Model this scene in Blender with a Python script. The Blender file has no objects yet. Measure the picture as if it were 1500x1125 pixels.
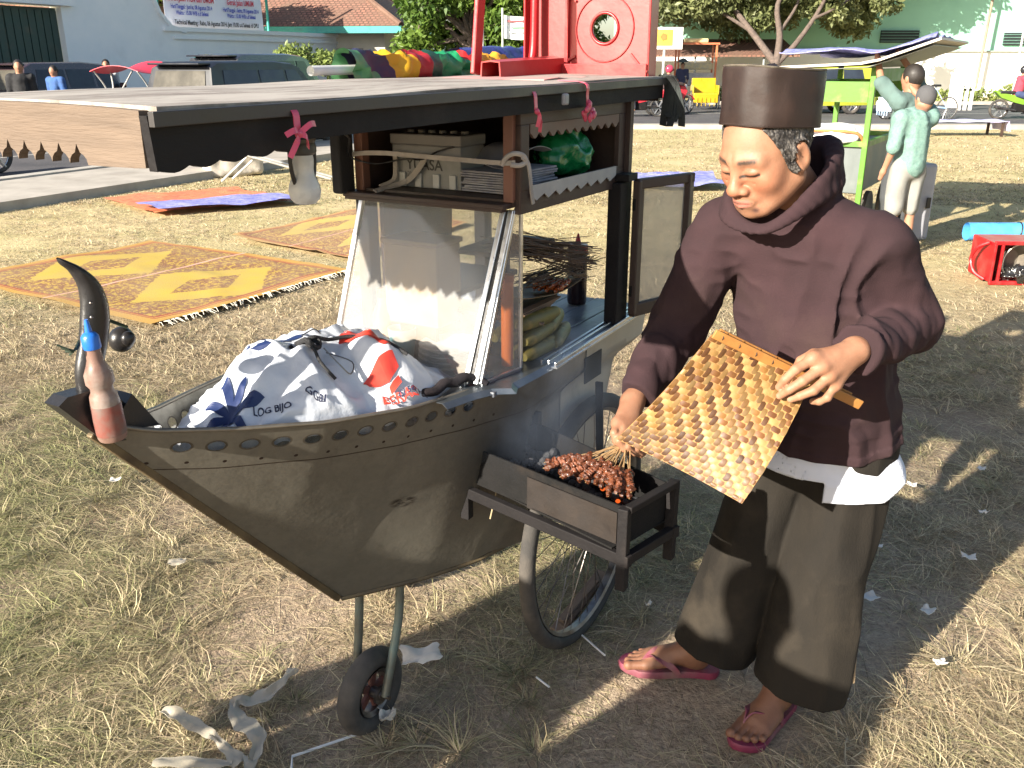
import bpy, bmesh, math, random
import numpy as np
from mathutils import Vector, Matrix, noise as mnoise
R = math.radians
rng = np.random.default_rng(7)
random.seed(7)

# ---------------------------------------------------------------- camera, sky, sun, exposure
CAM_H = 1.62; F_PX = 1320.0; PITCH = math.atan(472 / 1320)
scn = bpy.context.scene
cam_d = bpy.data.cameras.new("camera"); cam = bpy.data.objects.new("camera", cam_d)
scn.collection.objects.link(cam); scn.camera = cam
cam.location = (0, 0, CAM_H); cam.rotation_euler = (R(90) - PITCH, 0, 0)
cam_d.sensor_width = 36; cam_d.lens = F_PX / 1500 * 36
cam_d.clip_start = .05; cam_d.clip_end = 600
SUN_EL = 22.5; SUN_AZ = 45.5      # sun stands behind and left of the camera
w = bpy.data.worlds.new("World"); scn.world = w; w.use_nodes = True
nt = w.node_tree; bg = nt.nodes["Background"]
sky = nt.nodes.new("ShaderNodeTexSky"); sky.sky_type = 'NISHITA'; sky.sun_disc = False
sky.sun_elevation = R(SUN_EL); sky.sun_rotation = R(180 + SUN_AZ); sky.dust_density = 1.6
nt.links.new(sky.outputs[0], bg.inputs[0]); bg.inputs[1].default_value = .072
sd = bpy.data.lights.new("sun", 'SUN'); so = bpy.data.objects.new("sun", sd); scn.collection.objects.link(so)
sd.energy = 5.0; sd.angle = R(.5); sd.color = (1, .92, .79)
tosun = Vector((-math.sin(R(SUN_AZ)) * math.cos(R(SUN_EL)), -math.cos(R(SUN_AZ)) * math.cos(R(SUN_EL)), math.sin(R(SUN_EL))))
so.rotation_euler = tosun.to_track_quat('Z', 'Y').to_euler()
vs = scn.view_settings; vs.view_transform = 'Standard'; vs.look = 'None'; vs.gamma = 1; vs.exposure = 1.6; vs.use_curve_mapping = False
scn.cycles.max_bounces = 8; scn.cycles.transparent_max_bounces = 24; scn.cycles.volume_bounces = 0
try: scn.cycles.volume_step_rate = 2.0
except Exception: pass

# ---------------------------------------------------------------- pixel helpers (photo pixel -> world point at a given height or distance)
_c, _s = math.cos(PITCH), math.sin(PITCH)
def _ray(px, py):
    u, v = px - 750, 562.5 - py
    return np.array([u, F_PX * _c + v * _s, -(F_PX * _s - v * _c)])
def at(px, py, z=None, y=None):
    r = _ray(px, py)
    t = (z - CAM_H) / r[2] if y is None else y / r[1]
    return np.array([0, 0, CAM_H]) + r * t

# ---------------------------------------------------------------- object helpers
COL = scn.collection
def tag(o, label=None, cat=None, group=None, kind=None):
    if label: o["label"] = label
    if cat: o["category"] = cat
    if group: o["group"] = group
    if kind: o["kind"] = kind
    return o
def empty(name, loc=(0, 0, 0), rz=0, label=None, cat=None, group=None):
    o = bpy.data.objects.new(name, None); COL.objects.link(o)
    o.location = [float(q) for q in loc]; o.rotation_euler = (0, 0, rz); o.empty_display_size = .1
    return tag(o, label, cat, group)
def copy_tree(o, parent=None):
    c = o.copy(); COL.objects.link(c)
    if parent: c.parent = parent
    for ch in list(o.children): copy_tree(ch, c)
    return c
def newobj(name, verts, faces, m, parent=None, smooth=False, col=None, auto=None):
    me = bpy.data.meshes.new(name)
    verts = np.asarray(verts, dtype=np.float32)
    if isinstance(faces, np.ndarray):
        n, k = faces.shape
        me.vertices.add(len(verts)); me.vertices.foreach_set("co", verts.ravel())
        me.loops.add(n * k); me.loops.foreach_set("vertex_index", faces.astype(np.int32).ravel())
        me.polygons.add(n); me.polygons.foreach_set("loop_start", np.arange(0, n * k, k, dtype=np.int32))
        me.update(calc_edges=True); me.validate()
    else:
        me.from_pydata([tuple(map(float, q)) for q in verts], [], faces); me.validate(); me.update()
    if smooth: me.polygons.foreach_set("use_smooth", np.ones(len(me.polygons), dtype=bool))
    if col is not None:
        a = me.color_attributes.new("Col", 'FLOAT_COLOR', 'POINT')
        cc = np.ones((len(verts), 4), dtype=np.float32); cc[:, :3] = col
        a.data.foreach_set("color", cc.ravel())
    me.materials.append(m)
    o = bpy.data.objects.new(name, me); COL.objects.link(o)
    if parent: o.parent = parent
    if auto is not None: sharp(me, auto)
    return o
def sharp(me, deg):
    bm = bmesh.new(); bm.from_mesh(me)
    for f in bm.faces: f.smooth = True
    lim = R(deg)
    for e in bm.edges:
        if len(e.link_faces) == 2 and e.calc_face_angle(0) > lim: e.smooth = False
    bm.to_mesh(me); bm.free()

def frame_of(d):
    d = Vector(d).normalized(); up = Vector((0, 0, 1)) if abs(d.z) < .95 else Vector((1, 0, 0))
    x = d.cross(up).normalized(); return x, d.cross(x).normalized(), d

class MB:
    """collects shapes into one mesh"""
    def __init__(s): s.v = []; s.f = []; s.c = []; s.cur = None
    def add(s, v, f):
        b = len(s.v); s.v += [tuple(q) for q in v]; s.f += [tuple(i + b for i in q) for q in f]
        if s.cur is not None: s.c += [s.cur] * len(v)
        return s
    def box(s, c, d, rz=0, rot=None, bev=0):
        hx, hy, hz = [q / 2 for q in d]; b = min(bev, hx * .9, hy * .9, hz * .9)
        if b > 0:
            bm = bmesh.new(); bmesh.ops.create_cube(bm, size=1)
            for q in bm.verts: q.co = Vector((q.co.x * d[0], q.co.y * d[1], q.co.z * d[2]))
            bmesh.ops.bevel(bm, geom=bm.edges[:], offset=b, segments=2, affect='EDGES', profile=.5)
            vs_ = [q.co.copy() for q in bm.verts]; fs = [[q.index for q in f.verts] for f in bm.faces]; bm.free()
        else:
            vs_ = [Vector((x, y, z)) for x in (-hx, hx) for y in (-hy, hy) for z in (-hz, hz)]
            fs = [(0, 1, 3, 2), (4, 6, 7, 5), (0, 4, 5, 1), (2, 3, 7, 6), (0, 2, 6, 4), (1, 5, 7, 3)]
        M = rot if rot is not None else Matrix.Rotation(rz, 3, 'Z')
        C = Vector([float(q) for q in c]); return s.add([M @ q + C for q in vs_], fs)
    def bar(s, p, q, w, h, up=(0, 0, 1), bev=0):
        p, q = Vector([float(i) for i in p]), Vector([float(i) for i in q]); d = q - p; L = d.length; d.normalize()
        up = Vector(up)
        if abs(d.dot(up)) > .98: up = Vector((1, 0, 0))
        y = up.cross(d).normalized(); z = d.cross(y)
        return s.box((p + q) / 2, (L, w, h), rot=Matrix((d, y, z)).transposed(), bev=bev)
    def cyl(s, p, q, r0, r1=None, n=16, caps=True):
        if r1 is None: r1 = r0
        p, q = Vector([float(i) for i in p]), Vector([float(i) for i in q]); x, y, _ = frame_of(q - p)
        vs_ = []
        for c, r in ((p, r0), (q, r1)):
            for i in range(n):
                a = 2 * math.pi * i / n; vs_.append(c + x * (r * math.cos(a)) + y * (r * math.sin(a)))
        fs = [(i, (i + 1) % n, n + (i + 1) % n, n + i) for i in range(n)]
        if caps: fs += [tuple(range(n - 1, -1, -1)), tuple(range(n, 2 * n))]
        return s.add(vs_, fs)
    def tube(s, pts, r, n=8, closed=False, sub=0):
        pts = [Vector([float(i) for i in q]) for q in pts]
        if sub: pts = spline(pts, sub, closed)
        N = len(pts); rs = r if hasattr(r, '__len__') else [r] * N
        if len(rs) != N: rs = np.interp(np.linspace(0, 1, N), np.linspace(0, 1, len(rs)), rs)
        vs_ = []; px = None
        for i, p in enumerate(pts):
            if closed: d = pts[(i + 1) % N] - pts[i - 1]
            else: d = pts[min(i + 1, N - 1)] - pts[max(i - 1, 0)]
            if d.length < 1e-9: d = Vector((0, 0, 1))
            d.normalize()
            if px is None: px = frame_of(d)[0]
            px = (px - d * px.dot(d)); px = px.normalized() if px.length > 1e-6 else frame_of(d)[0]
            py = d.cross(px)
            for k in range(n):
                a = 2 * math.pi * k / n; vs_.append(p + (px * math.cos(a) + py * math.sin(a)) * float(rs[i]))
        fs = []
        for i in range(N if closed else N - 1):
            j = (i + 1) % N
            fs += [(i * n + k, i * n + (k + 1) % n, j * n + (k + 1) % n, j * n + k) for k in range(n)]
        if not closed: fs += [tuple(range(n - 1, -1, -1)), tuple((N - 1) * n + k for k in range(n))]
        return s.add(vs_, fs)
    def ribbon(s, pts, wid, th, side=(0, 0, 1), sub=0):
        """flat strap along pts; side = direction of its width (one or per point)"""
        pts = [Vector([float(i) for i in q]) for q in pts]
        if sub: pts = spline(pts, sub)
        N = len(pts); sd_ = [Vector(side)] * N if not hasattr(side[0], '__len__') else [Vector(side[min(int(i * len(side) / N), len(side) - 1)]) for i in range(N)]
        vs_ = []
        for i, p in enumerate(pts):
            d = (pts[min(i + 1, N - 1)] - pts[max(i - 1, 0)]).normalized(); w_ = (sd_[i] - d * sd_[i].dot(d)).normalized(); n_ = d.cross(w_)
            for a, b in ((-1, -1), (1, -1), (1, 1), (-1, 1)): vs_.append(p + w_ * (a * wid / 2) + n_ * (b * th / 2))
        fs = []
        for i in range(N - 1):
            for k in range(4): fs.append((i * 4 + k, i * 4 + (k + 1) % 4, i * 4 + 4 + (k + 1) % 4, i * 4 + 4 + k))
        fs += [(3, 2, 1, 0), tuple((N - 1) * 4 + k for k in range(4))]
        return s.add(vs_, fs)
    def lathe(s, prof, c=(0, 0, 0), n=24, axis=(0, 0, 1), ax_x=None):
        x, y, z = frame_of(axis); c = Vector([float(i) for i in c]); vs_ = []
        for r, h in prof:
            for i in range(n):
                a = 2 * math.pi * i / n; vs_.append(c + z * h + x * (r * math.cos(a)) + y * (r * math.sin(a)))
        m = len(prof); fs = []
        for j in range(m - 1):
            for i in range(n): fs.append((j * n + i, j * n + (i + 1) % n, (j + 1) * n + (i + 1) % n, (j + 1) * n + i))
        fs += [tuple(range(n - 1, -1, -1)), tuple((m - 1) * n + i for i in range(n))]
        return s.add(vs_, fs)
    def prism(s, poly, o, u, v, th, bothn=None):
        """2D polygon (convex or not) spanned by u, v at o, thickness th along u x v"""
        o, u, v = Vector([float(i) for i in o]), Vector(u), Vector(v); n_ = u.cross(v).normalized() * th
        k = len(poly); A = [o + u * a + v * b for a, b in poly]
        vs_ = A + [q + n_ for q in A]
        fs = [tuple(range(k - 1, -1, -1)), tuple(range(k, 2 * k))] + [(i, (i + 1) % k, k + (i + 1) % k, k + i) for i in range(k)]
        return s.add(vs_, fs)
    def grid(s, P, closed_u=False, closed_v=False):
        P = np.asarray(P); nu, nv = P.shape[:2]; fs = []
        for i in range(nu if closed_u else nu - 1):
            for j in range(nv if closed_v else nv - 1):
                a, b = (i + 1) % nu, (j + 1) % nv
                fs.append((i * nv + j, a * nv + j, a * nv + b, i * nv + b))
        return s.add(P.reshape(-1, 3).tolist(), fs)
    def sheet(s, P, th):
        """thick sheet from a grid of points"""
        P = np.asarray(P, dtype=float); du = np.gradient(P, axis=0); dv = np.gradient(P, axis=1); n_ = np.cross(du, dv)
        n_ /= np.linalg.norm(n_, axis=2, keepdims=True) + 1e-12
        nu, nv = P.shape[:2]; Q = P - n_ * th; fs = []; N = nu * nv
        for i in range(nu - 1):
            for j in range(nv - 1):
                q = (i * nv + j, (i + 1) * nv + j, (i + 1) * nv + j + 1, i * nv + j + 1)
                fs += [q, tuple(N + t for t in q[::-1])]
        for i in range(nu - 1):
            fs += [(i * nv, N + i * nv, N + (i + 1) * nv, (i + 1) * nv)]; k = nv - 1
            fs += [(i * nv + k, (i + 1) * nv + k, N + (i + 1) * nv + k, N + i * nv + k)]
        for j in range(nv - 1):
            fs += [(j, j + 1, N + j + 1, N + j)]; k = (nu - 1) * nv
            fs += [(k + j, N + k + j, N + k + j + 1, k + j + 1)]
        return s.add(np.concatenate([P.reshape(-1, 3), Q.reshape(-1, 3)]).tolist(), fs)
    def ell(s, c, r, rot=None, nu=16, nv=10):
        M = rot if rot is not None else Matrix.Identity(3); C = Vector([float(i) for i in c]); vs_ = []; fs = []
        for j in range(1, nv):
            t = math.pi * j / nv
            for i in range(nu):
                a = 2 * math.pi * i / nu; vs_.append(C + M @ Vector((r[0] * math.sin(t) * math.cos(a), r[1] * math.sin(t) * math.sin(a), r[2] * math.cos(t))))
        for j in range(nv - 2):
            for i in range(nu): fs.append((j * nu + i, (j + 1) * nu + i, (j + 1) * nu + (i + 1) % nu, j * nu + (i + 1) % nu))
        k = len(vs_); vs_ += [C + M @ Vector((0, 0, r[2])), C - M @ Vector((0, 0, r[2]))]
        for i in range(nu): fs += [(k, i, (i + 1) % nu), (k + 1, (nv - 2) * nu + (i + 1) % nu, (nv - 2) * nu + i)]
        return s.add(vs_, fs)
    def build(s, name, m, parent=None, smooth=None, label=None, kind=None):
        if not s.v: return None
        o = newobj(name, np.array([tuple(q) for q in s.v], dtype=np.float32), s.f, m, parent, col=np.array(s.c) if s.c else None)
        bm = bmesh.new(); bm.from_mesh(o.data); bmesh.ops.recalc_face_normals(bm, faces=bm.faces[:]); bm.to_mesh(o.data); bm.free()
        if smooth: sharp(o.data, smooth if smooth is not True else 180)
        if label: o["label"] = label
        if kind: o["kind"] = kind
        return o
def spline(pts, sub, closed=False):
    out = []; N = len(pts); rng_ = range(N if closed else N - 1)
    for i in rng_:
        p0, p1, p2, p3 = (pts[(i - 1) % N] if closed or i > 0 else pts[0]), pts[i], pts[(i + 1) % N], (pts[(i + 2) % N] if closed or i + 2 < N else pts[-1])
        for k in range(sub):
            t = k / sub; out.append(.5 * ((2 * p1) + (p2 - p0) * t + (2 * p0 - 5 * p1 + 4 * p2 - p3) * t * t + (3 * p1 - p0 - 3 * p2 + p3) * t ** 3))
    if not closed: out.append(pts[-1])
    return out
def text_mesh(txt, size, bold=0.0, sx=1.0, res=3):
    c = bpy.data.curves.new("t", 'FONT'); c.body = txt; c.size = size; c.offset = bold; c.align_x = 'CENTER'; c.align_y = 'CENTER'; c.resolution_u = res
    o = bpy.data.objects.new("t", c); me = bpy.data.meshes.new_from_object(o)
    v = np.array([q.co[:] for q in me.vertices]); f = [tuple(p.vertices) for p in me.polygons]
    bpy.data.objects.remove(o); bpy.data.curves.remove(c); bpy.data.meshes.remove(me)
    if len(v): v[:, 0] *= sx
    return v, f
def text_on(mb, txt, size, o, u, v, bold=0.0, sx=1.0):
    V, F = text_mesh(txt, size, bold, sx)
    if len(V) == 0: return mb
    o, u, v = np.array(o, float), np.array(u, float), np.array(v, float)
    return mb.add((o + V[:, :1] * u + V[:, 1:2] * v).tolist(), F)

# ---------------------------------------------------------------- materials
def _new(name):
    m = bpy.data.materials.new(name); m.use_nodes = True; return m, m.node_tree, m.node_tree.nodes["Principled BSDF"]
def nd(nt, t, **k):
    n = nt.nodes.new(t)
    for a, b in k.items():
        if hasattr(n, a): setattr(n, a, b)
    return n
def setin(n, k, v):
    if k in n.inputs: n.inputs[k].default_value = v
def rgb(c): return (c[0], c[1], c[2], 1)
def noise_fac(nt, scale, detail=4, rough=.6, lo=.3, hi=.7, coord='Object', stretch=None, seed=0):
    tc = nd(nt, "ShaderNodeTexCoord"); mp = nd(nt, "ShaderNodeMapping"); nt.links.new(tc.outputs[coord], mp.inputs[0])
    if stretch: mp.inputs["Scale"].default_value = stretch
    mp.inputs["Location"].default_value = (seed * 1.7, seed * 2.3, seed * .9)
    n = nd(nt, "ShaderNodeTexNoise"); n.inputs["Scale"].default_value = scale; n.inputs["Detail"].default_value = detail; n.inputs["Roughness"].default_value = rough
    nt.links.new(mp.outputs[0], n.inputs["Vector"])
    r = nd(nt, "ShaderNodeMapRange"); r.inputs[1].default_value = lo; r.inputs[2].default_value = hi
    nt.links.new(n.outputs[0], r.inputs[0]); return r.outputs[0], n.outputs[0]
def mix(nt, fac, a, b, mode='MIX'):
    n = nd(nt, "ShaderNodeMix"); n.data_type = 'RGBA'; n.blend_type = mode; n.clamp_factor = True
    for s_, k in ((fac, 0), (a, 6), (b, 7)):
        if isinstance(s_, (int, float)): n.inputs[k].default_value = s_
        elif isinstance(s_, tuple): n.inputs[k].default_value = rgb(s_)
        else: nt.links.new(s_, n.inputs[k])
    return n.outputs[2]
def M(name, c1, c2=None, scale=6, rough=.6, metal=0, bump=.15, bscale=40, dirt=None, dscale=3, dlo=.55, dhi=.8, stretch=None, spec=.5, trans=0, alpha=1, emit=None, attr=False, sheen=0, sss=0, coat=0, rvar=.12, bdist=.004):
    m, nt, b = _new(name)
    c2 = c2 or tuple(q * .72 for q in c1)
    fac, raw = noise_fac(nt, scale, stretch=stretch)
    base = mix(nt, fac, tuple(c2), tuple(c1))
    if attr:
        a = nd(nt, "ShaderNodeAttribute"); a.attribute_name = "Col"; base = mix(nt, 1.0, a.outputs["Color"], base, 'MULTIPLY')
    if dirt:
        df, _ = noise_fac(nt, dscale, detail=6, lo=dlo, hi=dhi, seed=5); base = mix(nt, df, base, tuple(dirt))
    nt.links.new(base, b.inputs["Base Color"])
    rr = nd(nt, "ShaderNodeMapRange"); rr.inputs[3].default_value = max(.03, rough - rvar); rr.inputs[4].default_value = min(1, rough + rvar)
    nt.links.new(fac, rr.inputs[0]); nt.links.new(rr.outputs[0], b.inputs["Roughness"])
    setin(b, "Metallic", metal); setin(b, "Specular IOR Level", spec); setin(b, "Transmission Weight", trans); setin(b, "Alpha", alpha)
    setin(b, "Sheen Weight", sheen); setin(b, "Subsurface Weight", sss); setin(b, "Coat Weight", coat)
    if sss: b.inputs["Subsurface Radius"].default_value = (.9, .35, .2); setin(b, "Subsurface Scale", .006)
    if emit: b.inputs["Emission Color"].default_value = rgb(emit[0]); b.inputs["Emission Strength"].default_value = emit[1]
    if bump:
        _, bn = noise_fac(nt, bscale, detail=5, stretch=stretch, seed=3); bp = nd(nt, "ShaderNodeBump"); bp.inputs["Strength"].default_value = bump; bp.inputs["Distance"].default_value = bdist
        nt.links.new(bn, bp.inputs["Height"]); nt.links.new(bp.outputs[0], b.inputs["Normal"])
    return m
def glass(name, tint=(.9, .93, .92), alpha=.35, rough=.05):
    m, nt, b = _new(name); b.inputs["Base Color"].default_value = rgb(tint); b.inputs["Roughness"].default_value = rough; setin(b, "Alpha", alpha); setin(b, "Specular IOR Level", .8)
    return m
# ---------------------------------------------------------------- signed distance modelling of organic shapes (sparse surface nets)
f32 = np.float32
def V3(*a): return np.array(a, dtype=f32)
def smin(a, b, k):
    if k <= 0: return np.minimum(a, b)
    h = np.maximum(k - np.abs(a - b), 0) / k; return np.minimum(a, b) - h * h * k * .25
def smax(a, b, k): return -smin(-a, -b, k)
def s_sph(p, c, r): return np.linalg.norm(p - V3(*c), axis=-1) - r
def s_cap(p, a, b, r0, r1=None):
    """tapered capsule"""
    if r1 is None: r1 = r0
    a = np.asarray(a, f32); b = np.asarray(b, f32); ba = b - a; pa = p - a
    h = np.clip(pa @ ba / max(float(ba @ ba), 1e-12), 0, 1)
    return np.linalg.norm(pa - h[..., None] * ba, axis=-1) - (r0 + (r1 - r0) * h)
def s_ell(p, c, r, rot=None):
    q = p - np.asarray(c, f32)
    if rot is not None: q = q @ rot           # columns of rot = local axes in world
    r = np.asarray(r, f32); k0 = np.linalg.norm(q / r, axis=-1); k1 = np.linalg.norm(q / (r * r), axis=-1)
    return k0 * (k0 - 1) / np.maximum(k1, 1e-9)
def s_box(p, c, h, rot=None, rad=0.0):
    q = p - np.asarray(c, f32)
    if rot is not None: q = q @ rot
    q = np.abs(q) - np.asarray(h, f32) + rad
    return np.linalg.norm(np.maximum(q, 0), axis=-1) + np.minimum(q.max(-1), 0) - rad
def axes(F, U=(0, 0, 1)):
    """rotation whose columns are: left, forward, up"""
    F = np.asarray(F, float); F = F / np.linalg.norm(F); U = np.asarray(U, float); L = np.cross(U, F); L /= np.linalg.norm(L); U = np.cross(F, L)
    return np.stack([L, F, U], 1).astype(f32)
def sdf_mesh(fn, lo, hi, h, nb=12):
    """fn(p (...,3)) -> distance.  returns verts, quads"""
    lo = np.asarray(lo, f32); hi = np.asarray(hi, f32); nblk = np.ceil((hi - lo) / (h * nb)).astype(int)
    bi = np.stack(np.meshgrid(*[np.arange(n) for n in nblk], indexing='ij'), -1).reshape(-1, 3)
    cen = lo + (bi + .5).astype(f32) * (h * nb)
    d = fn(cen); keep = bi[np.abs(d) < h * nb * 1.25 + 3 * h + .015]
    D = nblk * nb + 2; keys = []; pts = []; faces = []
    g = np.arange(nb + 1)
    G = np.stack(np.meshgrid(g, g, g, indexing='ij'), -1)
    CH = 150
    corner = [(i, j, k) for i in (0, 1) for j in (0, 1) for k in (0, 1)]
    edges = [(a, b) for a in range(8) for b in range(a + 1, 8) if sum(abs(corner[a][t] - corner[b][t]) for t in range(3)) == 1]
    ek = []; 
    for st in range(0, len(keep), CH):
        kb = keep[st:st + CH]; idx = kb[:, None, None, None, :] * nb + G[None]
        P = lo + idx.astype(f32) * h; val = fn(P.reshape(-1, 3)).reshape(P.shape[:-1])
        s_ = val < 0
        cv = [val[:, c[0]:nb + c[0], c[1]:nb + c[1], c[2]:nb + c[2]] for c in corner]
        cs = [q < 0 for q in cv]; tot = sum(q.astype(np.int8) for q in cs); act = (tot > 0) & (tot < 8)
        w_ = np.nonzero(act)
        if len(w_[0]) == 0: continue
        base = idx[:, :nb, :nb, :nb][w_]; vals = np.stack([q[w_] for q in cv], -1)
        acc = np.zeros((len(base), 3), f32); cnt = np.zeros(len(base), f32)
        for a, b in edges:
            va, vb = vals[:, a], vals[:, b]; cr = (va < 0) != (vb < 0); t = np.where(cr, va / np.where(cr, va - vb, 1), 0)
            pa = np.array(corner[a], f32); pb = np.array(corner[b], f32)
            acc += np.where(cr[:, None], pa + t[:, None] * (pb - pa), 0); cnt += cr
        pts.append(lo + (base + acc / cnt[:, None]) * h)
        keys.append((base[:, 0].astype(np.int64) * D[1] + base[:, 1]) * D[2] + base[:, 2])
        for ax in range(3):
            o = [0, 0, 0]; o[ax] = 1; e = corner.index(tuple(o)); va = vals[:, 0] < 0; vb = vals[:, e] < 0; cr = va != vb
            if cr.any(): ek.append((ax, base[cr].astype(np.int64), va[cr]))
    keys = np.concatenate(keys); pts = np.concatenate(pts); srt = np.argsort(keys); ks = keys[srt]
    def look(b):
        k = (b[:, 0] * D[1] + b[:, 1]) * D[2] + b[:, 2]; i = np.searchsorted(ks, k); i = np.minimum(i, len(ks) - 1); ok = ks[i] == k
        return srt[i], ok
    F = []
    for ax, b, s0 in ek:
        u, v = (ax + 1) % 3, (ax + 2) % 3; du = np.zeros(3, np.int64); dv = np.zeros(3, np.int64); du[u] = 1; dv[v] = 1
        q = [look(b), look(b - du), look(b - du - dv), look(b - dv)]
        ok = q[0][1] & q[1][1] & q[2][1] & q[3][1]; Q = np.stack([t[0] for t in q], 1)
        Q = np.where(s0[:, None], Q, Q[:, ::-1]); F.append(Q[ok])
    return pts, np.concatenate(F)
def vnoise(p, s, seed=0):
    """smooth value noise, vectorised, about -1..1"""
    q = np.asarray(p, dtype=np.float64) * s + seed * 17.13; i = np.floor(q).astype(np.int64); f = q - i; f = f * f * (3 - 2 * f); r = 0
    n = q.shape[-1]
    for c in range(1 << n):
        o = [(c >> k) & 1 for k in range(n)]; h = np.zeros(q.shape[:-1], dtype=np.int64); wgt = 1.0
        for k in range(n): h = h * 73856093 + (i[..., k] + o[k]) * (19349663 + 83492791 * k) ; wgt = wgt * (f[..., k] if o[k] else 1 - f[..., k])
        h = (h ^ (h >> 13)) * 1274126177; h = (h ^ (h >> 16)) & 0xffffff
        r = r + wgt * (h / 8388607.5 - 1)
    return r.astype(f32)
def fbm(p, s, o=3, seed=0):
    return sum(vnoise(p, s * 2 ** k, seed + k) / 2 ** k for k in range(o)) / sum(1 / 2 ** k for k in range(o))
def sdf_obj(name, fn, lo, hi, h, m, parent=None, org=(0, 0, 0), colf=None):
    v, f = sdf_mesh(fn, lo, hi, h)
    c = colf(v) if colf else None
    return newobj(name, v - np.asarray(org, f32), f, m, parent, smooth=True, col=c)
# ================================================================ SETTING
# ---- ground
def ground_mat():
    m, nt, b = _new("dry_soil")
    f1, _ = noise_fac(nt, .7, 5, .6, .35, .65); f2, _ = noise_fac(nt, 9, 6, .7, .3, .7, seed=2); f3, _ = noise_fac(nt, 60, 4, .7, .3, .7, seed=4)
    c = mix(nt, f1, (.40, .30, .21), (.47, .37, .26)); c = mix(nt, f2, c, (.52, .42, .30)); c = mix(nt, f3, c, (.22, .16, .12))
    tc = nd(nt, "ShaderNodeTexCoord"); ln = nd(nt, "ShaderNodeVectorMath"); ln.operation = 'LENGTH'; nt.links.new(tc.outputs["Object"], ln.inputs[0])
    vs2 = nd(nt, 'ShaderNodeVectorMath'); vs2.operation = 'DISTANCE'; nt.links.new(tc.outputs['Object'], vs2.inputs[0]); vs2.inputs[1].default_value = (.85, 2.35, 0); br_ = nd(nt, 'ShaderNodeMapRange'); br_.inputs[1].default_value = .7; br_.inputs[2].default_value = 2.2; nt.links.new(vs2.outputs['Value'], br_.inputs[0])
    dkf = nd(nt, 'ShaderNodeMath'); dkf.operation = 'MULTIPLY'; nt.links.new(br_.outputs[0], dkf.inputs[0]); nt.links.new(f1, dkf.inputs[1]); c = mix(nt, dkf.outputs[0], c, (.19, .14, .095))  # soil colour darkened away from the bare patch, standing in for shade under grass
    far = nd(nt, "ShaderNodeMapRange"); far.inputs[1].default_value = 5; far.inputs[2].default_value = 9; nt.links.new(ln.outputs["Value"], far.inputs[0])
    g1, _ = noise_fac(nt, 1.3, 6, .65, .38, .62, seed=7); g2, _ = noise_fac(nt, 30, 5, .75, .35, .65, seed=8)
    gc = mix(nt, g1, (.60, .49, .29), (.36, .33, .16)); gc = mix(nt, g2, gc, (.48, .38, .20))
    c = mix(nt, far.outputs[0], c, gc)
    nt.links.new(c, b.inputs["Base Color"]); b.inputs["Roughness"].default_value = .95; setin(b, "Specular IOR Level", .15)
    bp = nd(nt, "ShaderNodeBump"); bp.inputs["Strength"].default_value = .6; bp.inputs["Distance"].default_value = .02
    nt.links.new(f2, bp.inputs["Height"]); bp2 = nd(nt, "ShaderNodeBump"); bp2.inputs["Strength"].default_value = .7; bp2.inputs["Distance"].default_value = .006
    nt.links.new(f3, bp2.inputs["Height"]); nt.links.new(bp.outputs[0], bp2.inputs["Normal"]); nt.links.new(bp2.outputs[0], b.inputs["Normal"])
    return m
_n = 130; gx = np.linspace(-1, 1, _n); gx = np.sign(gx) * (np.abs(gx) ** 3) * 260
GX, GY = np.meshgrid(gx, gx + 2, indexing='ij')
def gz(x, y):
    p = np.stack([np.asarray(x, float), np.asarray(y, float)], -1); d = np.hypot(x, y)
    return (.012 * vnoise(p, 3.1, 1) + .006 * vnoise(p, 11, 2)) * np.clip((7 - d) / 3, 0, 1) - .012
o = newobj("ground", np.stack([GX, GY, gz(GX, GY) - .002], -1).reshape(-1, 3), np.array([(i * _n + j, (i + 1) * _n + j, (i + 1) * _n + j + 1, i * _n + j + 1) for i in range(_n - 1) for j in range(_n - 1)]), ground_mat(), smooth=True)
tag(o, kind="structure")

asphalt = M("asphalt", (.085, .08, .085), (.05, .048, .052), 1.2, .9, bump=.3, bscale=90, dirt=(.13, .12, .105), dscale=.4, bdist=.01)
concrete = M("worn_concrete", (.42, .38, .33), (.30, .27, .23), 2.5, .9, bump=.3, bscale=25, dirt=(.24, .21, .17), dscale=1.5)
paint_w = M("road_paint", (.5, .48, .44), (.25, .24, .23), 6, .8, bump=.1)
RD = np.array([.414, .910]); RN = np.array([-.910, .414]); RP = np.array([-5.9, 15.0])   # left road: near kerb line, direction, left normal
def strip(name, off0, off1, t0, t1, z, m, kind="structure", th=None):
    a = [RP + RD * t + RN * q for t, q in ((t0, off0), (t1, off0), (t1, off1), (t0, off1))]
    mb = MB()
    if th: mb.add([(x, y, z) for x, y in a] + [(x, y, z - th) for x, y in a], [(0, 1, 2, 3), (7, 6, 5, 4), (0, 4, 5, 1), (1, 5, 6, 2), (2, 6, 7, 3), (3, 7, 4, 0)])
    else: mb.add([(x, y, z) for x, y in a], [(0, 1, 2, 3)])
    return tag(mb.build(name, m), kind=kind)
strip("road", .12, 7.6, -30, 14.5, .004, asphalt)
strip("pavement", -1.9, -.13, -30, 10.4, .10, concrete, th=.13)
strip("kerb", -.125, .115, -30, 10.4, .125, M("kerb_stone", (.46, .43, .38), (.25, .23, .2), 3, .9), th=.14)
strip("road_marking", 3.5, 3.62, -30, 9, .008, paint_w)
strip("far_pavement", 7.605, 9.9, -30, 22, .10, concrete, th=.13)
mb = MB(); mb.add([(-9, 24.6, .012), (90, 23.4, .012), (90, 37.5, .012), (-9, 37.5, .012)], [(0, 1, 2, 3)]); tag(mb.build("cross_road", asphalt), kind="structure")
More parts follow.
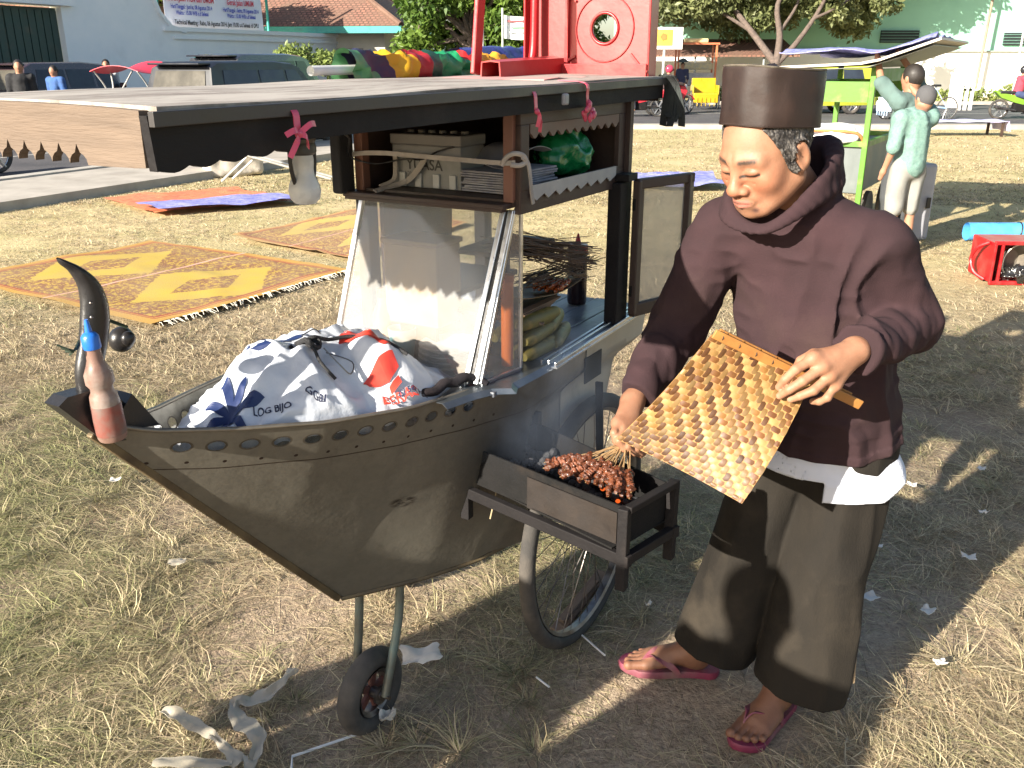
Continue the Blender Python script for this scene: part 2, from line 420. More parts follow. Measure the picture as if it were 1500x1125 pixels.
mb = MB(); mb.box((45, 23.75, .03), (90, .5, .14), rz=-.0121); tag(mb.build("cross_kerb", concrete), kind="structure")
mb = MB(); mb.box((45, 37.75, .05), (110, .5, .16)); tag(mb.build("cross_kerb", concrete), kind="structure")
mb = MB(); mb.add([(-9, 31, .016), (90, 30.4, .016), (90, 30.52, .016), (-9, 31.12, .016)], [(0, 1, 2, 3)]); tag(mb.build("cross_road_marking", paint_w), kind="structure")

# ---- white compound wall on the left with its gate
def LW(t, off, z): q = RP + RD * t + RN * off; return (q[0], q[1], z)
ww = M("whitewash", (.84, .86, .88), (.76, .80, .84), 1.5, .85, bump=.25, bscale=14, dirt=(.66, .69, .72), dscale=1.2, dlo=.6, dhi=.9, bdist=.01)
wall = empty("compound_wall", LW(8, 10, 0), label="long whitewashed compound wall with a curved step beside its tall gate", cat="wall")
# wall outline in (t, z): tall gate block, curved step down, then long low stretch
_lo = LW(8, 10, 0)
def wl(t, off, z): q = LW(t, off, z); return (q[0] - _lo[0], q[1] - _lo[1], z)
prof = [(-22, 4.6), (5.0, 4.6), (9.3, 4.5), (9.9, 4.3), (10.4, 3.8), (10.8, 3.0), (11.2, 2.62), (11.8, 2.5), (38, 2.5)]
g0, g1, gh = 4.1, 7.35, 3.0
mb = MB()
def slab(mb, pts, o0, o1):
    k = len(pts); vs_ = [wl(t, o0, z) for t, z in pts] + [wl(t, o1, z) for t, z in pts]
    mb.add(vs_, [tuple(range(k)), tuple(range(2 * k - 1, k - 1, -1))] + [(i, (i + 1) % k, k + (i + 1) % k, k + i) for i in range(k)])
slab(mb, [(-22, 0), (g0, 0), (g0, 4.6), (-22, 4.6)], 10, 10.4)
slab(mb, [(g0, gh), (g1, gh), (g1, 4.57), (g0, 4.57)], 10.003, 10.4)
slab(mb, [(g1, 0), (38, 0)] + prof[::-1][:-2] + [(g1, 4.6)], 10, 10.4)
mb.build("wall_panel", ww, wall)
mb = MB()
slab(mb, [(11.3, 2.28), (38, 2.28), (38, 2.36), (11.3, 2.36)], 9.93, 9.997)
slab(mb, [(10.9, 2.5), (38.1, 2.5), (38.1, 2.62), (10.9, 2.62)], 9.9, 10.5)
for i in range(1, len(prof) - 2):
    (a, za), (b, zb) = prof[i], prof[i + 1]
    mb.bar(wl(a, 10.2, za), wl(b, 10.2, zb), .6, .1)
slab(mb, [(g0 - .35, gh + .02), (g1 + .35, gh + .02), (g1 + .35, gh + .3), (g0 - .35, gh + .3)], 9.85, 9.995)
mb.build("coping", ww, wall)
grn = M("gate_green", (.035, .07, .06), (.02, .045, .04), 3, .6, bump=.2, dirt=(.08, .08, .06))
gt = empty("gate_door", LW((g0 + g1) / 2, 10, 0), label="tall dark green double gate set in the white compound wall", cat="gate")
_g = LW((g0 + g1) / 2, 10, 0)
def gl(t, off, z): q = LW(t, off, z); return (q[0] - _g[0], q[1] - _g[1], z)
ang = math.atan2(RD[1], RD[0]); mid = (g0 + g1) / 2
for k in (0, 1):
    mb = MB(); a, b = (g0 + .03, mid - .01) if k == 0 else (mid + .01, g1 - .03); n = 7
    mb.bar(gl(a, 10.2, 1.49), gl(b, 10.2, 1.49), .04, 2.94)
    for i in range(n): t = a + (b - a) * (i + .5) / n; mb.box(gl(t, 10.165, 1.49), ((b - a) / n - .03, .03, 2.8), rz=ang)
    leaf = mb.build("gate_leaf", grn, gt)
    h = MB(); h.cyl(gl(mid + (-.12 if k == 0 else .12), 10.1, 1.2), gl(mid + (-.12 if k == 0 else .12), 10.1, 1.5), .02, n=8); h.build("handle", M("brass", (.5, .4, .2), None, 5, .4, 1), leaf)

# ---- banner on posts above the wall
teal = M("teal_paint", (.05, .36, .30), (.03, .25, .22), 4, .5)
bn = empty("banner", LW(13.6, 10.7, 0), label="white printed event banner with red and blue lettering on green posts above the wall", cat="banner")
_b = LW(13.6, 10.7, 0)
def bl(t, z, off=10.7): q = LW(t, off, z); return (q[0] - _b[0], q[1] - _b[1], z)
def tz(px, py):   # photo pixel -> (t, z) on the vertical plane of the banner
    r = _ray(px, py); q0 = RP + RN * 10.7; # solve s*r_xy = q0 + t*RD
    A_ = np.array([[r[0], -RD[0]], [r[1], -RD[1]]]); s_, t_ = np.linalg.solve(A_, q0); return t_, CAM_H + s_ * r[2]
t0, zb = tz(244, 38); t1, zb2 = tz(386, 46); zb = min(zb, zb2); zt = zb + 2.0
mb = MB(); nseg = 16
P = [[np.array(bl(t0 + (t1 - t0) * i / nseg, zb + (zt - zb) * j / 4)) + .02 * math.sin(i * 1.1 + j) * np.array([RN[0], RN[1], 0]) for j in range(5)] for i in range(nseg + 1)]
mb.sheet(P, .004); mb.build("banner_sheet", M("banner_cloth", (.82, .82, .86), (.76, .74, .84), 1, .6, bump=.05), bn, smooth=30)
for t in (t0 - .25, t1 + .35):
    mb = MB(); mb.cyl(bl(t, .0, 10.75), bl(t, zt + .4, 10.75), .05, n=10); mb.build("post", teal, bn)
Wd = t1 - t0; u = np.array([RD[0], RD[1], 0]); vv = np.array([0, 0, 1.0])
def btxt(name, col, items):
    mb = MB()
    for txt, fx, z, sz, sx in items:
        q = np.array(bl(t0 + Wd * fx, z)) - np.array([RN[0], RN[1], 0]) * .06
        text_on(mb, txt, sz, q, u, vv, .006, sx)
    mb.build(name, M(name + "_ink", col, None, 5, .6, bump=0), bn)
sc_ = 1.0
for nm_, cl_, its_ in (("red_heading", (.75, .03, .08), [[("Gerak Jalan ITEM dan UMUM", .245, zb + .86, .24, .62 * Wd / 4)], [("Gerak Jalan UMUM", .75, zb + .86, .24, .62 * Wd / 4)]]),
    ("blue_lines", (.08, .10, .50), [[("Hari/Tanggal : Jum'at, 08 Agustus 2014", .245, zb + .62, .17, .6 * Wd / 4), ("Waktu : 15.00 WIB s.d Selesai", .245, zb + .44, .17, .6 * Wd / 4)], [("Hari/Tanggal : Sabtu, 09 Agustus 2014", .75, zb + .62, .17, .6 * Wd / 4), ("Waktu : 15.00 WIB s.d Selesai", .75, zb + .44, .17, .6 * Wd / 4)]])):
    for it_ in its_: btxt(nm_, cl_, it_)
btxt("black_line", (.04, .04, .05), [("Technical Meeting : Rabu, 06 Agustus 2014, Jam 10.00 s.d Selesai di DPU", .5, zb + .16, .19, .62 * Wd / 4)])

# ---- tiled houses behind the wall
def tile_mat(name, c1, c2):
    m, nt, b = _new(name); tc = nd(nt, "ShaderNodeTexCoord"); br = nd(nt, "ShaderNodeTexBrick")
    nt.links.new(tc.outputs["UV"], br.inputs["Vector"]); br.inputs["Scale"].default_value = 1; br.inputs["Brick Width"].default_value = .20; br.inputs["Row Height"].default_value = .17; br.inputs["Mortar Size"].default_value = .028
    br.inputs["Color1"].default_value = rgb(c1); br.inputs["Color2"].default_value = rgb(c2); br.inputs["Mortar"].default_value = rgb((.09, .05, .035))
    f, _ = noise_fac(nt, .8, 5, .7, .4, .65); c = mix(nt, f, br.outputs["Color"], (.17, .10, .07)); nt.links.new(c, b.inputs["Base Color"]); b.inputs["Roughness"].default_value = .9
    bp = nd(nt, "ShaderNodeBump"); bp.inputs["Strength"].default_value = .8; bp.inputs["Distance"].default_value = .05; nt.links.new(br.outputs["Fac"], bp.inputs["Height"]); bp.invert = True; nt.links.new(bp.outputs[0], b.inputs["Normal"])
    return m
tile1 = tile_mat("roof_tile_orange", (.50, .22, .11), (.36, .15, .09)); tile2 = tile_mat("roof_tile_brown", (.34, .16, .11), (.24, .11, .08))
def hip_house(name, x, y, L, D, hw, hr, rz, wallm, tm, fasc, label, windows=3):
    e = empty(name, (x, y, 0), rz, label, "house")
    mb = MB(); mb.box((0, 0, hw / 2), (L, D, hw)); mb.build("house_wall", wallm, e)
    ov = .9; a, b = L / 2 + ov, D / 2 + ov; r = max(L / 2 - D / 2, .3)
    v = [(-a, -b, hw), (a, -b, hw), (a, b, hw), (-a, b, hw), (-r, 0, hw + hr), (r, 0, hw + hr)]
    rows = []
    me_v = []; me_f = []; uvs = []
    for q in ((0, 1, 5, 4), (2, 3, 4, 5), (1, 2, 5), (3, 0, 4)):
        k = len(me_v); me_v += [v[i] for i in q]; me_f.append(tuple(range(k, k + len(q))))
        p0, p1 = Vector(v[q[0]]), Vector(v[q[1]]); ux = (p1 - p0).normalized(); n_ = (p1 - p0).cross(Vector(v[q[2]]) - p1).normalized(); uy = n_.cross(ux)
        uvs += [((Vector(v[i]) - p0).dot(ux), (Vector(v[i]) - p0).dot(uy)) for i in q]
    ro = newobj("roof", [(x_, y_, z_ + .13) for x_, y_, z_ in me_v], me_f, tm, e); uv = ro.data.uv_layers.new(name="UVMap")
    for i, q in enumerate(uvs): uv.data[i].uv = q
    mb = MB()
    for i in range(4): mb.bar((v[i][0], v[i][1], hw), (v[(i + 1) % 4][0], v[(i + 1) % 4][1], hw), .06, .24)
    mb.build("fascia", fasc, e)
    mb = MB(); cap = [(-r, 0, hw + hr + .16), (r, 0, hw + hr + .16)]
    mb.tube(cap, .12, 8)
    for i, t in ((0, 0), (1, 1), (2, 1), (3, 0)): mb.tube([(v[i][0], v[i][1], hw + .16), cap[t]], .11, 8)
    mb.build("ridge", tile2, e)
    gm = M("dark_window", (.03, .035, .04), None, 2, .15, bump=0)
    for i in range(windows):
        xx = -L / 2 + L * (i + .5) / windows; mb = MB(); mb.box((xx, -D / 2 - .02, hw * .55), (1.1, .06, 1.2)); fr = mb.build("window", M("window_frame", (.3, .28, .25)), e)
        mb = MB(); mb.box((xx, -D / 2 - .045, hw * .55), (.95, .03, 1.05)); mb.build("pane", gm, fr)
    return e
cream = M("cream_wall", (.55, .52, .45), (.45, .42, .37), 1, .9)
hip_house("house", -16.5, 37, 9, 7, 2.9, 2.6, R(-6), cream, tile1, M("red_fascia", (.45, .07, .05)), "house with orange tiled hip roof and red fascia behind the wall")
hip_house("house", -8.6, 41, 8.5, 7, 2.75, 2.6, R(-8), cream, tile2, teal, "house with brown tiled roof and teal fascia, right of the red fascia one")

# ---- green warehouse beyond the cross road
gw = M("green_render", (.32, .60, .46), (.28, .54, .41), .6, .8, dirt=(.22, .46, .35), dscale=.5, dlo=.6, dhi=.9)
ww2 = M("white_render", (.86, .86, .85), (.80, .80, .80), .6, .85, dirt=(.55, .56, .55), dscale=.7, dlo=.62, dhi=.9)
bd = empty("warehouse", (25, 46, 0), label="long warehouse with white lower wall and pale green upper wall", cat="building")
mb = MB(); mb.box((-2, 3, 1.03), (66, 6, 2.06)); mb.build("lower_wall", ww2, bd)
mb = MB(); mb.box((5, 3.15, 7.1), (49, 6, 10)); mb.build("upper_wall", gw, bd)
mb = MB(); mb.box((-2, -.03, 2.09), (66, .16, .07)); mb.build("ledge", M("ledge_grey", (.3, .33, .32)), bd)
dark = M("dark_void", (.02, .03, .03), None, 3, .8, bump=0)
for xx, zz, ww_ in ((-6.5, 2.75, 1.8), (-.5, 2.65, 2.0), (9, 4.6, 1.6)):
    mb = MB(); mb.box((xx, .1, zz), (ww_, .16, .55 if zz < 7 else .1)); vt = mb.build("vent_opening", dark, bd)
    if zz < 7:
        mb = MB()
        for k in range(4): mb.box((xx, .03, zz - .2 + k * .13), (ww_ + .06, .1, .025))
        mb.build("louvre", M("louvre_green", (.15, .3, .25)), vt)
# low tiled shed to the left of the warehouse
sh = empty("shed", (7.5, 43.2, 0), label="low open shed with brown tiled lean-to roof before the white wall", cat="shed")
mb = MB(); mb.add([(-6, -1.6, 1.9), (5, -1.6, 1.9), (5, 1.2, 2.6), (-6, 1.2, 2.6), (-6, -1.6, 1.82), (5, -1.6, 1.82), (5, 1.2, 2.52), (-6, 1.2, 2.52)], [(0, 1, 2, 3), (7, 6, 5, 4), (0, 4, 5, 1), (1, 5, 6, 2), (2, 6, 7, 3), (3, 7, 4, 0)])
ro = mb.build("roof", tile2, sh); uv = ro.data.uv_layers.new(name="UVMap")
for li, l in enumerate(ro.data.loops): c_ = ro.data.vertices[l.vertex_index].co; uv.data[li].uv = (c_.x, c_.y)
for xx in (-5.5, -2.5, .5, 3.5):
    mb = MB(); mb.cyl((xx, -1.4, -.02), (xx, -1.4, 1.88), .05, n=8); mb.build("post", M("grey_post", (.3, .32, .32)), sh)

# ---- trees
barkm = M("bark", (.16, .12, .10), (.08, .06, .05), 8, .95, bump=.6, bscale=30, bdist=.03)
def leaf_mat(name, c1, c2):
    m, nt, b = _new(name); a = nd(nt, "ShaderNodeAttribute"); a.attribute_name = "Col"
    c = mix(nt, a.outputs["Fac"], tuple(c1), tuple(c2)); nt.links.new(a.outputs["Color"], b.inputs["Base Color"]); b.inputs["Roughness"].default_value = .5
    setin(b, "Specular IOR Level", .4)
    tr = nd(nt, "ShaderNodeBsdfTranslucent"); nt.links.new(a.outputs["Color"], tr.inputs[0]); mx = nd(nt, "ShaderNodeMixShader"); mx.inputs[0].default_value = .3
    nt.links.new(b.outputs[0], mx.inputs[1]); nt.links.new(tr.outputs[0], mx.inputs[2]); nt.links.new(mx.outputs[0], nt.nodes["Material Output"].inputs[0]); return m
leafm = leaf_mat("leaf", (1, 1, 1), (1, 1, 1))
def leaves(pts, size, cols, rg, parent, name="crown", aspect=.45, droop=.3, m=None):
    n = len(pts); d = rg.normal(size=(n, 3)); d[:, 2] -= droop; d /= np.linalg.norm(d, axis=1, keepdims=True)
    t = rg.normal(size=(n, 3)); t -= d * (t * d).sum(1, keepdims=True); t /= np.linalg.norm(t, axis=1, keepdims=True)
    nn = np.cross(d, t); L = size * rg.uniform(.6, 1.3, (n, 1)); W_ = L * aspect
    V = np.stack([pts, pts + d * L * .45 + t * W_ * .5 + nn * L * .06, pts + d * L, pts + d * L * .45 - t * W_ * .5 + nn * L * .06], 1).reshape(-1, 3)
    F = np.arange(4 * n).reshape(n, 4); C = np.repeat(cols, 4, axis=0)
    return newobj(name, V, F, m or leafm, parent, col=C)
def tree(name, loc, label, trunk_h, limbs, clumps, lsize, nleaf, c1, c2, seed, tr=.22, group=None, cat="tree", twigs=True):
    """clumps: (x,y,z,r) foliage clump centres relative to the base; limbs: lists of points"""
    rg = np.random.default_rng(seed); e = empty(name, loc, 0, label, cat, group)
    mb = MB()
    for pts, r0, r1 in limbs: mb.tube(pts, np.linspace(r0, r1, 9), 9, sub=4)
    if twigs:
        for x, y, z, r in clumps:
            j = rg.integers(len(limbs)); b = limbs[j][0][-1]; mb.tube([b, ((b[0] + x) / 2, (b[1] + y) / 2, (b[2] + z) / 2 + .1 * r), (x, y, z)], [limbs[j][2], .02], 5, sub=3)
    mb.build("trunk", barkm, e, smooth=60)
    P = []; C = []
    tot = sum(c[3] ** 2 for c in clumps)
    for x, y, z, r in clumps:
        k = int(nleaf * r * r / tot); q = rg.normal(size=(k, 3)); q /= np.linalg.norm(q, axis=1, keepdims=True); rad = r * rg.uniform(.25, 1.0, (k, 1)) ** .5 * (1 + .25 * vnoise(q, 3, seed)[:, None])
        p = q * rad * [1, 1, .8] + [x, y, z]; P.append(p); hue = rg.uniform(0, 1, (k, 1)) * .6 + .4 * rg.uniform(); C.append(np.array(c1) * (1 - hue) + np.array(c2) * hue)
    leaves(np.concatenate(P), lsize, np.concatenate(C), rg, e)
    return e
def clump_cloud(n, c, ext, r, rg):
    out = []
    while len(out) < n:
        q = rg.uniform(-1, 1, 3)
        if (q ** 2).sum() < 1: out.append((c[0] + q[0] * ext[0], c[1] + q[1] * ext[1], c[2] + q[2] * ext[2], r * rg.uniform(.6, 1.3)))
    return out
rg = np.random.default_rng(3)
G1, G2 = (.045, .10, .015), (.16, .24, .04)
# tree with branching trunk before the green building: trunk base seen at px ~ (1130, 90+)
tb = at(1135, 151, z=0)
s_ = tb[1] / 38.0
lim = [([(0, 0, 0), (0, 0, .8), (-.1, 0, 1.5)], .26, .2), ([(-.1, 0, 1.5), (-.9, .6, 2.6), (-1.9, 1.3, 3.9), (-2.6, 2.2, 5)], .16, .07), ([(-.1, 0, 1.5), (0, .2, 2.6), (-.2, .2, 3.8), (.3, 0, 5)], .16, .07), ([(-.1, 0, 1.5), (.7, .3, 2.3), (1.6, .9, 3.4), (2.4, 1.6, 4.6), (3.6, 2.6, 6)], .13, .05), ([(-1.2, .8, 2.9), (-2.2, 1.0, 3.5), (-3.6, 1.6, 4.4), (-5, 2.4, 5.4)], .08, .03), ([(0, .2, 2.8), (.8, .9, 3.9), (1.2, 1.8, 5.4)], .08, .03), ([(1.5, .8, 3.3), (2.8, 1.2, 3.9), (4.6, 2.2, 5.2)], .07, .03)]
cl = clump_cloud(110, (1.0, 4.3, 5.7), (8.5, 1.7, 2.6), .9, rg)
cl += clump_cloud(46, (-.6, 1.3, 4.15), (6.0, 1.2, 1.1), .55, rg)
tree("broadleaf_tree", tb, "tree with forked trunk spreading its crown before the green warehouse", 2, lim, cl, .26, 80000, (.07, .09, .03), (.26, .28, .12), 11, twigs=False)
# dense trees at the top middle
for k, (px, ybase, x_, w_, h_, lab) in enumerate(((690, 165, 0, 2.6, 2.6, "dense dark green tree right of the brown tiled roof"), (800, 160, 0, 2.2, 2.3, "dense green tree behind the small white banner"))):
    tb = at(px, ybase, z=0); cl = clump_cloud(46, (0, 0, 3.4), (w_, 1.8, h_), .75, rg)
    tree("dense_tree", tb, lab, 2, [([(0, 0, 0), (.1, 0, 1.2), (0, 0, 2.4)], .2, .12), ([(0, 0, 2), (1, 0, 3), (1.4, .2, 4)], .1, .05), ([(0, 0, 2), (-1, 0, 3), (-1.4, .2, 4)], .1, .05)], cl, .24, 22000, G1, G2, 20 + k)
# tree seen behind the banner and little street tree before the white wall
tb = LW(14.5, 14.5, 0); tree("broadleaf_tree", tb, "yellow green tree crown rising behind the printed banner", 2, [([(0, 0, 0), (0, 0, 2.5)], .2, .12)], clump_cloud(30, (0, 0, 4), (3.6, 2.2, 1.9), .7, rg), .25, 12000, (.10, .14, .02), (.34, .34, .05), 31)
q = RP + RD * 10.5 + RN * 9.0; tree("small_tree", (-6.1, 28.3, 0), "small bushy street tree in front of the white wall", 1, [([(0, 0, 0), (.05, 0, .8), (0, 0, 1.3)], .07, .04)], clump_cloud(22, (0, 0, 1.62), (.85, .7, .45), .28, rg), .15, 3200, (.08, .13, .03), (.28, .34, .10), 32)
# shrubs and weeds along the foot of the warehouse
for k, (x, y, w_, h_) in enumerate(((19, 40.2, 1.8, .5), (22.5, 40.5, 2.0, .65), (15.5, 40.5, 1.5, .6), (9.5, 40.3, 1.1, .5), (25.8, 40.6, 1.6, .4))):
    tree("shrub", (x, y, 0), ["low leafy shrub at the foot of the warehouse wall", "bigger leafy shrub beside the white concrete marker", "leafy shrub behind the stall near the warehouse", "small shrub near the tricycle by the white wall", "rightmost low shrub by the warehouse wall"][k], .3, [([(0, 0, 0), (0, 0, h_ * .6)], .03, .015)], clump_cloud(14, (0, 0, h_ * .5), (w_, .5, h_ * .5), .3, rg), .2, 1800, (.12, .17, .04), (.36, .40, .14), 50 + k, twigs=False, cat="shrub", group="shrubs along the warehouse wall")

# ---- poles and small signs
pw = M("pole_white", (.6, .6, .58), (.4, .4, .38), 5, .6)
def pole(px, py, h, r, lean, label, m):
    b = at(px, py, z=0); mb = MB(); mb.cyl((0, 0, -.02), (lean, 0, h), r, r * .7, 10); mb.cyl((0, 0, -.02), (0, 0, .25), r * 1.8, r * 1.4, 10); o = mb.build("pole", m, None, smooth=40); o.location = b.tolist(); return tag(o, label, "pole")
pole(1426, 143, 7.5, .07, .25, "tall slim wooden utility pole before the warehouse", M("old_wood_pole", (.33, .27, .2), (.2, .16, .12), 4, .9))
pole(1481, 150, 6, .05, 0, "thin white pole near the right edge by the motorcyclist", pw)
pole(708, 172, 5.4, .05, 0, "thin white pole left of the small white banner", pw)
lp = at(808, 165, z=0); e = empty("street_lamp", lp, 0, "teal ornamental lamp post with curled scroll work behind the stool", "street lamp")
mb = MB(); mb.cyl((0, 0, -.02), (0, 0, 4.4), .11, .07, 12); mb.cyl((0, 0, 0), (0, 0, .5), .18, .14, 12); mb.build("post", teal, e, smooth=40)
mb = MB()
for sgn in (-1, 1):
    mb.tube([(0, 0, 4.0), (sgn * .5, 0, 3.85), (sgn * .9, 0, 4.15), (sgn * .75, 0, 4.4), (sgn * .55, 0, 4.25)], .03, 6, sub=5); mb.tube([(0, 0, 3.4), (sgn * .3, 0, 3.5), (sgn * .7, 0, 3.9)], .03, 6, sub=4)
mb.tube([(-1.0, 0, 4.3), (1.0, 0, 4.3)], .03, 6); mb.build("scroll_arm", teal, e, smooth=60)
for sgn in (-1, 1):
    mb = MB(); mb.lathe([(.02, 0), (.12, .05), (.15, .25), (.1, .42), (.03, .46)], (sgn * 1.0, 0, 4.3), 12); mb.build("lantern", M("lamp_glass", (.75, .75, .7), None, 4, .3), e, smooth=50)
sb = at(764, 170, z=0); e = empty("small_banner", sb, 0, "small white banner with faded print hung between two poles before the trees", "banner")
x0 = at(738, 20, y=sb[1])[0] - sb[0]; x1 = at(790, 20, y=sb[1])[0] - sb[0]; z0 = at(738, 56, y=sb[1])[2]; z1 = at(738, 22, y=sb[1])[2]
mb = MB(); mb.sheet([[(x0 + (x1 - x0) * i / 8, .03 * math.sin(i * 1.3), z0 + (z1 - z0) * j / 2 - .05 * math.sin(i / 8 * 3.14)) for j in range(3)] for i in range(9)], .005); mb.build("banner_sheet", M("banner_grey", (.72, .74, .76), (.62, .66, .68), 2, .7), e)
for n_, c_, zz, a_, b_ in (("red_stripe", (.6, .1, .1), .78, .1, .9), ("green_stripe", (.2, .5, .25), .5, .2, .75), ("grey_stripe", (.4, .42, .42), .3, .15, .8)):
    mb = MB(); mb.box((x0 + (x1 - x0) * (a_ + b_) / 2, -.045, z0 + (z1 - z0) * zz - .03), ((x1 - x0) * (b_ - a_), .006, .05)); mb.build(n_, M(n_, c_, None, 5, .7), e)
for x_ in (x0 - .04, x1 + .04):
    mb = MB(); mb.cyl((x_, 0, 0), (x_, 0, z1 + .2), .03, n=8); mb.build("post", pw, e)
sg = at(968, 168, z=0); e = empty("street_sign", sg, 0, "square yellow and white sign board on a thin post beside the stool", "sign")
k = sg[1] / 1400.0; mb = MB(); mb.cyl((0, 0, -.02), (0, 0, CAM_H + 40 * k), .04, n=8); mb.build("post", pw, e)
mb = MB(); mb.box((.1, -.06, CAM_H + 32 * k), (42 * k, .04, 30 * k), bev=.01); mb.build("sign_board", M("sign_white", (.8, .8, .76), None, 3, .5), e)
mb = MB(); mb.box((-.05, -.085, CAM_H + 33 * k), (26 * k, .02, 22 * k)); mb.build("yellow_panel", M("sign_yellow", (.75, .5, .08), None, 3, .5), e)
mb = MB(); mb.lathe([(.001, 0), (.12, .005), (.12, .01)], (-.05, -.1, CAM_H + 34 * k), 5, axis=(0, -1, 0)); mb.build("emblem", M("sign_brown", (.35, .2, .05), None, 3, .5), e)
# white fence stakes by the shrubs
for k, px in enumerate((1404, 1412, 1420)):
    b = at(px, 162, z=0); mb = MB(); mb.box((0, 0, .45), (.12, .05, .94), bev=.01); mb.box((0, -.03, .7), (.3, .02, .06)); o = mb.build("fence_stake", pw); o.location = b.tolist(); tag(o, ["white fence stake nearest the boys by the shrubs", "white fence stake in the middle of three by the shrubs", "white fence stake closest to the leaning pole"][k], "fence stake", "white stakes by the shrubs")
b = at(1396, 158, z=0); mb = MB(); mb.box((0, 0, .6), (.35, .35, 1.2), bev=.03); mb.box((0, 0, 1.22), (.42, .42, .07), bev=.02); o = mb.build("concrete_marker", ww2); o.location = b.tolist(); tag(o, "white concrete marker post at the roadside behind the boys", "marker post")
# ================================================================ THE CART   (local frame: x along the boat bow -> stern, y = -w, z up)
def mth(nt, op, a, b=None, c=None):
    n = nd(nt, "ShaderNodeMath"); n.operation = op
    for i, q in enumerate((a, b, c)):
        if q is None: continue
        if isinstance(q, (int, float)): n.inputs[i].default_value = q
        else: nt.links.new(q, n.inputs[i])
    return n.outputs[0]
CO = np.array([-.38, 1.89, 0.0]); CA = np.array([.5, .8660254, 0]); CN = np.array([.8660254, -.5, 0])
def L(s, w, z): return (s, -w, z)
def CWd(s, w, z): return CO + CA * s + CN * w + np.array([0, 0, z])
def cempty(name, s, w, z, label, cat, group=None, rz=0): return empty(name, CWd(s, w, z), R(60) + rz, label, cat, group)
cart = empty("food_cart", CO, R(60), "boat shaped satay cart of grey sheet metal with a long flat wooden roof", "food cart")

wood_dark = M("dark_wood", (.050, .027, .020), (.022, .013, .011), 5, .55, bump=.35, bscale=60, stretch=(.25, 1, 1), dirt=(.075, .048, .035), dscale=3)
wood_red = M("red_brown_wood", (.20, .085, .055), (.11, .05, .035), 6, .55, bump=.3, bscale=50, stretch=(1, 1, .3))
wood_black = M("blackened_wood", (.014, .012, .0125), (.007, .006, .0065), 6, .75, spec=.25, bump=.5, bscale=60, stretch=(.3, 1, 1), dirt=(.036, .028, .024), dscale=3)
wood_pale = M("pale_board", (.17, .125, .092), (.105, .074, .052), 5, .85, bump=.6, bscale=40, stretch=(1, .8, 9), dirt=(.08, .052, .035), dscale=5, dlo=.62, dhi=.85)
deckm = M("grey_deck_boards", (.20, .22, .25), (.11, .12, .145), 5, .42, bump=.5, bscale=50, stretch=(.25, 2, 1), dirt=(.035, .037, .045), dscale=7, dlo=.5, dhi=.68)
alu = M("aluminium", (.72, .73, .75), (.55, .57, .6), 12, .32, 1, bump=.06, dirt=(.25, .24, .23), dscale=14, dlo=.6, dhi=.8)
rubber = M("tyre_rubber", (.045, .042, .04), (.022, .021, .02), 7, .85, bump=.4, bscale=80, dirt=(.13, .11, .09), dscale=5, dlo=.45, dhi=.75)
iron = M("sooty_iron", (.013, .012, .012), (.006, .006, .006), 9, .85, 0, spec=.2, bump=.6, bscale=70, dirt=(.035, .026, .02), dscale=6)
chrome = M("spoke_steel", (.30, .28, .27), (.12, .10, .09), 20, .45, 1, bump=0)

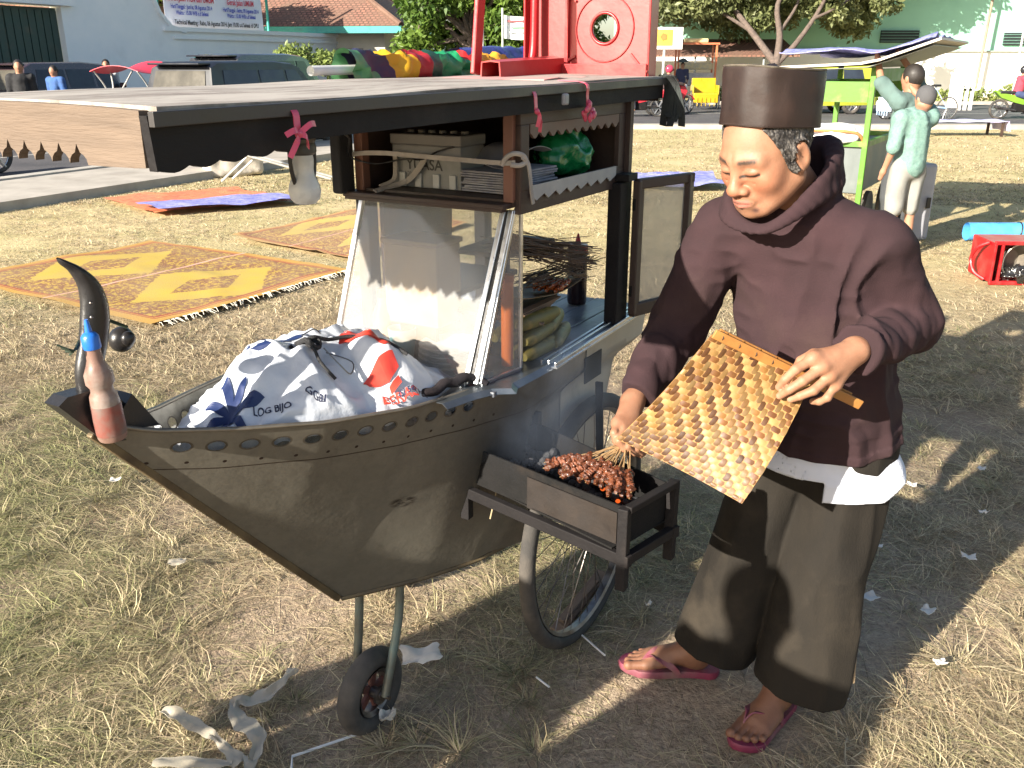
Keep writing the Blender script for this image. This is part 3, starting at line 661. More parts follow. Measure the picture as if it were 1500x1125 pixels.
def hull_mat():
    m, nt, b = _new("riveted_zinc")
    uv = nd(nt, "ShaderNodeUVMap"); uv.uv_map = "UVMap"; sp = nd(nt, "ShaderNodeSeparateXYZ"); nt.links.new(uv.outputs[0], sp.inputs[0]); U, V = sp.outputs[0], sp.outputs[1]
    def dots(pitch, v0, ru, rv, soft=.0):
        fu = mth(nt, 'SUBTRACT', mth(nt, 'FRACT', mth(nt, 'DIVIDE', U, pitch)), .5); du = mth(nt, 'DIVIDE', mth(nt, 'MULTIPLY', fu, pitch), ru); dv = mth(nt, 'DIVIDE', mth(nt, 'SUBTRACT', V, v0), rv)
        return mth(nt, 'SQRT', mth(nt, 'ADD', mth(nt, 'MULTIPLY', du, du), mth(nt, 'MULTIPLY', dv, dv)))
    hd = dots(.052, .038, .0135, .0108); rd = dots(.058, .078, .0035, .0035)
    inr = mth(nt, 'MULTIPLY', mth(nt, 'GREATER_THAN', U, .10), mth(nt, 'LESS_THAN', U, .72))
    hole = mth(nt, 'MULTIPLY', mth(nt, 'LESS_THAN', hd, 1.0), inr); rim = mth(nt, 'MULTIPLY', mth(nt, 'LESS_THAN', hd, 1.28), inr); riv = mth(nt, 'MULTIPLY', mth(nt, 'LESS_THAN', rd, 1.0), mth(nt, 'LESS_THAN', U, .8))
    wob, wraw = noise_fac(nt, 3, 3); vs_ = mth(nt, 'ADD', V, mth(nt, 'MULTIPLY', wraw, .012))
    seam = mth(nt, 'LESS_THAN', mth(nt, 'ABSOLUTE', mth(nt, 'SUBTRACT', vs_, .101)), .0014)
    f1, _ = noise_fac(nt, 2.2, 6, .65, .35, .65); f2, _ = noise_fac(nt, 11, 6, .7, .42, .7, seed=3); f3, _ = noise_fac(nt, 45, 4, .7, .45, .75, seed=6)
    c = mix(nt, f1, (.235, .218, .18), (.178, .163, .132)); c = mix(nt, mth(nt, 'MULTIPLY', f2, .28), c, (.075, .060, .045)); c = mix(nt, mth(nt, 'MULTIPLY', f3, .22), c, (.31, .285, .23))
    # drips and scuffs running down the sheet, one knot-like rusty scar
    dr, _ = noise_fac(nt, 8, 5, .7, .58, .75, stretch=(3.5, 3.5, .35), seed=9); c = mix(nt, mth(nt, 'MULTIPLY', dr, .30), c, (.075, .055, .04))
    sc, _ = noise_fac(nt, 60, 3, .6, .4, .55, stretch=(.6, .6, 2.5)); su = mth(nt, 'DIVIDE', mth(nt, 'SUBTRACT', U, .60), .03); sv = mth(nt, 'DIVIDE', mth(nt, 'SUBTRACT', V, .275), .016); sd_ = mth(nt, 'ADD', mth(nt, 'MULTIPLY', su, su), mth(nt, 'MULTIPLY', sv, sv))
    c = mix(nt, mth(nt, 'MULTIPLY', mth(nt, 'MINIMUM', mth(nt, 'MAXIMUM', mth(nt, 'SUBTRACT', 1.35, sd_), 0.0), 1.0), sc), c, (.03, .02, .015))
    q1 = mth(nt, 'DIVIDE', mth(nt, 'SUBTRACT', U, .90), .30); q2 = mth(nt, 'DIVIDE', mth(nt, 'SUBTRACT', V, .20), .26); so_ = nd(nt, 'ShaderNodeMapRange'); so_.inputs[1].default_value = 1.15; so_.inputs[2].default_value = .25; nt.links.new(mth(nt, 'ADD', mth(nt, 'SQRT', mth(nt, 'ADD', mth(nt, 'MULTIPLY', q1, q1), mth(nt, 'MULTIPLY', q2, q2))), mth(nt, 'MULTIPLY', f1, .25)), so_.inputs[0])
    c = mix(nt, mth(nt, 'MULTIPLY', so_.outputs[0], .93), c, (.022, .02, .02))
    c = mix(nt, rim, c, (.10, .085, .065)); c = mix(nt, riv, c, (.035, .02, .015)); c = mix(nt, seam, c, (.05, .035, .025))
    nt.links.new(c, b.inputs["Base Color"]); setin(b, "Metallic", .45)
    rr = nd(nt, "ShaderNodeMapRange"); rr.inputs[3].default_value = .42; rr.inputs[4].default_value = .7; nt.links.new(f2, rr.inputs[0]); nt.links.new(rr.outputs[0], b.inputs["Roughness"])
    c = mix(nt, hole, c, (.80, .84, .88)); nt.links.new(c, b.inputs['Base Color']); rg2 = nd(nt, 'ShaderNodeMix'); nt.links.new(hole, rg2.inputs[0]); nt.links.new(rr.outputs[0], rg2.inputs[2]); rg2.inputs[3].default_value = .08; nt.links.new(rg2.outputs[0], b.inputs['Roughness']); nt.links.new(mth(nt, 'ADD', mth(nt, 'MULTIPLY', hole, .55), .45), b.inputs['Metallic'])
    nt.links.new(mth(nt, 'SUBTRACT', 1.0, mth(nt, 'MULTIPLY', hole, .5)), b.inputs["Alpha"])
    hgt = mth(nt, 'ADD', mth(nt, 'MULTIPLY', f1, .5), mth(nt, 'ADD', mth(nt, 'MULTIPLY', riv, .3), mth(nt, 'SUBTRACT', mth(nt, 'MULTIPLY', rim, .35), mth(nt, 'MULTIPLY', seam, .4))))
    bp = nd(nt, "ShaderNodeBump"); bp.inputs["Strength"].default_value = .5; bp.inputs["Distance"].default_value = .008; nt.links.new(hgt, bp.inputs["Height"]); nt.links.new(bp.outputs[0], b.inputs["Normal"])
    return m
hullm = hull_mat()
zinc_bare = M("bare_zinc", (.44, .43, .40), (.32, .31, .29), 5, .5, .5, bump=.25, bscale=12, dirt=(.07, .065, .06), dscale=4, dlo=.56, dhi=.74, bdist=.006)
S_K = [-.614, -.53, -.406, -.26, -.084, .095, .25, .5, .9]
W_K = [.004, .045, .111, .189, .253, .288, .325, .335, .335]
Z_K = [1.066, 1.03, 1.003, .98, .962, .952, .945, .94, .935]
B_S = [-.055, .03, .11, .245, .403, .6, .9]; B_W = [.002, .06, .115, .185, .225, .24, .24]
def hull_side(side, s0, s1, n):
    """returns grid and uv of one side"""
    P = []; UVs = []; nv = 26
    for s in np.linspace(s0, s1, n):
        hw = np.interp(s, S_K, W_K); zt = np.interp(s, S_K, Z_K)
        if s < -.055: bw = .002; zb = np.interp(s, [-.614, -.055], [1.05, .425])
        else: bw = np.interp(s, B_S, B_W); zb = .42
        row = []; ur = []; ln = 0; pv = None
        for j in range(nv):
            t = j / (nv - 1); z = zt + (zb - zt) * t
            w_ = hw + (bw - hw) * t + (.045 if s < -.055 else .10 * min(1, .45 + (s + .055) * 4)) * min(hw, .25) * math.sin(math.pi * t) * (1 if s < .3 else max(0, 1 - (s - .3) * 4))
            if s > .3:  # wheel recess: side tucks in under the deck edge
                k = min(1, (s - .3) / .12); tgt = .335 if z > .87 else .262 + (.335 - .262) * max(0, (z - .80) / .07); w_ = w_ * (1 - k) + k * min(w_ + .02, tgt)
            sk = s
            if s > .7: sk = s - (zt - z) * .42 * (s - .7) / .26   # raked stern
            if pv is not None: ln += math.hypot(z - pv[0], w_ - pv[1])
            pv = (z, w_); W_ = w_ if side > 0 else -(w_ * .9)
            row.append(L(sk, W_, z)); ur.append((s + .614, ln))
        P.append(row); UVs.append(ur)
    return P, UVs
def uv_grid(o, UVs):
    uvl = o.data.uv_layers.new(name="UVMap"); flat = [q for r_ in UVs for q in r_]
    for l in o.data.loops: uvl.data[l.index].uv = flat[l.vertex_index]
for side in (1, -1):
    P, U_ = hull_side(side, -.614, .56, 90); mb = MB(); mb.grid(P); o = newobj("hull_side", np.array(mb.v), mb.f, hullm, cart, smooth=True); uv_grid(o, U_)
    P, U_ = hull_side(side, .56, .96, 34); mb = MB(); mb.grid([[(x, y + (-.002 if side > 0 else .002), z) for x, y, z in r_] for r_ in P]); mb.build("stern_panel", zinc_bare, cart, smooth=40)
mb = MB(); P = []
for s in np.linspace(-.055, .74, 20): bw = np.interp(s, B_S, B_W); P.append([L(s, bw * q * (1 if q > 0 else .9), .42) for q in (-1, -.5, 0, .5, 1)])
mb.sheet(P, .004); mb.build("hull_bottom", zinc_bare, cart)
P = [[L(.96 - (.935 - z) * .42, .335 * q * (1 if q > 0 else .9) * (1 if z > .87 else .79), z) for z in (.935, .87, .8, .6, .42)] for q in (-1, 0, 1)]
mb = MB(); mb.sheet(P, .004); mb.build("transom", zinc_bare, cart)
# rolled rim along both gunwales, stem strip, bottom edge strip
mb = MB()
for side in (1, -1):
    mb.tube([L(s, np.interp(s, S_K, W_K) * side * (1 if side > 0 else .9), np.interp(s, S_K, Z_K) + .002) for s in np.linspace(-.6, .2, 30)], .0045, 8)
mb.build("gunwale_rim", M("rim_metal", (.26, .23, .19), (.15, .13, .10), 9, .45, .6), cart, smooth=60)
stemm = M("stem_strip", (.20, .15, .08), (.09, .065, .04), 14, .55, .4, bump=.4, dirt=(.04, .025, .02))
mb = MB(); mb.bar(L(-.615, 0, 1.05), L(-.062, 0, .425), .014, .016, bev=.003); mb.build("stem_strip", stemm, cart)
mb = MB(); mb.tube([L(s, np.interp(s, B_S, B_W) + .002, .422) for s in np.linspace(-.055, .72, 18)], .006, 6); mb.build("chine_strip", stemm, cart)
# inner floor of the hold
def _hfw(s, z): zt = np.interp(s, S_K, Z_K); zb = .42 if s > -.055 else np.interp(s, [-.614, -.055], [1.05, .425]); t = (zt - z) / (zt - zb); bw = np.interp(s, B_S, B_W) if s > -.055 else 0; h = np.interp(s, S_K, W_K); return h + (bw - h) * t
mb = MB(); mb.sheet([[L(s, _hfw(s, .82) * q * .92, .82) for q in (-1, -.4, .4, .98)] for s in np.linspace(-.36, .5, 12)], .01); mb.build("hold_floor", wood_black, cart)
# bow: black beak block and carved horn
blackp = M("black_paint", (.022, .021, .022), (.014, .013, .014), 8, .38, bump=.3, bscale=40, dirt=(.07, .055, .045), dscale=8, dlo=.6, dhi=.85)
mb = MB(); pl = [(-.672, 1.118), (-.655, 1.128), (-.585, 1.125), (-.52, 1.035), (-.555, 1.02), (-.60, 1.03), (-.625, 1.06)]
mb.prism([(a, b) for a, b in pl], L(0, .018, 0), (1, 0, 0), (0, 0, 1), -.036); mb.prism([(-.60, 1.05), (-.50, 1.028), (-.545, 1.10)], L(0, .024, 0), (1, 0, 0), (0, 0, 1), -.048); mb.build("beak", blackp, cart)
cen = [at(140, 610, y=1), ]
def bowpt(px, py, w_=0.0):   # point on the boat's centre plane under a photo pixel
    r = _ray(px, py); o_ = np.array([0, 0, CAM_H]) - CO; t = (w_ - o_ @ CN) / (r @ CN); q = o_ + t * r; return (q @ CA, w_, q[2])
hp = [(146, 612, 24), (134, 575, 25), (131, 540, 27), (136, 505, 28), (139, 470, 28), (137, 440, 24), (128, 415, 18), (110, 395, 11), (92, 384, 7), (84, 378, 2)]
cl_ = []; 
for px, py, wpx in hp:
    s_, w_, z_ = bowpt(px, py); cl_.append((s_, z_, wpx * 1.28 / 1340))
pts = spline([Vector((a, b, c)) for a, b, c in cl_], 6); V_ = []; nn = 14
for i, p in enumerate(pts):
    d = (pts[min(i + 1, len(pts) - 1)] - pts[max(i - 1, 0)]); d.z = 0; d.normalize(); nx, nz = -d.y, d.x
    V_.append([L(p.x + nx * p.z * .95 * math.cos(a), .0 + .016 * math.sin(a) * min(1, p.z / .012), p.y + nz * p.z * .55 * math.cos(a)) for a in np.linspace(0, 2 * math.pi, nn, endpoint=False)])
mb = MB(); mb.grid(V_, closed_v=True); horn = mb.build("horn", blackp, cart, smooth=50)
mb = MB()
for px, py in ((135, 444), (136, 465)):
    s_, w_, z_ = bowpt(px, py, .02); mb.ell(L(s_, .017, z_), (.0028, .0028, .0028), nu=10, nv=6)
mb.build("screw_head", chrome, horn)
bp_ = bowpt(178, 497, -.03); mb = MB(); mb.ell(L(*bp_), (.022, .02, .022)); mb.ell(L(bp_[0], bp_[1] + .018, bp_[2] + .004), (.013, .01, .013)); mb.build("horn_knob", blackp, cart, smooth=60)
a_ = bowpt(150, 480, .0); mb = MB(); mb.tube([L(*a_), L(a_[0] + .02, -.02, a_[2] + .006), L(bp_[0], bp_[1] + .02, bp_[2] + .024)], .003, 6, sub=4)
b_ = bowpt(118, 505, .018); c_ = bowpt(82, 505, .018)
for k in range(4): mb.tube([L(b_[0], .015, b_[2] + k * .002), L((b_[0] + c_[0]) / 2, .03, b_[2] - .002), L(c_[0] + .006 * k, .02, c_[2] - .007 * k)], .0018, 5, sub=3)
mb.build("cord_tie", M("green_black_cord", (.03, .05, .03), None, 20, .8), cart)

# deck
mb = MB(); nb = 8
for i in range(nb):
    w0, w1 = -.31 + .65 * i / nb, -.31 + .65 * (i + 1) / nb
    sa = .10 if w1 < .2 else (.13 if i == nb - 2 else .10)
    mb.box(L((.10 + .955) / 2 + random.uniform(-.004, .004), (w0 + w1) / 2, .948 + random.uniform(0, .002)), (.855, .65 / nb - .003, .012), bev=.002)
mb.build("deck", deckm, cart)
mb = MB(); mb.sheet([[L(s, w_, .957 - .01 * (q == 2)) for q, w_ in enumerate((a, b, b + .012))] for s, a, b in ((-.02, .262, .285), (.06, .25, .305), (.105, .24, .325), (.13, .24, .362), (.16, .24, .348), (.24, .24, .352), (.33, .25, .355))], .002)
mb.build("deck_flashing", M("flashing", (.22, .25, .28), (.12, .14, .16), 6, .35, .8, bump=.3, dirt=(.03, .03, .035)), cart)
# aluminium sliding track along the deck edge
mb = MB(); p0, p1 = L(.315, .372, .958), L(.88, .355, .958)
for dw, dz in ((0, .0), (.018, .003), (.036, 0)):
    mb.bar((p0[0], p0[1] + dw, p0[2] + dz), (p1[0], p1[1] + dw, p1[2] + dz), .006, .014, bev=.001)
mb.bar((p0[0], p0[1] + .018, p0[2] - .006), (p1[0], p1[1] + .018, p1[2] - .006), .046, .004)
mb.build("track_rail", alu, cart)
mb = MB(); mb.box(L(.60, .3375, .868), (.10, .004, .07), bev=.001); mb.build("vent_opening", M("sooty_gap", (.02, .02, .022), None, 4, .8), cart)

# wheels
def wheel(name, c, rad, tyre, nsp, parent, width=1.0, spokes=True):
    """wheel in local x-z plane centred at c"""
    e = bpy.data.objects.new(name, None); COL.objects.link(e); e.parent = parent; e.location = c
    ring = [(rad - tyre, 0)]
    mb = MB(); P = []
    for i in range(72):
        a = 2 * math.pi * i / 72; row = []
        for j in range(14):
            b = 2 * math.pi * j / 14; rr = rad - tyre + tyre * math.cos(b) * (1 + (.03 if (i % 2 and abs(math.cos(b)) > .5) else 0)); row.append((rr * math.cos(a), tyre * width * math.sin(b), rr * math.sin(a)))
        P.append(row)
    mb.grid(P, True, True); mb.build("tyre", rubber, e, smooth=60)
    mb = MB(); P = []
    ri = rad - 2 * tyre
    for i in range(60):
        a = 2 * math.pi * i / 60; P.append([(r_ * math.cos(a), y, r_ * math.sin(a)) for r_, y in ((ri + .002, -tyre * .7 * width), (ri - tyre * .35, -tyre * .45 * width), (ri - tyre * .35, tyre * .45 * width), (ri + .002, tyre * .7 * width))])
    mb.grid(P, True, True); mb.build("rim", chrome, e, smooth=40)
    mb = MB(); hb = tyre * 1.6; mb.cyl((0, -hb, 0), (0, hb, 0), tyre * .55, n=14); mb.cyl((0, -hb * .9, 0), (0, -hb * .7, 0), tyre * .95, n=14); mb.cyl((0, hb * .7, 0), (0, hb * .9, 0), tyre * .95, n=14); mb.cyl((0, -hb * 1.5, 0), (0, hb * 1.5, 0), tyre * .22, n=8); mb.build("hub", chrome, e, smooth=40)
    mb = MB()
    if spokes:
        for i in range(nsp):
            a = 2 * math.pi * (i + .5) / nsp; s_ = 1 if i % 2 else -1; a2 = a + (.28 if (i // 2) % 2 else -.28)
            mb.cyl((tyre * .85 * math.cos(a2), s_ * hb * .8, tyre * .85 * math.sin(a2)), ((ri - .004) * math.cos(a), 0, (ri - .004) * math.sin(a)), .0014, n=5)
        mb.build("spokes", chrome, e)
    else:
        for i in range(nsp):
            a = 2 * math.pi * i / nsp; mb.bar((0, 0, 0), (ri * math.cos(a), 0, ri * math.sin(a)), .012, .02, bev=.003)
        mb.build("spokes", M("rusty_red", (.16, .05, .035), (.08, .03, .02), 9, .7), e)
    return e
wheel("wheel", L(.671, .300, .372), .375, .021, 36, cart)
wheel("wheel", L(.671, -.330, .372), .375, .021, 36, cart)
mb = MB(); mb.cyl(L(.671, -.38, .372), L(.671, .35, .372), .011, n=10); mb.build("axle", iron, cart)
mb = MB()
for w_ in (.345, .255): mb.bar(L(.671, w_, .36), L(.671, w_ - .02, .80), .02, .008)
mb.build("axle_bracket", iron, cart)
wheel("front_wheel", L(.018, .012, .112), .113, .026, 5, cart, 1.1, spokes=False)
tealp = M("worn_teal_pipe", (.13, .22, .21), (.20, .20, .16), 9, .5, .3, bump=.2, dirt=(.13, .11, .08), dscale=9, dlo=.4, dhi=.7)
mb = MB()
for w_, st in ((-.034, .058), (.058, .10)):
    mb.tube([L(st, w_, .43), L(st - .012, w_, .30), L(.018, w_ * (1 if w_ > 0 else 1), .112)], .011, 10, sub=4)
mb.build("fork", tealp, cart, smooth=60)

# glass display front: slanted pane in aluminium frame + triangular side wing
glz = M("hazy_glass", (.42, .43, .43), (.33, .35, .36), 3.5, .10, bump=.03, bscale=30, alpha=.33, spec=1.0, dirt=(.45, .36, .26), dscale=5, dlo=.45, dhi=.7)
gf = bpy.data.objects.new("glass_front", None); COL.objects.link(gf); gf.parent = cart
A_, B_, C_, D_ = L(.098, -.104, .962), L(.098, .268, .962), L(.222, .292, 1.322), L(.222, -.092, 1.322)
mb = MB(); mb.sheet([[A_, D_], [B_, C_]], .003); mb.build("pane", glz, gf)
mb = MB()
for p, q, t in ((A_, D_, .011), (B_, C_, .013), (A_, B_, .012), (D_, C_, .011)): mb.bar(p, q, t, .012, up=(0, 1, 0) if p[0] != q[0] else (0, 0, 1), bev=.0015)
B2, C2 = L(.106, .288, .962), L(.226, .309, 1.322)
mb.bar(B2, C2, .013, .013, up=(0, 1, 0), bev=.002); mb.build("frame", alu, gf)
mb = MB(); mb.bar(L(.102, .279, .962), L(.224, .301, 1.322), .008, .008, up=(0, 1, 0)); mb.build("rubber_seal", blackp, gf)
gs = bpy.data.objects.new("glass_wing", None); COL.objects.link(gs); gs.parent = cart
E_, F_, G_, H_ = L(.112, .296, .962), L(.248, .318, .962), L(.248, .318, 1.322), L(.230, .313, 1.322)
mb = MB(); mb.sheet([[E_, H_], [F_, G_]], .003); mb.build("pane", glz, gs)
mb = MB()
for p, q in ((E_, F_), (F_, G_), (G_, H_), (E_, H_)): mb.bar(p, q, .007, .009, up=(0, 0, 1) if p[2] == q[2] else (1, 0, 0), bev=.0015)
mb.build("frame", alu, gs)

# upper cabinet
cab = bpy.data.objects.new("upper_cabinet", None); COL.objects.link(cab); cab.parent = cart
mb = MB(); mb.box(L(.495, .11, 1.338), (.56, .42, .014)); mb.box(L(.495, .11, 1.532), (.56, .42, .012)); mb.box(L(.77, .11, 1.435), (.012, .414, .18)); mb.box(L(.495, -.094, 1.435), (.55, .012, .18)); mb.build("carcass", wood_dark, cab)
mb = MB(); mb.box(L(.50, .325, 1.342), (.56, .014, .055), bev=.002); mb.box(L(.50, .325, 1.512), (.56, .014, .030), bev=.002); mb.box(L(.752, .325, 1.43), (.05, .014, .135), bev=.002); mb.box(L(.238, .325, 1.43), (.036, .016, .135), bev=.002); mb.build("side_frame", wood_dark, cab)
def scal(n, w_, h, d, inv=False, seed=0):
    """scalloped strip outline, points hanging down"""
    out = [(0, 0)]; 
    for i in range(n):
        for k in range(1, 7): t = k / 6; out.append((w_ * (i + t) / n, -h + d * abs(math.cos(math.pi * t)) ** 2.2 * (1 if k < 6 or i == n - 1 else 1)))
    out[0] = (0, -h + d); return [(0, 0)] + out + [(w_, 0)]
mb = MB(); mb.prism(scal(11, .46, .030, .012), L(.262, .326, 1.497), (1, 0, 0), (0, 0, 1), .006); mb.build("scalloped_trim", M("trim_wood", (.16, .10, .075), (.09, .055, .045), 8, .6), cab)
mb = MB(); mb.prism([(0, 0), (.44, 0)] + [(.44 - .44 * i / 24, -.022 - .006 * (i % 3)) for i in range(25)], L(.262, .335, 1.372), (1, 0, 0), (0, 0, 1), .003); mb.build("shelf_paper", M("shelf_paper", (.42, .42, .40), (.30, .30, .30), 12, .8), cab)
for w_ in (.308, -.088): mb = MB(); mb.box(L(.222, w_, 1.435), (.026, .024, .19), bev=.002); mb.build("front_stile", wood_red, cab)
mb = MB(); mb.box(L(.205, .10, 1.334), (.055, .43, .012), bev=.003); mb.box(L(.19, .10, 1.3255), (.02, .42, .006)); mb.build("front_lip", wood_dark, cab)
mb = MB(); mb.box(L(.185, -.115, 1.43), (.05, .03, .19), bev=.006); mb.box(L(.2, -.135, 1.43), (.02, .02, .17)); mb.build("hanging_curtain", M("black_cloth", (.015, .014, .015), None, 10, .9, bump=.4, bscale=20), cab)
# lower back board with round openings (dark) and posts
mb = MB()
bb = [(.28, .96), (.60, .96), (.60, 1.02), (.585, 1.06), (.60, 1.12), (.57, 1.17), (.58, 1.335), (.28, 1.335)]
bm_ = bmesh.new()
def board_with_holes(outline, holes, o_, u_, v_, th, name, m, parent):
    """flat board with round holes, built by triangulated fill"""
    from mathutils.geometry import delaunay_2d_cdt
    pts = [Vector(p) for p in outline]; edges = [(i, (i + 1) % len(pts)) for i in range(len(pts))]
    for (cx, cy, r_) in holes:
        k = len(pts); n = 20; pts += [Vector((cx + r_ * math.cos(2 * math.pi * i / n), cy + r_ * math.sin(2 * math.pi * i / n))) for i in range(n)]; edges += [(k + i, k + (i + 1) % n) for i in range(n)]
    V, E_, F_, *_ = delaunay_2d_cdt(pts, edges, [], 1, 1e-6)
    F2 = []
    for f in F_:
        c = sum((V[i] for i in f), Vector((0, 0))) / len(f)
        if all((c - Vector((h[0], h[1]))).length > h[2] for h in holes): F2.append(list(f))
    o_, u_, v_ = Vector(o_), Vector(u_), Vector(v_); n_ = u_.cross(v_).normalized() * th; N = len(V)
    vs_ = [o_ + u_ * p.x + v_ * p.y for p in V]; vs_ += [q + n_ for q in vs_]; cnt = {}
    for f in F2:
        for i in range(len(f)): e_ = (f[i], f[(i + 1) % len(f)]); cnt[e_] = 1
    fs = [tuple(f) for f in F2] + [tuple(i + N for i in f[::-1]) for f in F2] + [(b, a, a + N, b + N) for a, b in cnt if (b, a) not in cnt]
    mb = MB(); mb.add(vs_, fs); return mb.build(name, m, parent)
board_with_holes(bb, [(.50, 1.115, .032), (.43, 1.112, .014), (.36, 1.115, .03)], L(0, -.09, 0), (1, 0, 0), (0, 0, 1), .012, "back_board", wood_dark, cart)
mb = MB(); mb.box(L(.43, .02, 1.10), (.30, .20, .012)); mb.box(L(.43, .02, 1.00), (.30, .20, .012)); mb.build("inner_shelf", wood_dark, cart)
for s_, w_, a, b in ((.715, .338, .955, 1.33), (.762, .332, .955, 1.345), (.75, -.09, .955, 1.33), (.27, -.12, .955, 1.33)):
    mb = MB(); mb.box(L(s_, w_, (a + b) / 2), (.04, .036, b - a), bev=.003); mb.build("post", wood_black, cart)
mb = MB(); mb.box(L(.74, .345, 1.342), (.06, .05, .018), bev=.002); mb.build("post_cap", wood_black, cart)
mb = MB(); mb.bar(L(.775, .315, 1.43), L(.775, .345, 1.43), .02, .2); mb.build("corner_post", wood_dark, cart)
# open glazed door at the stern
dr = bpy.data.objects.new("door", None); COL.objects.link(dr); dr.parent = cart
h0, h1 = np.array(L(.775, .372, 0)), np.array(L(.972, .438, 0)); dz = np.array([0, 0, 1.0])
def dp(t, z): return tuple(h0 + (h1 - h0) * t + dz * z)
mb = MB()
for p, q, t in ((dp(.0, .975), dp(0, 1.332), .034), (dp(1, .975), dp(1, 1.332), .034), (dp(-.05, 1.322), dp(1.07, 1.322), .026), (dp(-.05, .985), dp(1.07, .985), .036)): mb.bar(p, q, .02, t, up=(0, 0, 1), bev=.003)
mb.build("door_frame", wood_dark, dr)
mb = MB(); mb.sheet([[dp(.06, 1.0), dp(.06, 1.31)], [dp(.94, 1.0), dp(.94, 1.31)]], .003); mb.build("pane", M("dusty_door_glass", (.52, .49, .42), (.44, .42, .36), 3, .3, alpha=.58, bump=.02), dr)
mb = MB()
for z in (1.04, 1.27): mb.cyl(dp(-.07, z - .015), dp(-.07, z + .015), .006, n=8)
mb.build("hinge", iron, dr)
# charcoal-black star shaped float hanging from the door
hx = at(952, 490, y=2.66); e = empty("hanging_ornament", hx, 0, "small black flower shaped weight hanging on a cord from the cart's open door", "ornament")
mb = MB()
for k in range(5): a = math.pi * 2 * k / 5 + .5; mb.ell((.016 * math.cos(a), 0, .016 * math.sin(a)), (.0115, .009, .0115), nu=12, nv=8)
mb.ell((0, 0, 0), (.010, .011, .010), nu=10, nv=8); mb.build("petals", blackp, e, smooth=70)
mb = MB(); mb.tube([(0, 0, .024), (.001, 0, .075)], .0014, 6); mb.build("cord", blackp, e)

# roof
roof = bpy.data.objects.new("roof", None); COL.objects.link(roof); roof.parent = cart
def rz_(s, w_): # top of the roof sheet
    e = 1.5625 + (s + .69) / 1.65 * .0155
    q = np.clip(1 - ((w_ - .04) / .31) ** 2, 0, 1); return e + .005 * q + .0015 * math.sin(s * 9 + w_ * 5)
def roofm():
    m, nt, b = _new("weathered_roof_sheet")
    f1, _ = noise_fac(nt, 1.5, 5, .6, .35, .65); f2, _ = noise_fac(nt, 5, 6, .75, .46, .60, stretch=(.5, 2, 1), seed=2); f3, _ = noise_fac(nt, 22, 5, .7, .58, .75, stretch=(.4, 2.4, 1), seed=5)
    c = mix(nt, f1, (.40, .36, .315), (.30, .27, .235)); c = mix(nt, mth(nt, 'MULTIPLY', f2, .8), c, (.14, .11, .09)); c = mix(nt, mth(nt, 'MULTIPLY', f3, .7), c, (.10, .09, .08))
    nt.links.new(c, b.inputs["Base Color"]); b.inputs["Roughness"].default_value = .75
    bp = nd(nt, "ShaderNodeBump"); bp.inputs["Strength"].default_value = .4; bp.inputs["Distance"].default_value = .004; nt.links.new(f3, bp.inputs["Height"]); nt.links.new(bp.outputs[0], b.inputs["Normal"]); return m
mb = MB(); mb.sheet([[L(s, w_, rz_(s, w_)) for w_ in np.linspace(-.27, .352, 14)] for s in np.linspace(-.692, .972, 40)], .006); mb.build("roof_sheet", roofm(), roof, smooth=40)
mb = MB(); mb.sheet([[L(s, w_, 1.545) for w_ in (-.26, .334)] for s in (-.68, .95)], .006); mb.build("ceiling_board", wood_dark, roof)
prof = [(-.7075, 1.560), (-.702, 1.495)]
for i in range(5):
    for k in range(1, 7): prof.append((-.702 + .050 * (i + k / 6), 1.499 + i * .0022 - .0075 * math.sin(math.pi * k / 6)))
prof += [(-.46, 1.515), (.962, 1.528), (.962, 1.5745)]
mb = MB(); mb.prism(prof, L(0, .352, 0), (1, 0, 0), (0, 0, 1), -.014); mb.build("fascia", wood_black, roof)
mb = MB(); mb.bar(L(-.7075, .359, 1.5560), L(.965, .359, 1.5715), .010, .018, bev=.001); mb.build("fascia_trim", M("trim_dark", (.045, .04, .038), (.02, .018, .018), 9, .5), roof)
mb = MB(); mb.bar(L(-.69, -.265, 1.54), L(.962, -.265, 1.545), .012, .05); mb.bar(L(.968, -.26, 1.54), L(.968, .34, 1.545), .012, .05); mb.build("fascia", wood_dark, roof)
# pale front board with sawn points along its lower edge
pf = []; nt_ = 10; W0, W1 = -.275, .337
for i in range(13): t = i / 12; wv = W1 + (W0 - W1) * t; pf.append((wv, 1.5655 + .006 * math.sin(math.pi * min(1, t * 1.0)) ** .8))
low = []; x = W0; step = .036
low = []
n_pts = int((W1 - .075 - W0) / step)
for i in range(n_pts):
    a = W0 + step * i
    for dx, dz_ in ((0, 0), (.05, .005), (.18, .010), (.36, .013), (.5, .024), (.64, .013), (.82, .010), (.95, .005)): low.append((a + dx * step, 1.499 + dz_ if dx else 1.498))
low.append((W0 + step * n_pts, 1.497)); low += [(W1 - .02, 1.498), (W1, 1.499)]
poly = [(-a, z) for a, z in pf] + [(-a, z) for a, z in low]
mb = MB(); mb.prism(poly, (-.706, 0, 0), (0, 1, 0), (0, 0, 1), .013); mb.build("front_board", wood_pale, roof)
mb = MB(); mb.cyl((-.7085, .02, 1.553), (-.700, .02, 1.553), .005, n=14); mb.build("knot", M("knot_dark", (.05, .03, .015), None, 9, .8), roof)

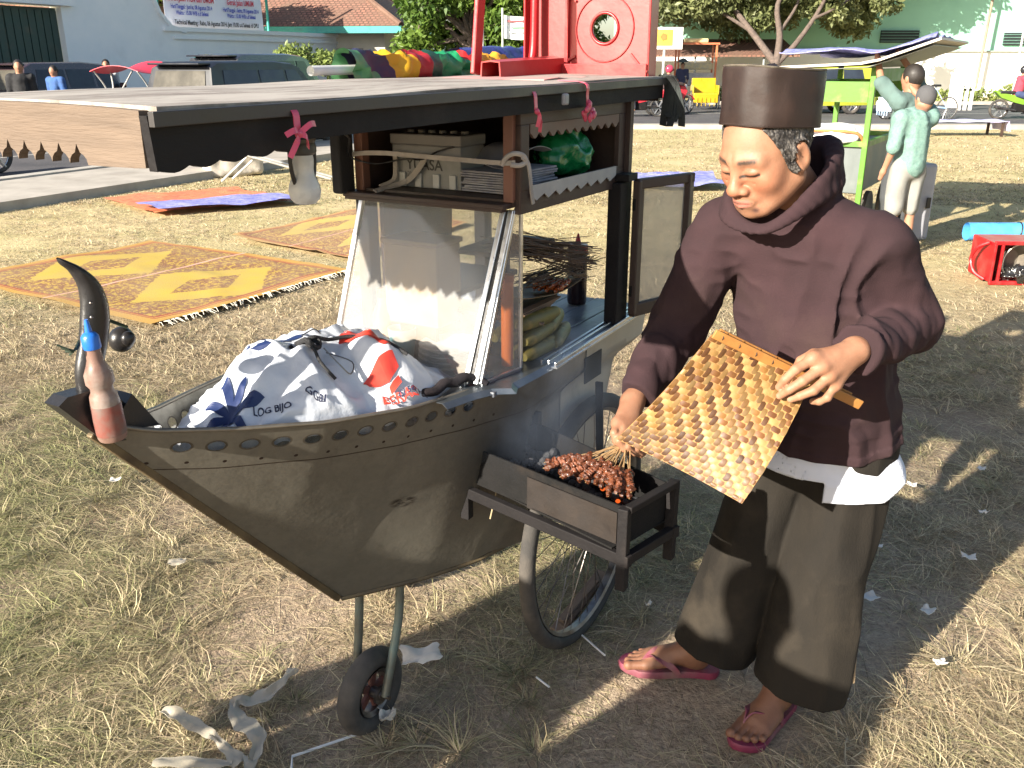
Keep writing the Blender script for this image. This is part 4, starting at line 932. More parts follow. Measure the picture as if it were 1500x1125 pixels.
# pink plastic ties round the roof
pinkm = M("pink_plastic_tie", (.62, .07, .13), (.45, .04, .09), 12, .35, spec=.6)
def tie(s, tail, nm):
    mb = MB(); z0 = rz_(s, .35)
    mb.ribbon([L(s - .09, -.1, rz_(s, -.1) + .004), L(s - .04, .12, rz_(s, .12) + .004), L(s, .33, z0 + .004), L(s + .002, .363, z0 - .006), L(s, .370, 1.54), L(s - .002, .371, 1.528)], .012, .0012, side=[(1, 0, 0)] * 3, sub=5)
    mb.ell(L(s - .002, .374, 1.526), (.007, .005, .006), nu=10, nv=6)
    for k, (dx, dz1) in enumerate(tail): mb.ribbon([L(s - .002, .374, 1.526), L(s + dx * .5, .38, 1.526 + dz1 * .5 + .006), L(s + dx, .376, 1.526 + dz1)], .008, .001, side=[(0, .3, 1)], sub=4)
    return mb.build("plastic_tie", pinkm, cart)
tie(-.475, ((.03, .012), (-.025, -.03), (-.03, .0), (.012, -.02)), "a"); tie(.215, ((.006, -.04), (-.004, -.03)), "b")
mb = MB(); tb_ = np.array(L(.46, .372, 1.522))
for k in range(9):
    a = k * .7; mb.ell((tb_[0] + .018 * math.cos(a), tb_[1] + .006 * math.sin(a * 2), tb_[2] - .006 + .014 * math.sin(a)), (.012, .005, .008), rot=Matrix.Rotation(a, 3, 'Y'), nu=8, nv=6)
mb.ribbon([L(.45, .30, 1.581), L(.455, .364, 1.576), L(.458, .368, 1.55), L(.458, .369, 1.525)], .012, .0012, side=[(1, 0, 0)], sub=4); mb.build("plastic_tie", pinkm, cart)
mb = MB(); mb.box(L(.345, .370, 1.545), (.022, .010, .024), bev=.004); mb.build("cable_clip", M("grey_clip", (.25, .25, .27), None, 9, .4), cart)
# black fabric rag at the roof's stern corner
mb = MB()
for k in range(7): mb.ribbon([L(.955 + .01 * math.sin(k), .34 + .006 * k, 1.585), L(.968, .362 + .004 * k, 1.56), L(.975 + .006 * math.sin(2 * k), .355 + .008 * k, 1.50), L(.97 + .01 * math.cos(k), .35 + .009 * k, 1.455 + .012 * (k % 3))], .022, .002, side=[(.3, 1, 0)], sub=4)
mb.build("rag_fringe", M("black_rag", (.02, .02, .022), (.04, .05, .045), 12, .9), cart)

# charcoal grill bolted to the near side
gr = bpy.data.objects.new("grill", None); COL.objects.link(gr); gr.parent = cart
ga = math.radians(13.5); gx_ = np.array([math.cos(ga), math.sin(ga)]); gw_ = np.array([-math.sin(ga), math.cos(ga)])   # in (s, w): gx_ across, gw_ outwards
go = np.array([.165, .245])
def Gp(a, b, z): a = a * (1.06 - .30 * b / .43); q = go + gx_ * a + gw_ * b; return L(q[0], q[1], z)   # a across 0..0.2, b outwards 0..0.46
tw, tl = .20, .425
mb = MB()
for a, b, c, d in ((0, 0, 0, tl), (tw, 0, tw, tl)): mb.bar(Gp(a, b, .735), Gp(c, d, .735), .004, .09)
for b in (0, tl): mb.bar(Gp(0, b, .735), Gp(tw, b, .735), .004, .09)
mb.bar(Gp(tw / 2, 0, .692), Gp(tw / 2, tl, .692), tw, .004); mb.build("trough", iron, gr)
mb = MB(); mb.bar(Gp(-.006, .17, .727), Gp(-.006, tl - .01, .727), .003, .075); mb.build("side_plate", M("rust_plate", (.045, .032, .024), (.014, .011, .01), 7, .6, .4, bump=.3, dirt=(.03, .026, .025), dscale=6, dlo=.4, dhi=.7), gr)
mb = MB(); t = .012
for a in (-.014, tw + .012):
    mb.bar(Gp(a, -.02, .670), Gp(a, tl + .03, .670), .018, .026, bev=.002)
    mb.bar(Gp(a, tl + .012, .60), Gp(a, tl + .012, .786), .022, .022, bev=.002); mb.bar(Gp(a, -.015, .60 if a < 0 else .66), Gp(a, -.015, .80), .022, .022, bev=.002)
for b in (-.015, tl + .018): mb.bar(Gp(-.01, b, .67), Gp(tw + .01, b, .67), .018, .022, bev=.002)
mb.bar(Gp(-.01, tl + .018, .782), Gp(tw + .01, tl + .018, .782), .016, .014, bev=.002); mb.build("stand", wood_black, gr)
rg = np.random.default_rng(5); ashm = M("charcoal", (.05, .05, .055), (.02, .02, .022), 30, .9, bump=.5, dirt=(.35, .35, .38), dscale=25, dlo=.6, dhi=.72)
mb = MB()
for k in range(150):
    a, b = rg.uniform(.012, tw - .012), rg.uniform(.015, tl - .012); r_ = rg.uniform(.007, .015); mb.ell(Gp(a, b, .70 + rg.uniform(0, .035)), (r_, r_ * rg.uniform(.6, 1), r_ * .7), rot=Matrix.Rotation(rg.uniform(0, 3), 3, 'Z') @ Matrix.Rotation(rg.uniform(0, 1), 3, 'X'), nu=6, nv=4)
o = mb.build("charcoal", ashm, gr, kind="stuff")
# glowing embers between the lumps under the meat
mb = MB()
for k in range(7):
    a, b = rg.uniform(.05, tw - .04), rg.uniform(.24, tl - .03); r_ = .006; mb.ell(Gp(a, b, .728), (r_, r_, r_ * .7), nu=6, nv=4)
mb.build("embers", M("ember", (.3, .04, .01), None, 30, .9, emit=((1, .15, .02), .35)), gr, kind="stuff")
# ================================================================ THINGS ON THE CART
def mesh_thing(o, label, cat, group=None): return tag(o, label, cat, group)
# ---- printed plastic sack lying in the bow: a folded sheet over its filling
sack = cempty("plastic_sack", -.12, .03, .95, "white printed plastic sack with blue flower and red shapes lying in the bow", "sack")
SO = np.array(L(-.12, .03, .95))
def sack_h(s, w_):
    q = np.array([s, w_]); hump = .118 * math.exp(-(((s + .10) / .215) ** 2 + ((w_ - .04) / .18) ** 2) ** 2.0); lobe = .055 * math.exp(-(((s + .30) / .12) ** 2 + ((w_ - .02) / .09) ** 2)) + .03 * math.exp(-(((s + .04) / .07) ** 2 + ((w_ - .17) / .08) ** 2))
    dent = -.06 * math.exp(-(((s + .13) / .045) ** 2 + ((w_ - .175) / .07) ** 2))
    n1 = float(vnoise(q * [1, 1.4], 13, 2)); n2 = float(vnoise(q, 26, 5)); rdg = (1 - abs(n1) * 2.2) * .011 + (1 - abs(n2) * 2.5) * .006
    return .955 + hump + lobe + dent + rdg + .003 * float(vnoise(q, 60, 7))
def sack_p(s, w_, off=0.0):
    e = .004; z = sack_h(s, w_); gs, gw = (sack_h(s + e, w_) - z) / e, (sack_h(s, w_ + e) - z) / e; n_ = np.array([-gs, -gw, 1.0]); n_ /= np.linalg.norm(n_)
    return np.array(L(s + n_[0] * off, w_ + n_[1] * off, z + n_[2] * off))
def sack_uv(u, v):  # u along the hull -1..1, v across -1..1, kept inside the gunwales
    s = -.15 + .285 * u; hw = np.interp(s, S_K, W_K) - .010
    c_ = .0; return s, c_ + hw * v * (.97 if v > 0 else .85)
P = []
for u in np.linspace(-1, 1, 110):
    row = []
    for v in np.linspace(-1, 1, 90):
        s, w_ = sack_uv(u, v); p = sack_p(s, w_); edge = max(0, (abs(v) - .86) / .14, (abs(u) - .92) / .08); p[2] -= .045 * edge ** 2; lim_ = _hfw(s, min(p[2], .95)) - .014; p[1] = max(-lim_, min(lim_ * .88, p[1])); row.append(p - SO)
    P.append(row)
sackm = M("sack_film", (.66, .68, .72), (.56, .60, .68), 4, .38, bump=.7, bscale=28, spec=.6, bdist=.004)
mb = MB(); mb.sheet(P, .002); mb.build("sack_body", sackm, sack, smooth=70)
inkb, inkr, inkd = M("blue_ink", (.018, .035, .12), (.014, .026, .09), 20, .45), M("red_ink", (.62, .06, .035), (.50, .04, .03), 20, .45), M("navy_ink", (.025, .03, .07), None, 20, .5)
def on_sack(poly2, m, name, center, scale, ang, sub=8, off=.0045):
    """polygons given in print units, pressed onto the folded sack"""
    from mathutils.geometry import tessellate_polygon
    mb = MB(); ca, sa = math.cos(ang), math.sin(ang)
    for pl in poly2:
        tri = tessellate_polygon([[Vector((a, b, 0)) for a, b in pl]])
        for t in tri:
            a, b, c = [np.array(pl[i]) for i in t]; ids = {}; vs_ = []
            for i in range(sub + 1):
                for j in range(sub + 1 - i):
                    q = a + (b - a) * i / sub + (c - a) * j / sub; x, y = q * scale; ids[(i, j)] = len(vs_); vs_.append(sack_p(center[0] + x * ca - y * sa, center[1] + x * sa + y * ca, off) - SO)
            fs = []
            for i in range(sub):
                for j in range(sub - i):
                    fs.append((ids[(i, j)], ids[(i + 1, j)], ids[(i, j + 1)]))
                    if i + j < sub - 1: fs.append((ids[(i + 1, j)], ids[(i + 1, j + 1)], ids[(i, j + 1)]))
            mb.add(vs_, fs)
    return mb.build(name, m, sack, smooth=70)
def petal(a, l, wd, curl=.25):
    out = []; n = 9
    for i in range(n + 1): t = i / n; out.append((t * l, wd * math.sin(math.pi * t) ** .8 + curl * l * t * t))
    for i in range(n - 1, 0, -1): t = i / n; out.append((t * l, -wd * math.sin(math.pi * t) ** .8 + curl * l * t * t))
    ca, sa = math.cos(a), math.sin(a); return [(x * ca - y * sa, x * sa + y * ca) for x, y in out]
# print frame: x -> towards the stern (right in view), y -> towards the far side (up in view)
def fr(s, w_): return (s, w_)
pets = [petal(a, l, .15) for a, l in ((.1, 1.0), (1.0, 1.0), (1.75, 1.25), (2.7, 1.0), (3.6, 1.0), (4.4, .8), (5.3, .9))]
on_sack([[(x, -y) for x, y in p] for p in pets], inkb, "blue_flower_print", fr(-.36, .045), .060, 1.0)
def text_polys(txt, sz, bold=0):
    V, F = text_mesh(txt, sz, bold); return [[(V[i][0], -V[i][1]) for i in f] for f in F if len(f) >= 3]
def on_sack_text(txt, sz, m, name, center, ang, bold=0):
    V, F = text_mesh(txt, sz, bold); ca, sa = math.cos(ang), math.sin(ang); mb = MB()
    vs_ = [sack_p(center[0] + v[0] * ca + v[1] * sa, center[1] + v[0] * sa - v[1] * ca, .0035) - SO for v in V]; mb.add(vs_, F); return mb.build(name, m, sack)
on_sack_text("G", .085, inkb, "letter_print", fr(-.225, -.010), .85, .003)
on_sack([[(0, 0), (1.0, -.35), (1.05, -.15), (.95, -.1), (.8, -.12), (.8, .02), (.35, .15), (.33, .3), (.05, .28)]], inkb, "blue_bar_print", fr(-.165, -.015), .06, .80)
on_sack_text("LOG BIJO", .017, inkd, "small_lettering", fr(-.315, .105), .80, .0003); on_sack_text("GGBI", .016, inkd, "small_lettering", fr(-.245, .150), 1.0, .0003)
on_sack([[(0, 0), (.15, -.5), (.7, -.45), (1.25, -.05), (1.9, .45), (1.7, .55), (1.1, .35), (.5, .25), (.05, .3)], [(1.95, .55), (2.2, .75), (1.9, 1.25), (1.2, 1.5), (1.0, 1.45), (1.5, .9)], [(2.2, .95), (2.35, 1.15), (2.0, 1.5), (1.9, 1.35)]], inkr, "red_shape_print", fr(-.085, .075), .056, 1.0)
on_sack_text("BERAS", .026, inkr, "red_lettering", fr(-.09, .232), .65, .0006)
on_sack_text("ISI 50 KG", .015, inkd, "blue_lettering", fr(-.065, .245), .65, .0006)
# black elastic cord with wire hook across the sack
def sk(s, w_, o_=.006): return sack_p(s, w_, o_)
e = cempty("elastic_cord", -.12, .12, 1.0, "black elastic luggage cord with wire hooks stretched over the white sack", "cord"); eo = np.array(L(-.12, .12, 1.0))
mb = MB(); pts = [sk(-.185, .03), sk(-.18, .05, .01), sk(-.165, .07, .018), sk(-.12, .075, .012), sk(-.07, .10), sk(-.04, .15), sk(-.025, .195, .01)]; mb.tube([p - eo for p in pts], .0042, 7, sub=5); mb.tube([p - eo for p in (sk(-.17, .06, .012), sk(-.19, .085, .014), sk(-.205, .12, .012), sk(-.195, .15, .008))], .0035, 7, sub=4)
for k in range(6): a = k * 1.05; mb.tube([sk(-.175 + .014 * math.cos(a), .072 + .012 * math.sin(a), .012 + .004 * (k % 2)) - eo for a in (a, a + .9, a + 2.0, a + 3.2)], .004, 6, sub=3)
mb.build("cord", M("black_elastic", (.02, .02, .022), None, 60, .7, bump=.6, bscale=400), e, smooth=60)
mb = MB(); mb.tube([p - eo for p in (sk(-.16, .065, .022), sk(-.13, .045, .02), sk(-.115, .05, .016), sk(-.13, .062, .016))], .0013, 6, sub=5); mb.tube([p - eo for p in (sk(-.165, .085, .02), sk(-.15, .12, .014), sk(-.135, .14, .01), sk(-.12, .13, .01), sk(-.15, .095, .014))], .0013, 6, sub=5); mb.build("wire_hook", M("hook_wire", (.2, .19, .18), None, 9, .35, 1), e)
# dark folded cloth along the near gunwale in front of the glass
e = cempty("rolled_cloth", .02, .235, .95, "dark blue and maroon rolled cloth tucked along the gunwale below the glass front", "cloth"); eo = np.array(L(.02, .235, .95))
mb = MB(); pts = [L(-.05, .215, .962), L(-.02, .232, .968), L(.03, .252, .975), L(.075, .262, .978), L(.11, .285, .975), L(.12, .31, .965)]
mb.tube([np.array(p) - eo for p in pts], [.006, .009, .011, .011, .010, .005], 12, sub=8)
mb.v = [(x + .003 * math.sin(60 * x + 40 * z), y + .003 * math.sin(90 * x), z + .003 * math.sin(130 * x + 30 * y)) for x, y, z in mb.v]; mb.build("roll", M("dark_cloth", (.006, .006, .010), (.012, .005, .006), 9, .9, bump=.5, bscale=90), e, smooth=60)

# ---- squeeze bottle leaning at the bow
b0, b1 = bowpt(166, 642, .035), bowpt(128, 478, .035); e = cempty("squeeze_bottle", *b0, "grimy squeeze bottle with bright blue nozzle cap leaning on the bow", "bottle"); q0 = np.array(L(*b0)); ax_ = np.array(L(*b1)) - q0; H_ = np.linalg.norm(ax_); ax_ /= H_
k = H_ / .21
mb = MB(); mb.lathe([(0.001, 0), (.023 * k, .001), (.025 * k, .006), (.025 * k, .072 * k), (.023 * k, .084 * k), (.019 * k, .092 * k), (.019 * k, .100 * k), (.024 * k, .108 * k), (.024 * k, .124 * k), (.017 * k, .140 * k), (.0135 * k, .150 * k), (.0125 * k, .172 * k), (.001, .1725 * k)], (0, 0, 0), 28, axis=tuple(ax_)); mb.build("bottle_body", M("sauce_stained_plastic", (.26, .155, .12), (.15, .085, .065), 22, .45, dirt=(.30, .26, .23), dscale=16, dlo=.45, dhi=.7, bump=.15), e, smooth=40)
mb = MB(); mb.lathe([(.0255 * k, .012 * k), (.0258 * k, .014 * k), (.0258 * k, .066 * k), (.0255 * k, .068 * k)], (0, 0, 0), 28, axis=tuple(ax_)); mb.build("bottle_label", M("worn_label", (.16, .13, .11), (.22, .05, .035), 26, .55, dirt=(.12, .12, .11), dscale=20), e, smooth=40)
mb = MB(); mb.lathe([(.0145 * k, .171 * k), (.0150 * k, .173 * k), (.0145 * k, .192 * k), (.011 * k, .197 * k), (.006 * k, .200 * k), (.0045 * k, .214 * k), (.003 * k, .222 * k), (.001, .222 * k)], (0, 0, 0), 24, axis=tuple(ax_)); mb.build("nozzle_cap", M("blue_cap", (.02, .16, .62), (.015, .11, .45), 30, .35), e, smooth=40)

# ---- lantern bulb hanging below the roof
l0 = np.array(L(-.34, .25, 1.455)); e = cempty("hanging_lantern", -.34, .25, 1.455, "white frosted emergency lantern hanging upside down under the roof", "lantern")
mb = MB(); mb.lathe([(.001, .075), (.022, .073), (.026, .065), (.024, .050), (.021, .045), (.023, .038), (.023, .030), (.019, .026), (.001, .025)], n=24); mb.build("housing", M("dark_housing", (.03, .03, .033), (.06, .055, .05), 15, .45, dirt=(.35, .33, .3), dscale=20), e, smooth=40)
mb = MB(); mb.lathe([(.001, .0265), (.017, .026), (.018, .018), (.0165, .004), (.0175, -.006), (.024, -.020), (.026, -.030), (.024, -.042), (.017, -.050), (.001, -.053)], n=28); mb.build("globe", M("frosted_globe", (.70, .72, .74), (.5, .52, .55), 14, .25, alpha=.85, bump=.05), e, smooth=60)
mb = MB()
for sg_ in (-1, 1): mb.tube([(sg_ * .022, 0, .06), (sg_ * .028, 0, .03), (sg_ * .026, 0, .0), (sg_ * .020, 0, -.018)], .0035, 6, sub=4)
mb.tube([(0, 0, .074), (0, 0, .09)], .003, 6); mb.tube([(.022, .004, -.012), (.034, .006, -.016)], .004, 6); mb.build("bracket", blackp, e, smooth=60)

# ---- battery in the cabinet, tied with straps
bt = cempty("battery", .285, .05, 1.3455, "grey white car battery with black lettering tied in the upper cabinet", "battery"); bo = np.array(L(.285, .05, 1.3455))
bw_, bh_ = .190, .120
mb = MB(); mb.box((.045, 0, bh_ * .40), (.10, bw_, bh_ * .8), bev=.003); mb.build("case", M("battery_case", (.26, .26, .25), (.17, .17, .17), 8, .5, dirt=(.10, .12, .10), dscale=8), bt)
mb = MB(); mb.box((.045, 0, bh_ * .90), (.106, bw_ + .006, bh_ * .20), bev=.003)
for k in range(6): mb.cyl((.045, -.075 + .03 * k, bh_), (.045, -.075 + .03 * k, bh_ + .006), .009, n=14)
mb.build("lid", M("battery_lid", (.22, .21, .20), (.15, .14, .135), 8, .5, dirt=(.12, .10, .09), dscale=8), bt)
mb = MB(); text_on(mb, "YUASA", .034, (-.0062, .004, .052), (0, -1, 0), (0, 0, 1), .0006, .95); mb.build("lettering", M("black_print", (.02, .02, .02), None, 9, .5), bt)
mb = MB(); text_on(mb, "12V", .018, (-.0062, .048, .030), (0, -1, 0), (0, 0, 1)); mb.build("small_lettering", M("grey_print", (.12, .11, .11), None, 9, .5), bt)
for k, y in enumerate((-.075, -.03, .02, .065)): mb = MB(); mb.box((-.008, y, .018), (.006, .018, .032), bev=.002); mb.build("foot_rib", M("rib_grey", (.5, .5, .49), None, 9, .5), bt)
strapm = M("grey_strap", (.42, .38, .34), (.28, .25, .22), 18, .85, bump=.4, bscale=120)
e = cempty("tie_strap", .2, .11, 1.43, "pale cloth strap tied across the cabinet front and round the near post", "strap"); eo = np.array(L(.2, .11, 1.43))
mb = MB(); mb.ribbon([np.array(p) - eo for p in (L(.205, -.12, 1.415), L(.204, -.08, 1.424), L(.203, .0, 1.428), L(.203, .12, 1.425), L(.203, .29, 1.422), L(.205, .328, 1.424))], .010, .003, side=[(0, 0, 1)], sub=4); mb.build("band", strapm, e)
mb = MB(); mb.tube([np.array(p) - eo for p in (L(.203, .298, 1.418), L(.200, .310, 1.434), L(.205, .325, 1.442), L(.22, .337, 1.438), L(.228, .340, 1.425), L(.212, .334, 1.418), L(.2, .32, 1.42))], .0055, 8, sub=4); mb.ribbon([np.array(p) - eo for p in (L(.215, .338, 1.436), L(.235, .342, 1.42), L(.243, .343, 1.39), L(.247, .344, 1.36), L(.252, .346, 1.335))], .011, .003, side=[(1, 0, 0)], sub=5); mb.build("knot", strapm, e, smooth=60)
e = cempty("tie_strap", .26, .05, 1.37, "frayed grey straps crossed over the battery and its black wire", "strap"); eo = np.array(L(.26, .05, 1.37))
mb = MB(); mb.ribbon([np.array(p) - eo for p in (L(.272, .055, 1.418), L(.268, .04, 1.392), L(.262, .01, 1.362), L(.236, -.02, 1.35), L(.196, -.035, 1.343))], .014, .003, side=[(0, 1, .3)], sub=4); mb.build("band", strapm, e)
mb = MB(); mb.ribbon([np.array(p) - eo for p in (L(.272, -.03, 1.42), L(.268, -.028, 1.392), L(.262, -.03, 1.362), L(.23, -.045, 1.35))], .011, .003, side=[(0, 1, .3)], sub=4); mb.build("band", strapm, e)
mb = MB(); mb.tube([np.array(p) - eo for p in (L(-.28, .25, 1.525), L(-.1, .12, 1.50), L(.1, -.02, 1.465), L(.19, -.10, 1.42), L(.21, -.075, 1.405), L(.235, -.05, 1.400), L(.262, .0, 1.41), L(.268, .05, 1.412), L(.27, .09, 1.43), L(.28, .13, 1.442))], .0022, 6, sub=6); mb.build("black_wire", blackp, e, smooth=60)

# ---- papers and green bag inside the upper cabinet side opening
e = cempty("newspaper_stack", .37, .22, 1.3455, "stack of folded newspapers in the upper cabinet behind the scalloped trim", "papers")
mb = MB(); rg = np.random.default_rng(2)
for k in range(9): mb.box((0, 0, .004 + .0052 * k), (.20, .13, .0042), rz=rg.uniform(-.12, .12), bev=.001)
mb.build("paper", M("newsprint", (.36, .35, .36), (.20, .20, .24), 40, .85, bump=.2), e)
mb = MB(); mb.sheet([[(x, y, .062 + .035 * math.sin(2.6 * (x + .1) / .2) * (1 if x > -.05 else .5) + .006 * math.sin(50 * y)) for y in np.linspace(-.06, .05, 6)] for x in np.linspace(-.1, .09, 10)], .001); mb.build("wrapper", M("grey_wrap", (.30, .30, .33), (.2, .2, .22), 12, .4), e, smooth=60)
e = cempty("green_bag", .60, .24, 1.346, "crumpled green plastic bag stuffed in the upper cabinet", "plastic bag")
def gb(p): d = s_ell(p, (0, 0, .058), (.085, .055, .055)); return d - .012 * ridge_(p, 22) - .005 * ridge_(p, 55)
def ridge_(p, s, seed=0): return 1 - np.abs(vnoise(p, s, seed)) * 2
v, f = sdf_mesh(gb, (-.14, -.1, -.01), (.14, .1, .16), .005); o = newobj("bag_body", v, f, M("green_film", (.01, .22, .07), (.005, .13, .04), 16, .3, spec=.7), e, smooth=True)

# ---- on the deck behind the glass: leaf wrapped rice cakes, satay tray, skewers, bottles, plates
leafwrap = M("banana_leaf_wrap", (.17, .15, .03), (.10, .075, .02), 14, .5, bump=.4, bscale=60, stretch=(.4, 1, 1), dirt=(.42, .28, .08), dscale=16, dlo=.55, dhi=.8)
def ricecake():
    e = empty("rice_cake", (0, 0, 0), 0, "leaf", "rice cake", "leaf wrapped rice cakes stacked on the deck")
    mb = MB(); mb.tube([(-.085, 0, 0), (-.05, 0, .001), (.05, 0, 0), (.085, 0, 0)], [.010, .0185, .019, .012], 12, sub=4); mb.build("leaf_wrap", leafwrap, e, smooth=60)
    mb = MB(); mb.ell((.082, 0, 0), (.009, .0135, .0135)); mb.build("folded_end", M("yellow_leaf_end", (.46, .33, .07), (.30, .20, .04), 30, .5, bump=.4), e, smooth=60); return e
rc0 = ricecake(); rcs = [(.38, .300, .974, 0), (.385, .262, .974, .1), (.38, .222, .974, -.1), (.38, .185, .974, 0), (.388, .290, 1.008, .08), (.38, .250, 1.008, -.05), (.38, .212, 1.008, .1), (.39, .285, 1.042, -.06), (.385, .248, 1.042, .05), (.50, .29, .974, .3), (.50, .25, .974, .2), (.49, .21, .974, .3), (.50, .27, 1.008, .3)]
lab = ["bottom layer, nearest the glass wing", "bottom layer, second from the deck edge", "bottom layer, third from the deck edge", "bottom layer, farthest from the deck edge", "middle layer, nearest the deck edge", "middle layer, centre", "middle layer, farthest from the deck edge", "top layer, nearer the deck edge", "top layer, farther from the deck edge", "rear pile, nearest the deck edge", "rear pile, second from the deck edge", "rear pile, farthest from the deck edge", "rear pile, on top"]
for k, (s, w_, z, a) in enumerate(rcs):
    c = rc0 if k == 0 else copy_tree(rc0); c.location = CWd(s, w_, z - .002).tolist(); c.rotation_euler = (0, 0, R(60) + a); c["label"] = "leaf wrapped rice cake, " + lab[k]
meatm = M("charred_meat", (.19, .052, .016), (.065, .019, .008), 45, .42, bump=1, bscale=140, dirt=(.010, .007, .006), dscale=70, dlo=.52, dhi=.66, coat=.2, bdist=.003)
stickm = M("bamboo_stick", (.36, .23, .11), (.20, .12, .055), 30, .6)
def skewer(L_=.24, n=4, seed=0, name="satay_skewer"):
    rg = np.random.default_rng(seed); e = empty(name, (0, 0, 0))
    mb = MB(); mb.cyl((0, 0, 0), (L_, 0, 0), .0016, .0011, 6); mb.build("stick", stickm, e)
    mb = MB()
    for k in range(n): mb.ell((L_ - .014 - .0165 * k, rg.uniform(-.001, .001), rg.uniform(-.001, .001)), (.0128 + rg.uniform(-.002, .004), .0080 + rg.uniform(-.0025, .002), .0062 + rg.uniform(-.0015, .0015)), rot=Matrix.Rotation(rg.uniform(-.5, .5), 3, 'X') @ Matrix.Rotation(rg.uniform(-.25, .25), 3, 'Z'), nu=10, nv=7)
    mb.v = [(x, y + .0018 * math.sin(x * 620 + z * 500 + seed), z + .0018 * math.sin(x * 480 + y * 800 + seed)) for x, y, z in mb.v]; mb.build("meat", meatm, e, smooth=60); return e
protos = [skewer(.235, 6, k) for k in range(6)]
hand_w = A3(917, 650, 1.825) if 'A3' in globals() else at(917, 650, y=1.825)
# the fan of skewers on the grill, sticks gathered at his hand
def gw_world(a, b, z): q = Gp(a, b, z); return CO + CA * q[0] - CN * q[1] + np.array([0, 0, q[2]])
rg = np.random.default_rng(12); NG = 26
for k in range(NG):
    lay = k % 2; t = (k // 2) / (NG // 2 - 1); tip = gw_world(.012 + .045 * rg.uniform(), .19 + .225 * t, .782 + .012 * lay) ; tipo = tip + np.array([0, 0, 0])
    d = hand_w + np.array([rg.uniform(-.012, .012), rg.uniform(-.012, .012), rg.uniform(-.01, .008)]) - tip; ln = np.linalg.norm(d); d /= ln
    c = protos[k] if k < 6 else copy_tree(protos[k % 6]); c.location = (tip + d * ln).tolist(); c.rotation_euler = Vector((-d).tolist()).to_track_quat('X', 'Z').to_euler()
    sc1 = min(1.0, ln / .235); c.scale = (ln / .235 if ln < .30 else 1.0, 1, 1); 
    if ln > .30: c.location = (tip + d * .235).tolist()
    c["label"] = "browned satay skewer in the row held over the charcoal"; c["category"] = "skewer"; c["group"] = "satay skewers on the grill"
# tray of satay on a leaf
e = cempty("leaf_tray", .50, .235, 1.075, "banana leaf tray with a bundle of glazed satay skewers on the cart", "tray"); to = np.array(L(.50, .235, 1.075))
mb = MB(); mb.sheet([[(x, y, .012 * (abs(y) / .06) ** 2 + .01 * (x / .11) ** 2) for y in np.linspace(-.06, .06, 7)] for x in np.linspace(-.12, .12, 9)], .0015); mb.build("leaf", M("brown_leaf", (.20, .13, .06), (.10, .07, .03), 20, .6), e, smooth=60)
mb = MB()
for k in range(9): mb.box((-.07 + .02 * k * .1, .01, -.012 - .012 * k * .3), (.2, .1, .003), rz=.05 * k)
mb.build("cardboard", M("cardboard", (.25, .16, .10), (.16, .10, .06), 9, .8), e)
red = M("glazed_satay", (.42, .10, .02), (.20, .04, .012), 60, .25, bump=.8, bscale=140, coat=.5, bdist=.003)
for k in range(12):
    a = -.30 + .05 * k; p0 = np.array([.19 + .004 * k, -.035 + .002 * k, -.004 + .003 * (k % 3)]); d_ = np.array([-math.cos(a * .5), math.sin(a * .5) * .8, .10 * (k % 3) / 3])
    s1 = (protos[k % 3]).copy(); COL.objects.link(s1); s1.location = CWd(.50, .235, 1.083).tolist()
    c = s1; 
    for ch in protos[k % 3].children: cc = ch.copy(); COL.objects.link(cc); cc.parent = c
    b_ = CWd(.50 + .16, .29 - .003 * k, 1.090 + .004 * (k % 3)); tgt = CWd(.50 - .06, .19 + .011 * k, 1.088 + .006 * (k % 3)); d = tgt - b_; c.location = b_.tolist(); c.rotation_euler = Vector(d.tolist()).to_track_quat('X', 'Z').to_euler(); c.scale = (.8, .9, .9)
    for ch in c.children:
        if ch.name.startswith("meat"): ch.data = ch.data.copy(); ch.data.materials[0] = red
    c["label"] = "glazed satay skewer in the bundle lying on the leaf tray"; c["category"] = "skewer"; c["group"] = "satay skewers on the leaf tray"
# bundle of bare bamboo sticks on the upper shelf and one low across
for (s, w_, z, n, ln, ang, labl, el) in ((.34, .24, 1.225, 110, .26, .35, "thick bundle of bamboo sticks under the upper cabinet", -.35), (.42, .25, 1.128, 34, .30, .10, "long bundle of brown bamboo sticks lying above the satay tray", -.03)):
    e = cempty("stick_bundle", s, w_, z, labl, "sticks"); mb = MB(); rg = np.random.default_rng(n)
    for k in range(n):
        o1 = rg.normal(size=2) * .012; o2 = rg.normal(size=2) * .020; x0 = rg.uniform(-.05, 0)
        mb.cyl((x0, o1[0] * 2, o1[1]), (x0 + ln, o2[0] * 1.5 - ang * .2, o2[1] + el * .18), .0013, .0009, 5)
    o = mb.build("sticks", M("dark_bamboo", (.13, .085, .055), (.06, .04, .03), 30, .7), e, kind="stuff")
e = cempty("shelf_support", .42, .20, .957, "dark wooden rack holding the sticks and satay behind the glass", "rack")
mb = MB(); mb.box((0, .02, .105), (.26, .15, .008)); mb.box((0, .02, .245), (.24, .14, .010)); mb.build("shelf", wood_dark, e)
for x in (-.12, .12):
    for y in (.09,): mb = MB(); mb.box((x, y, .125), (.014, .014, .25)); mb.build("leg", wood_dark, e)
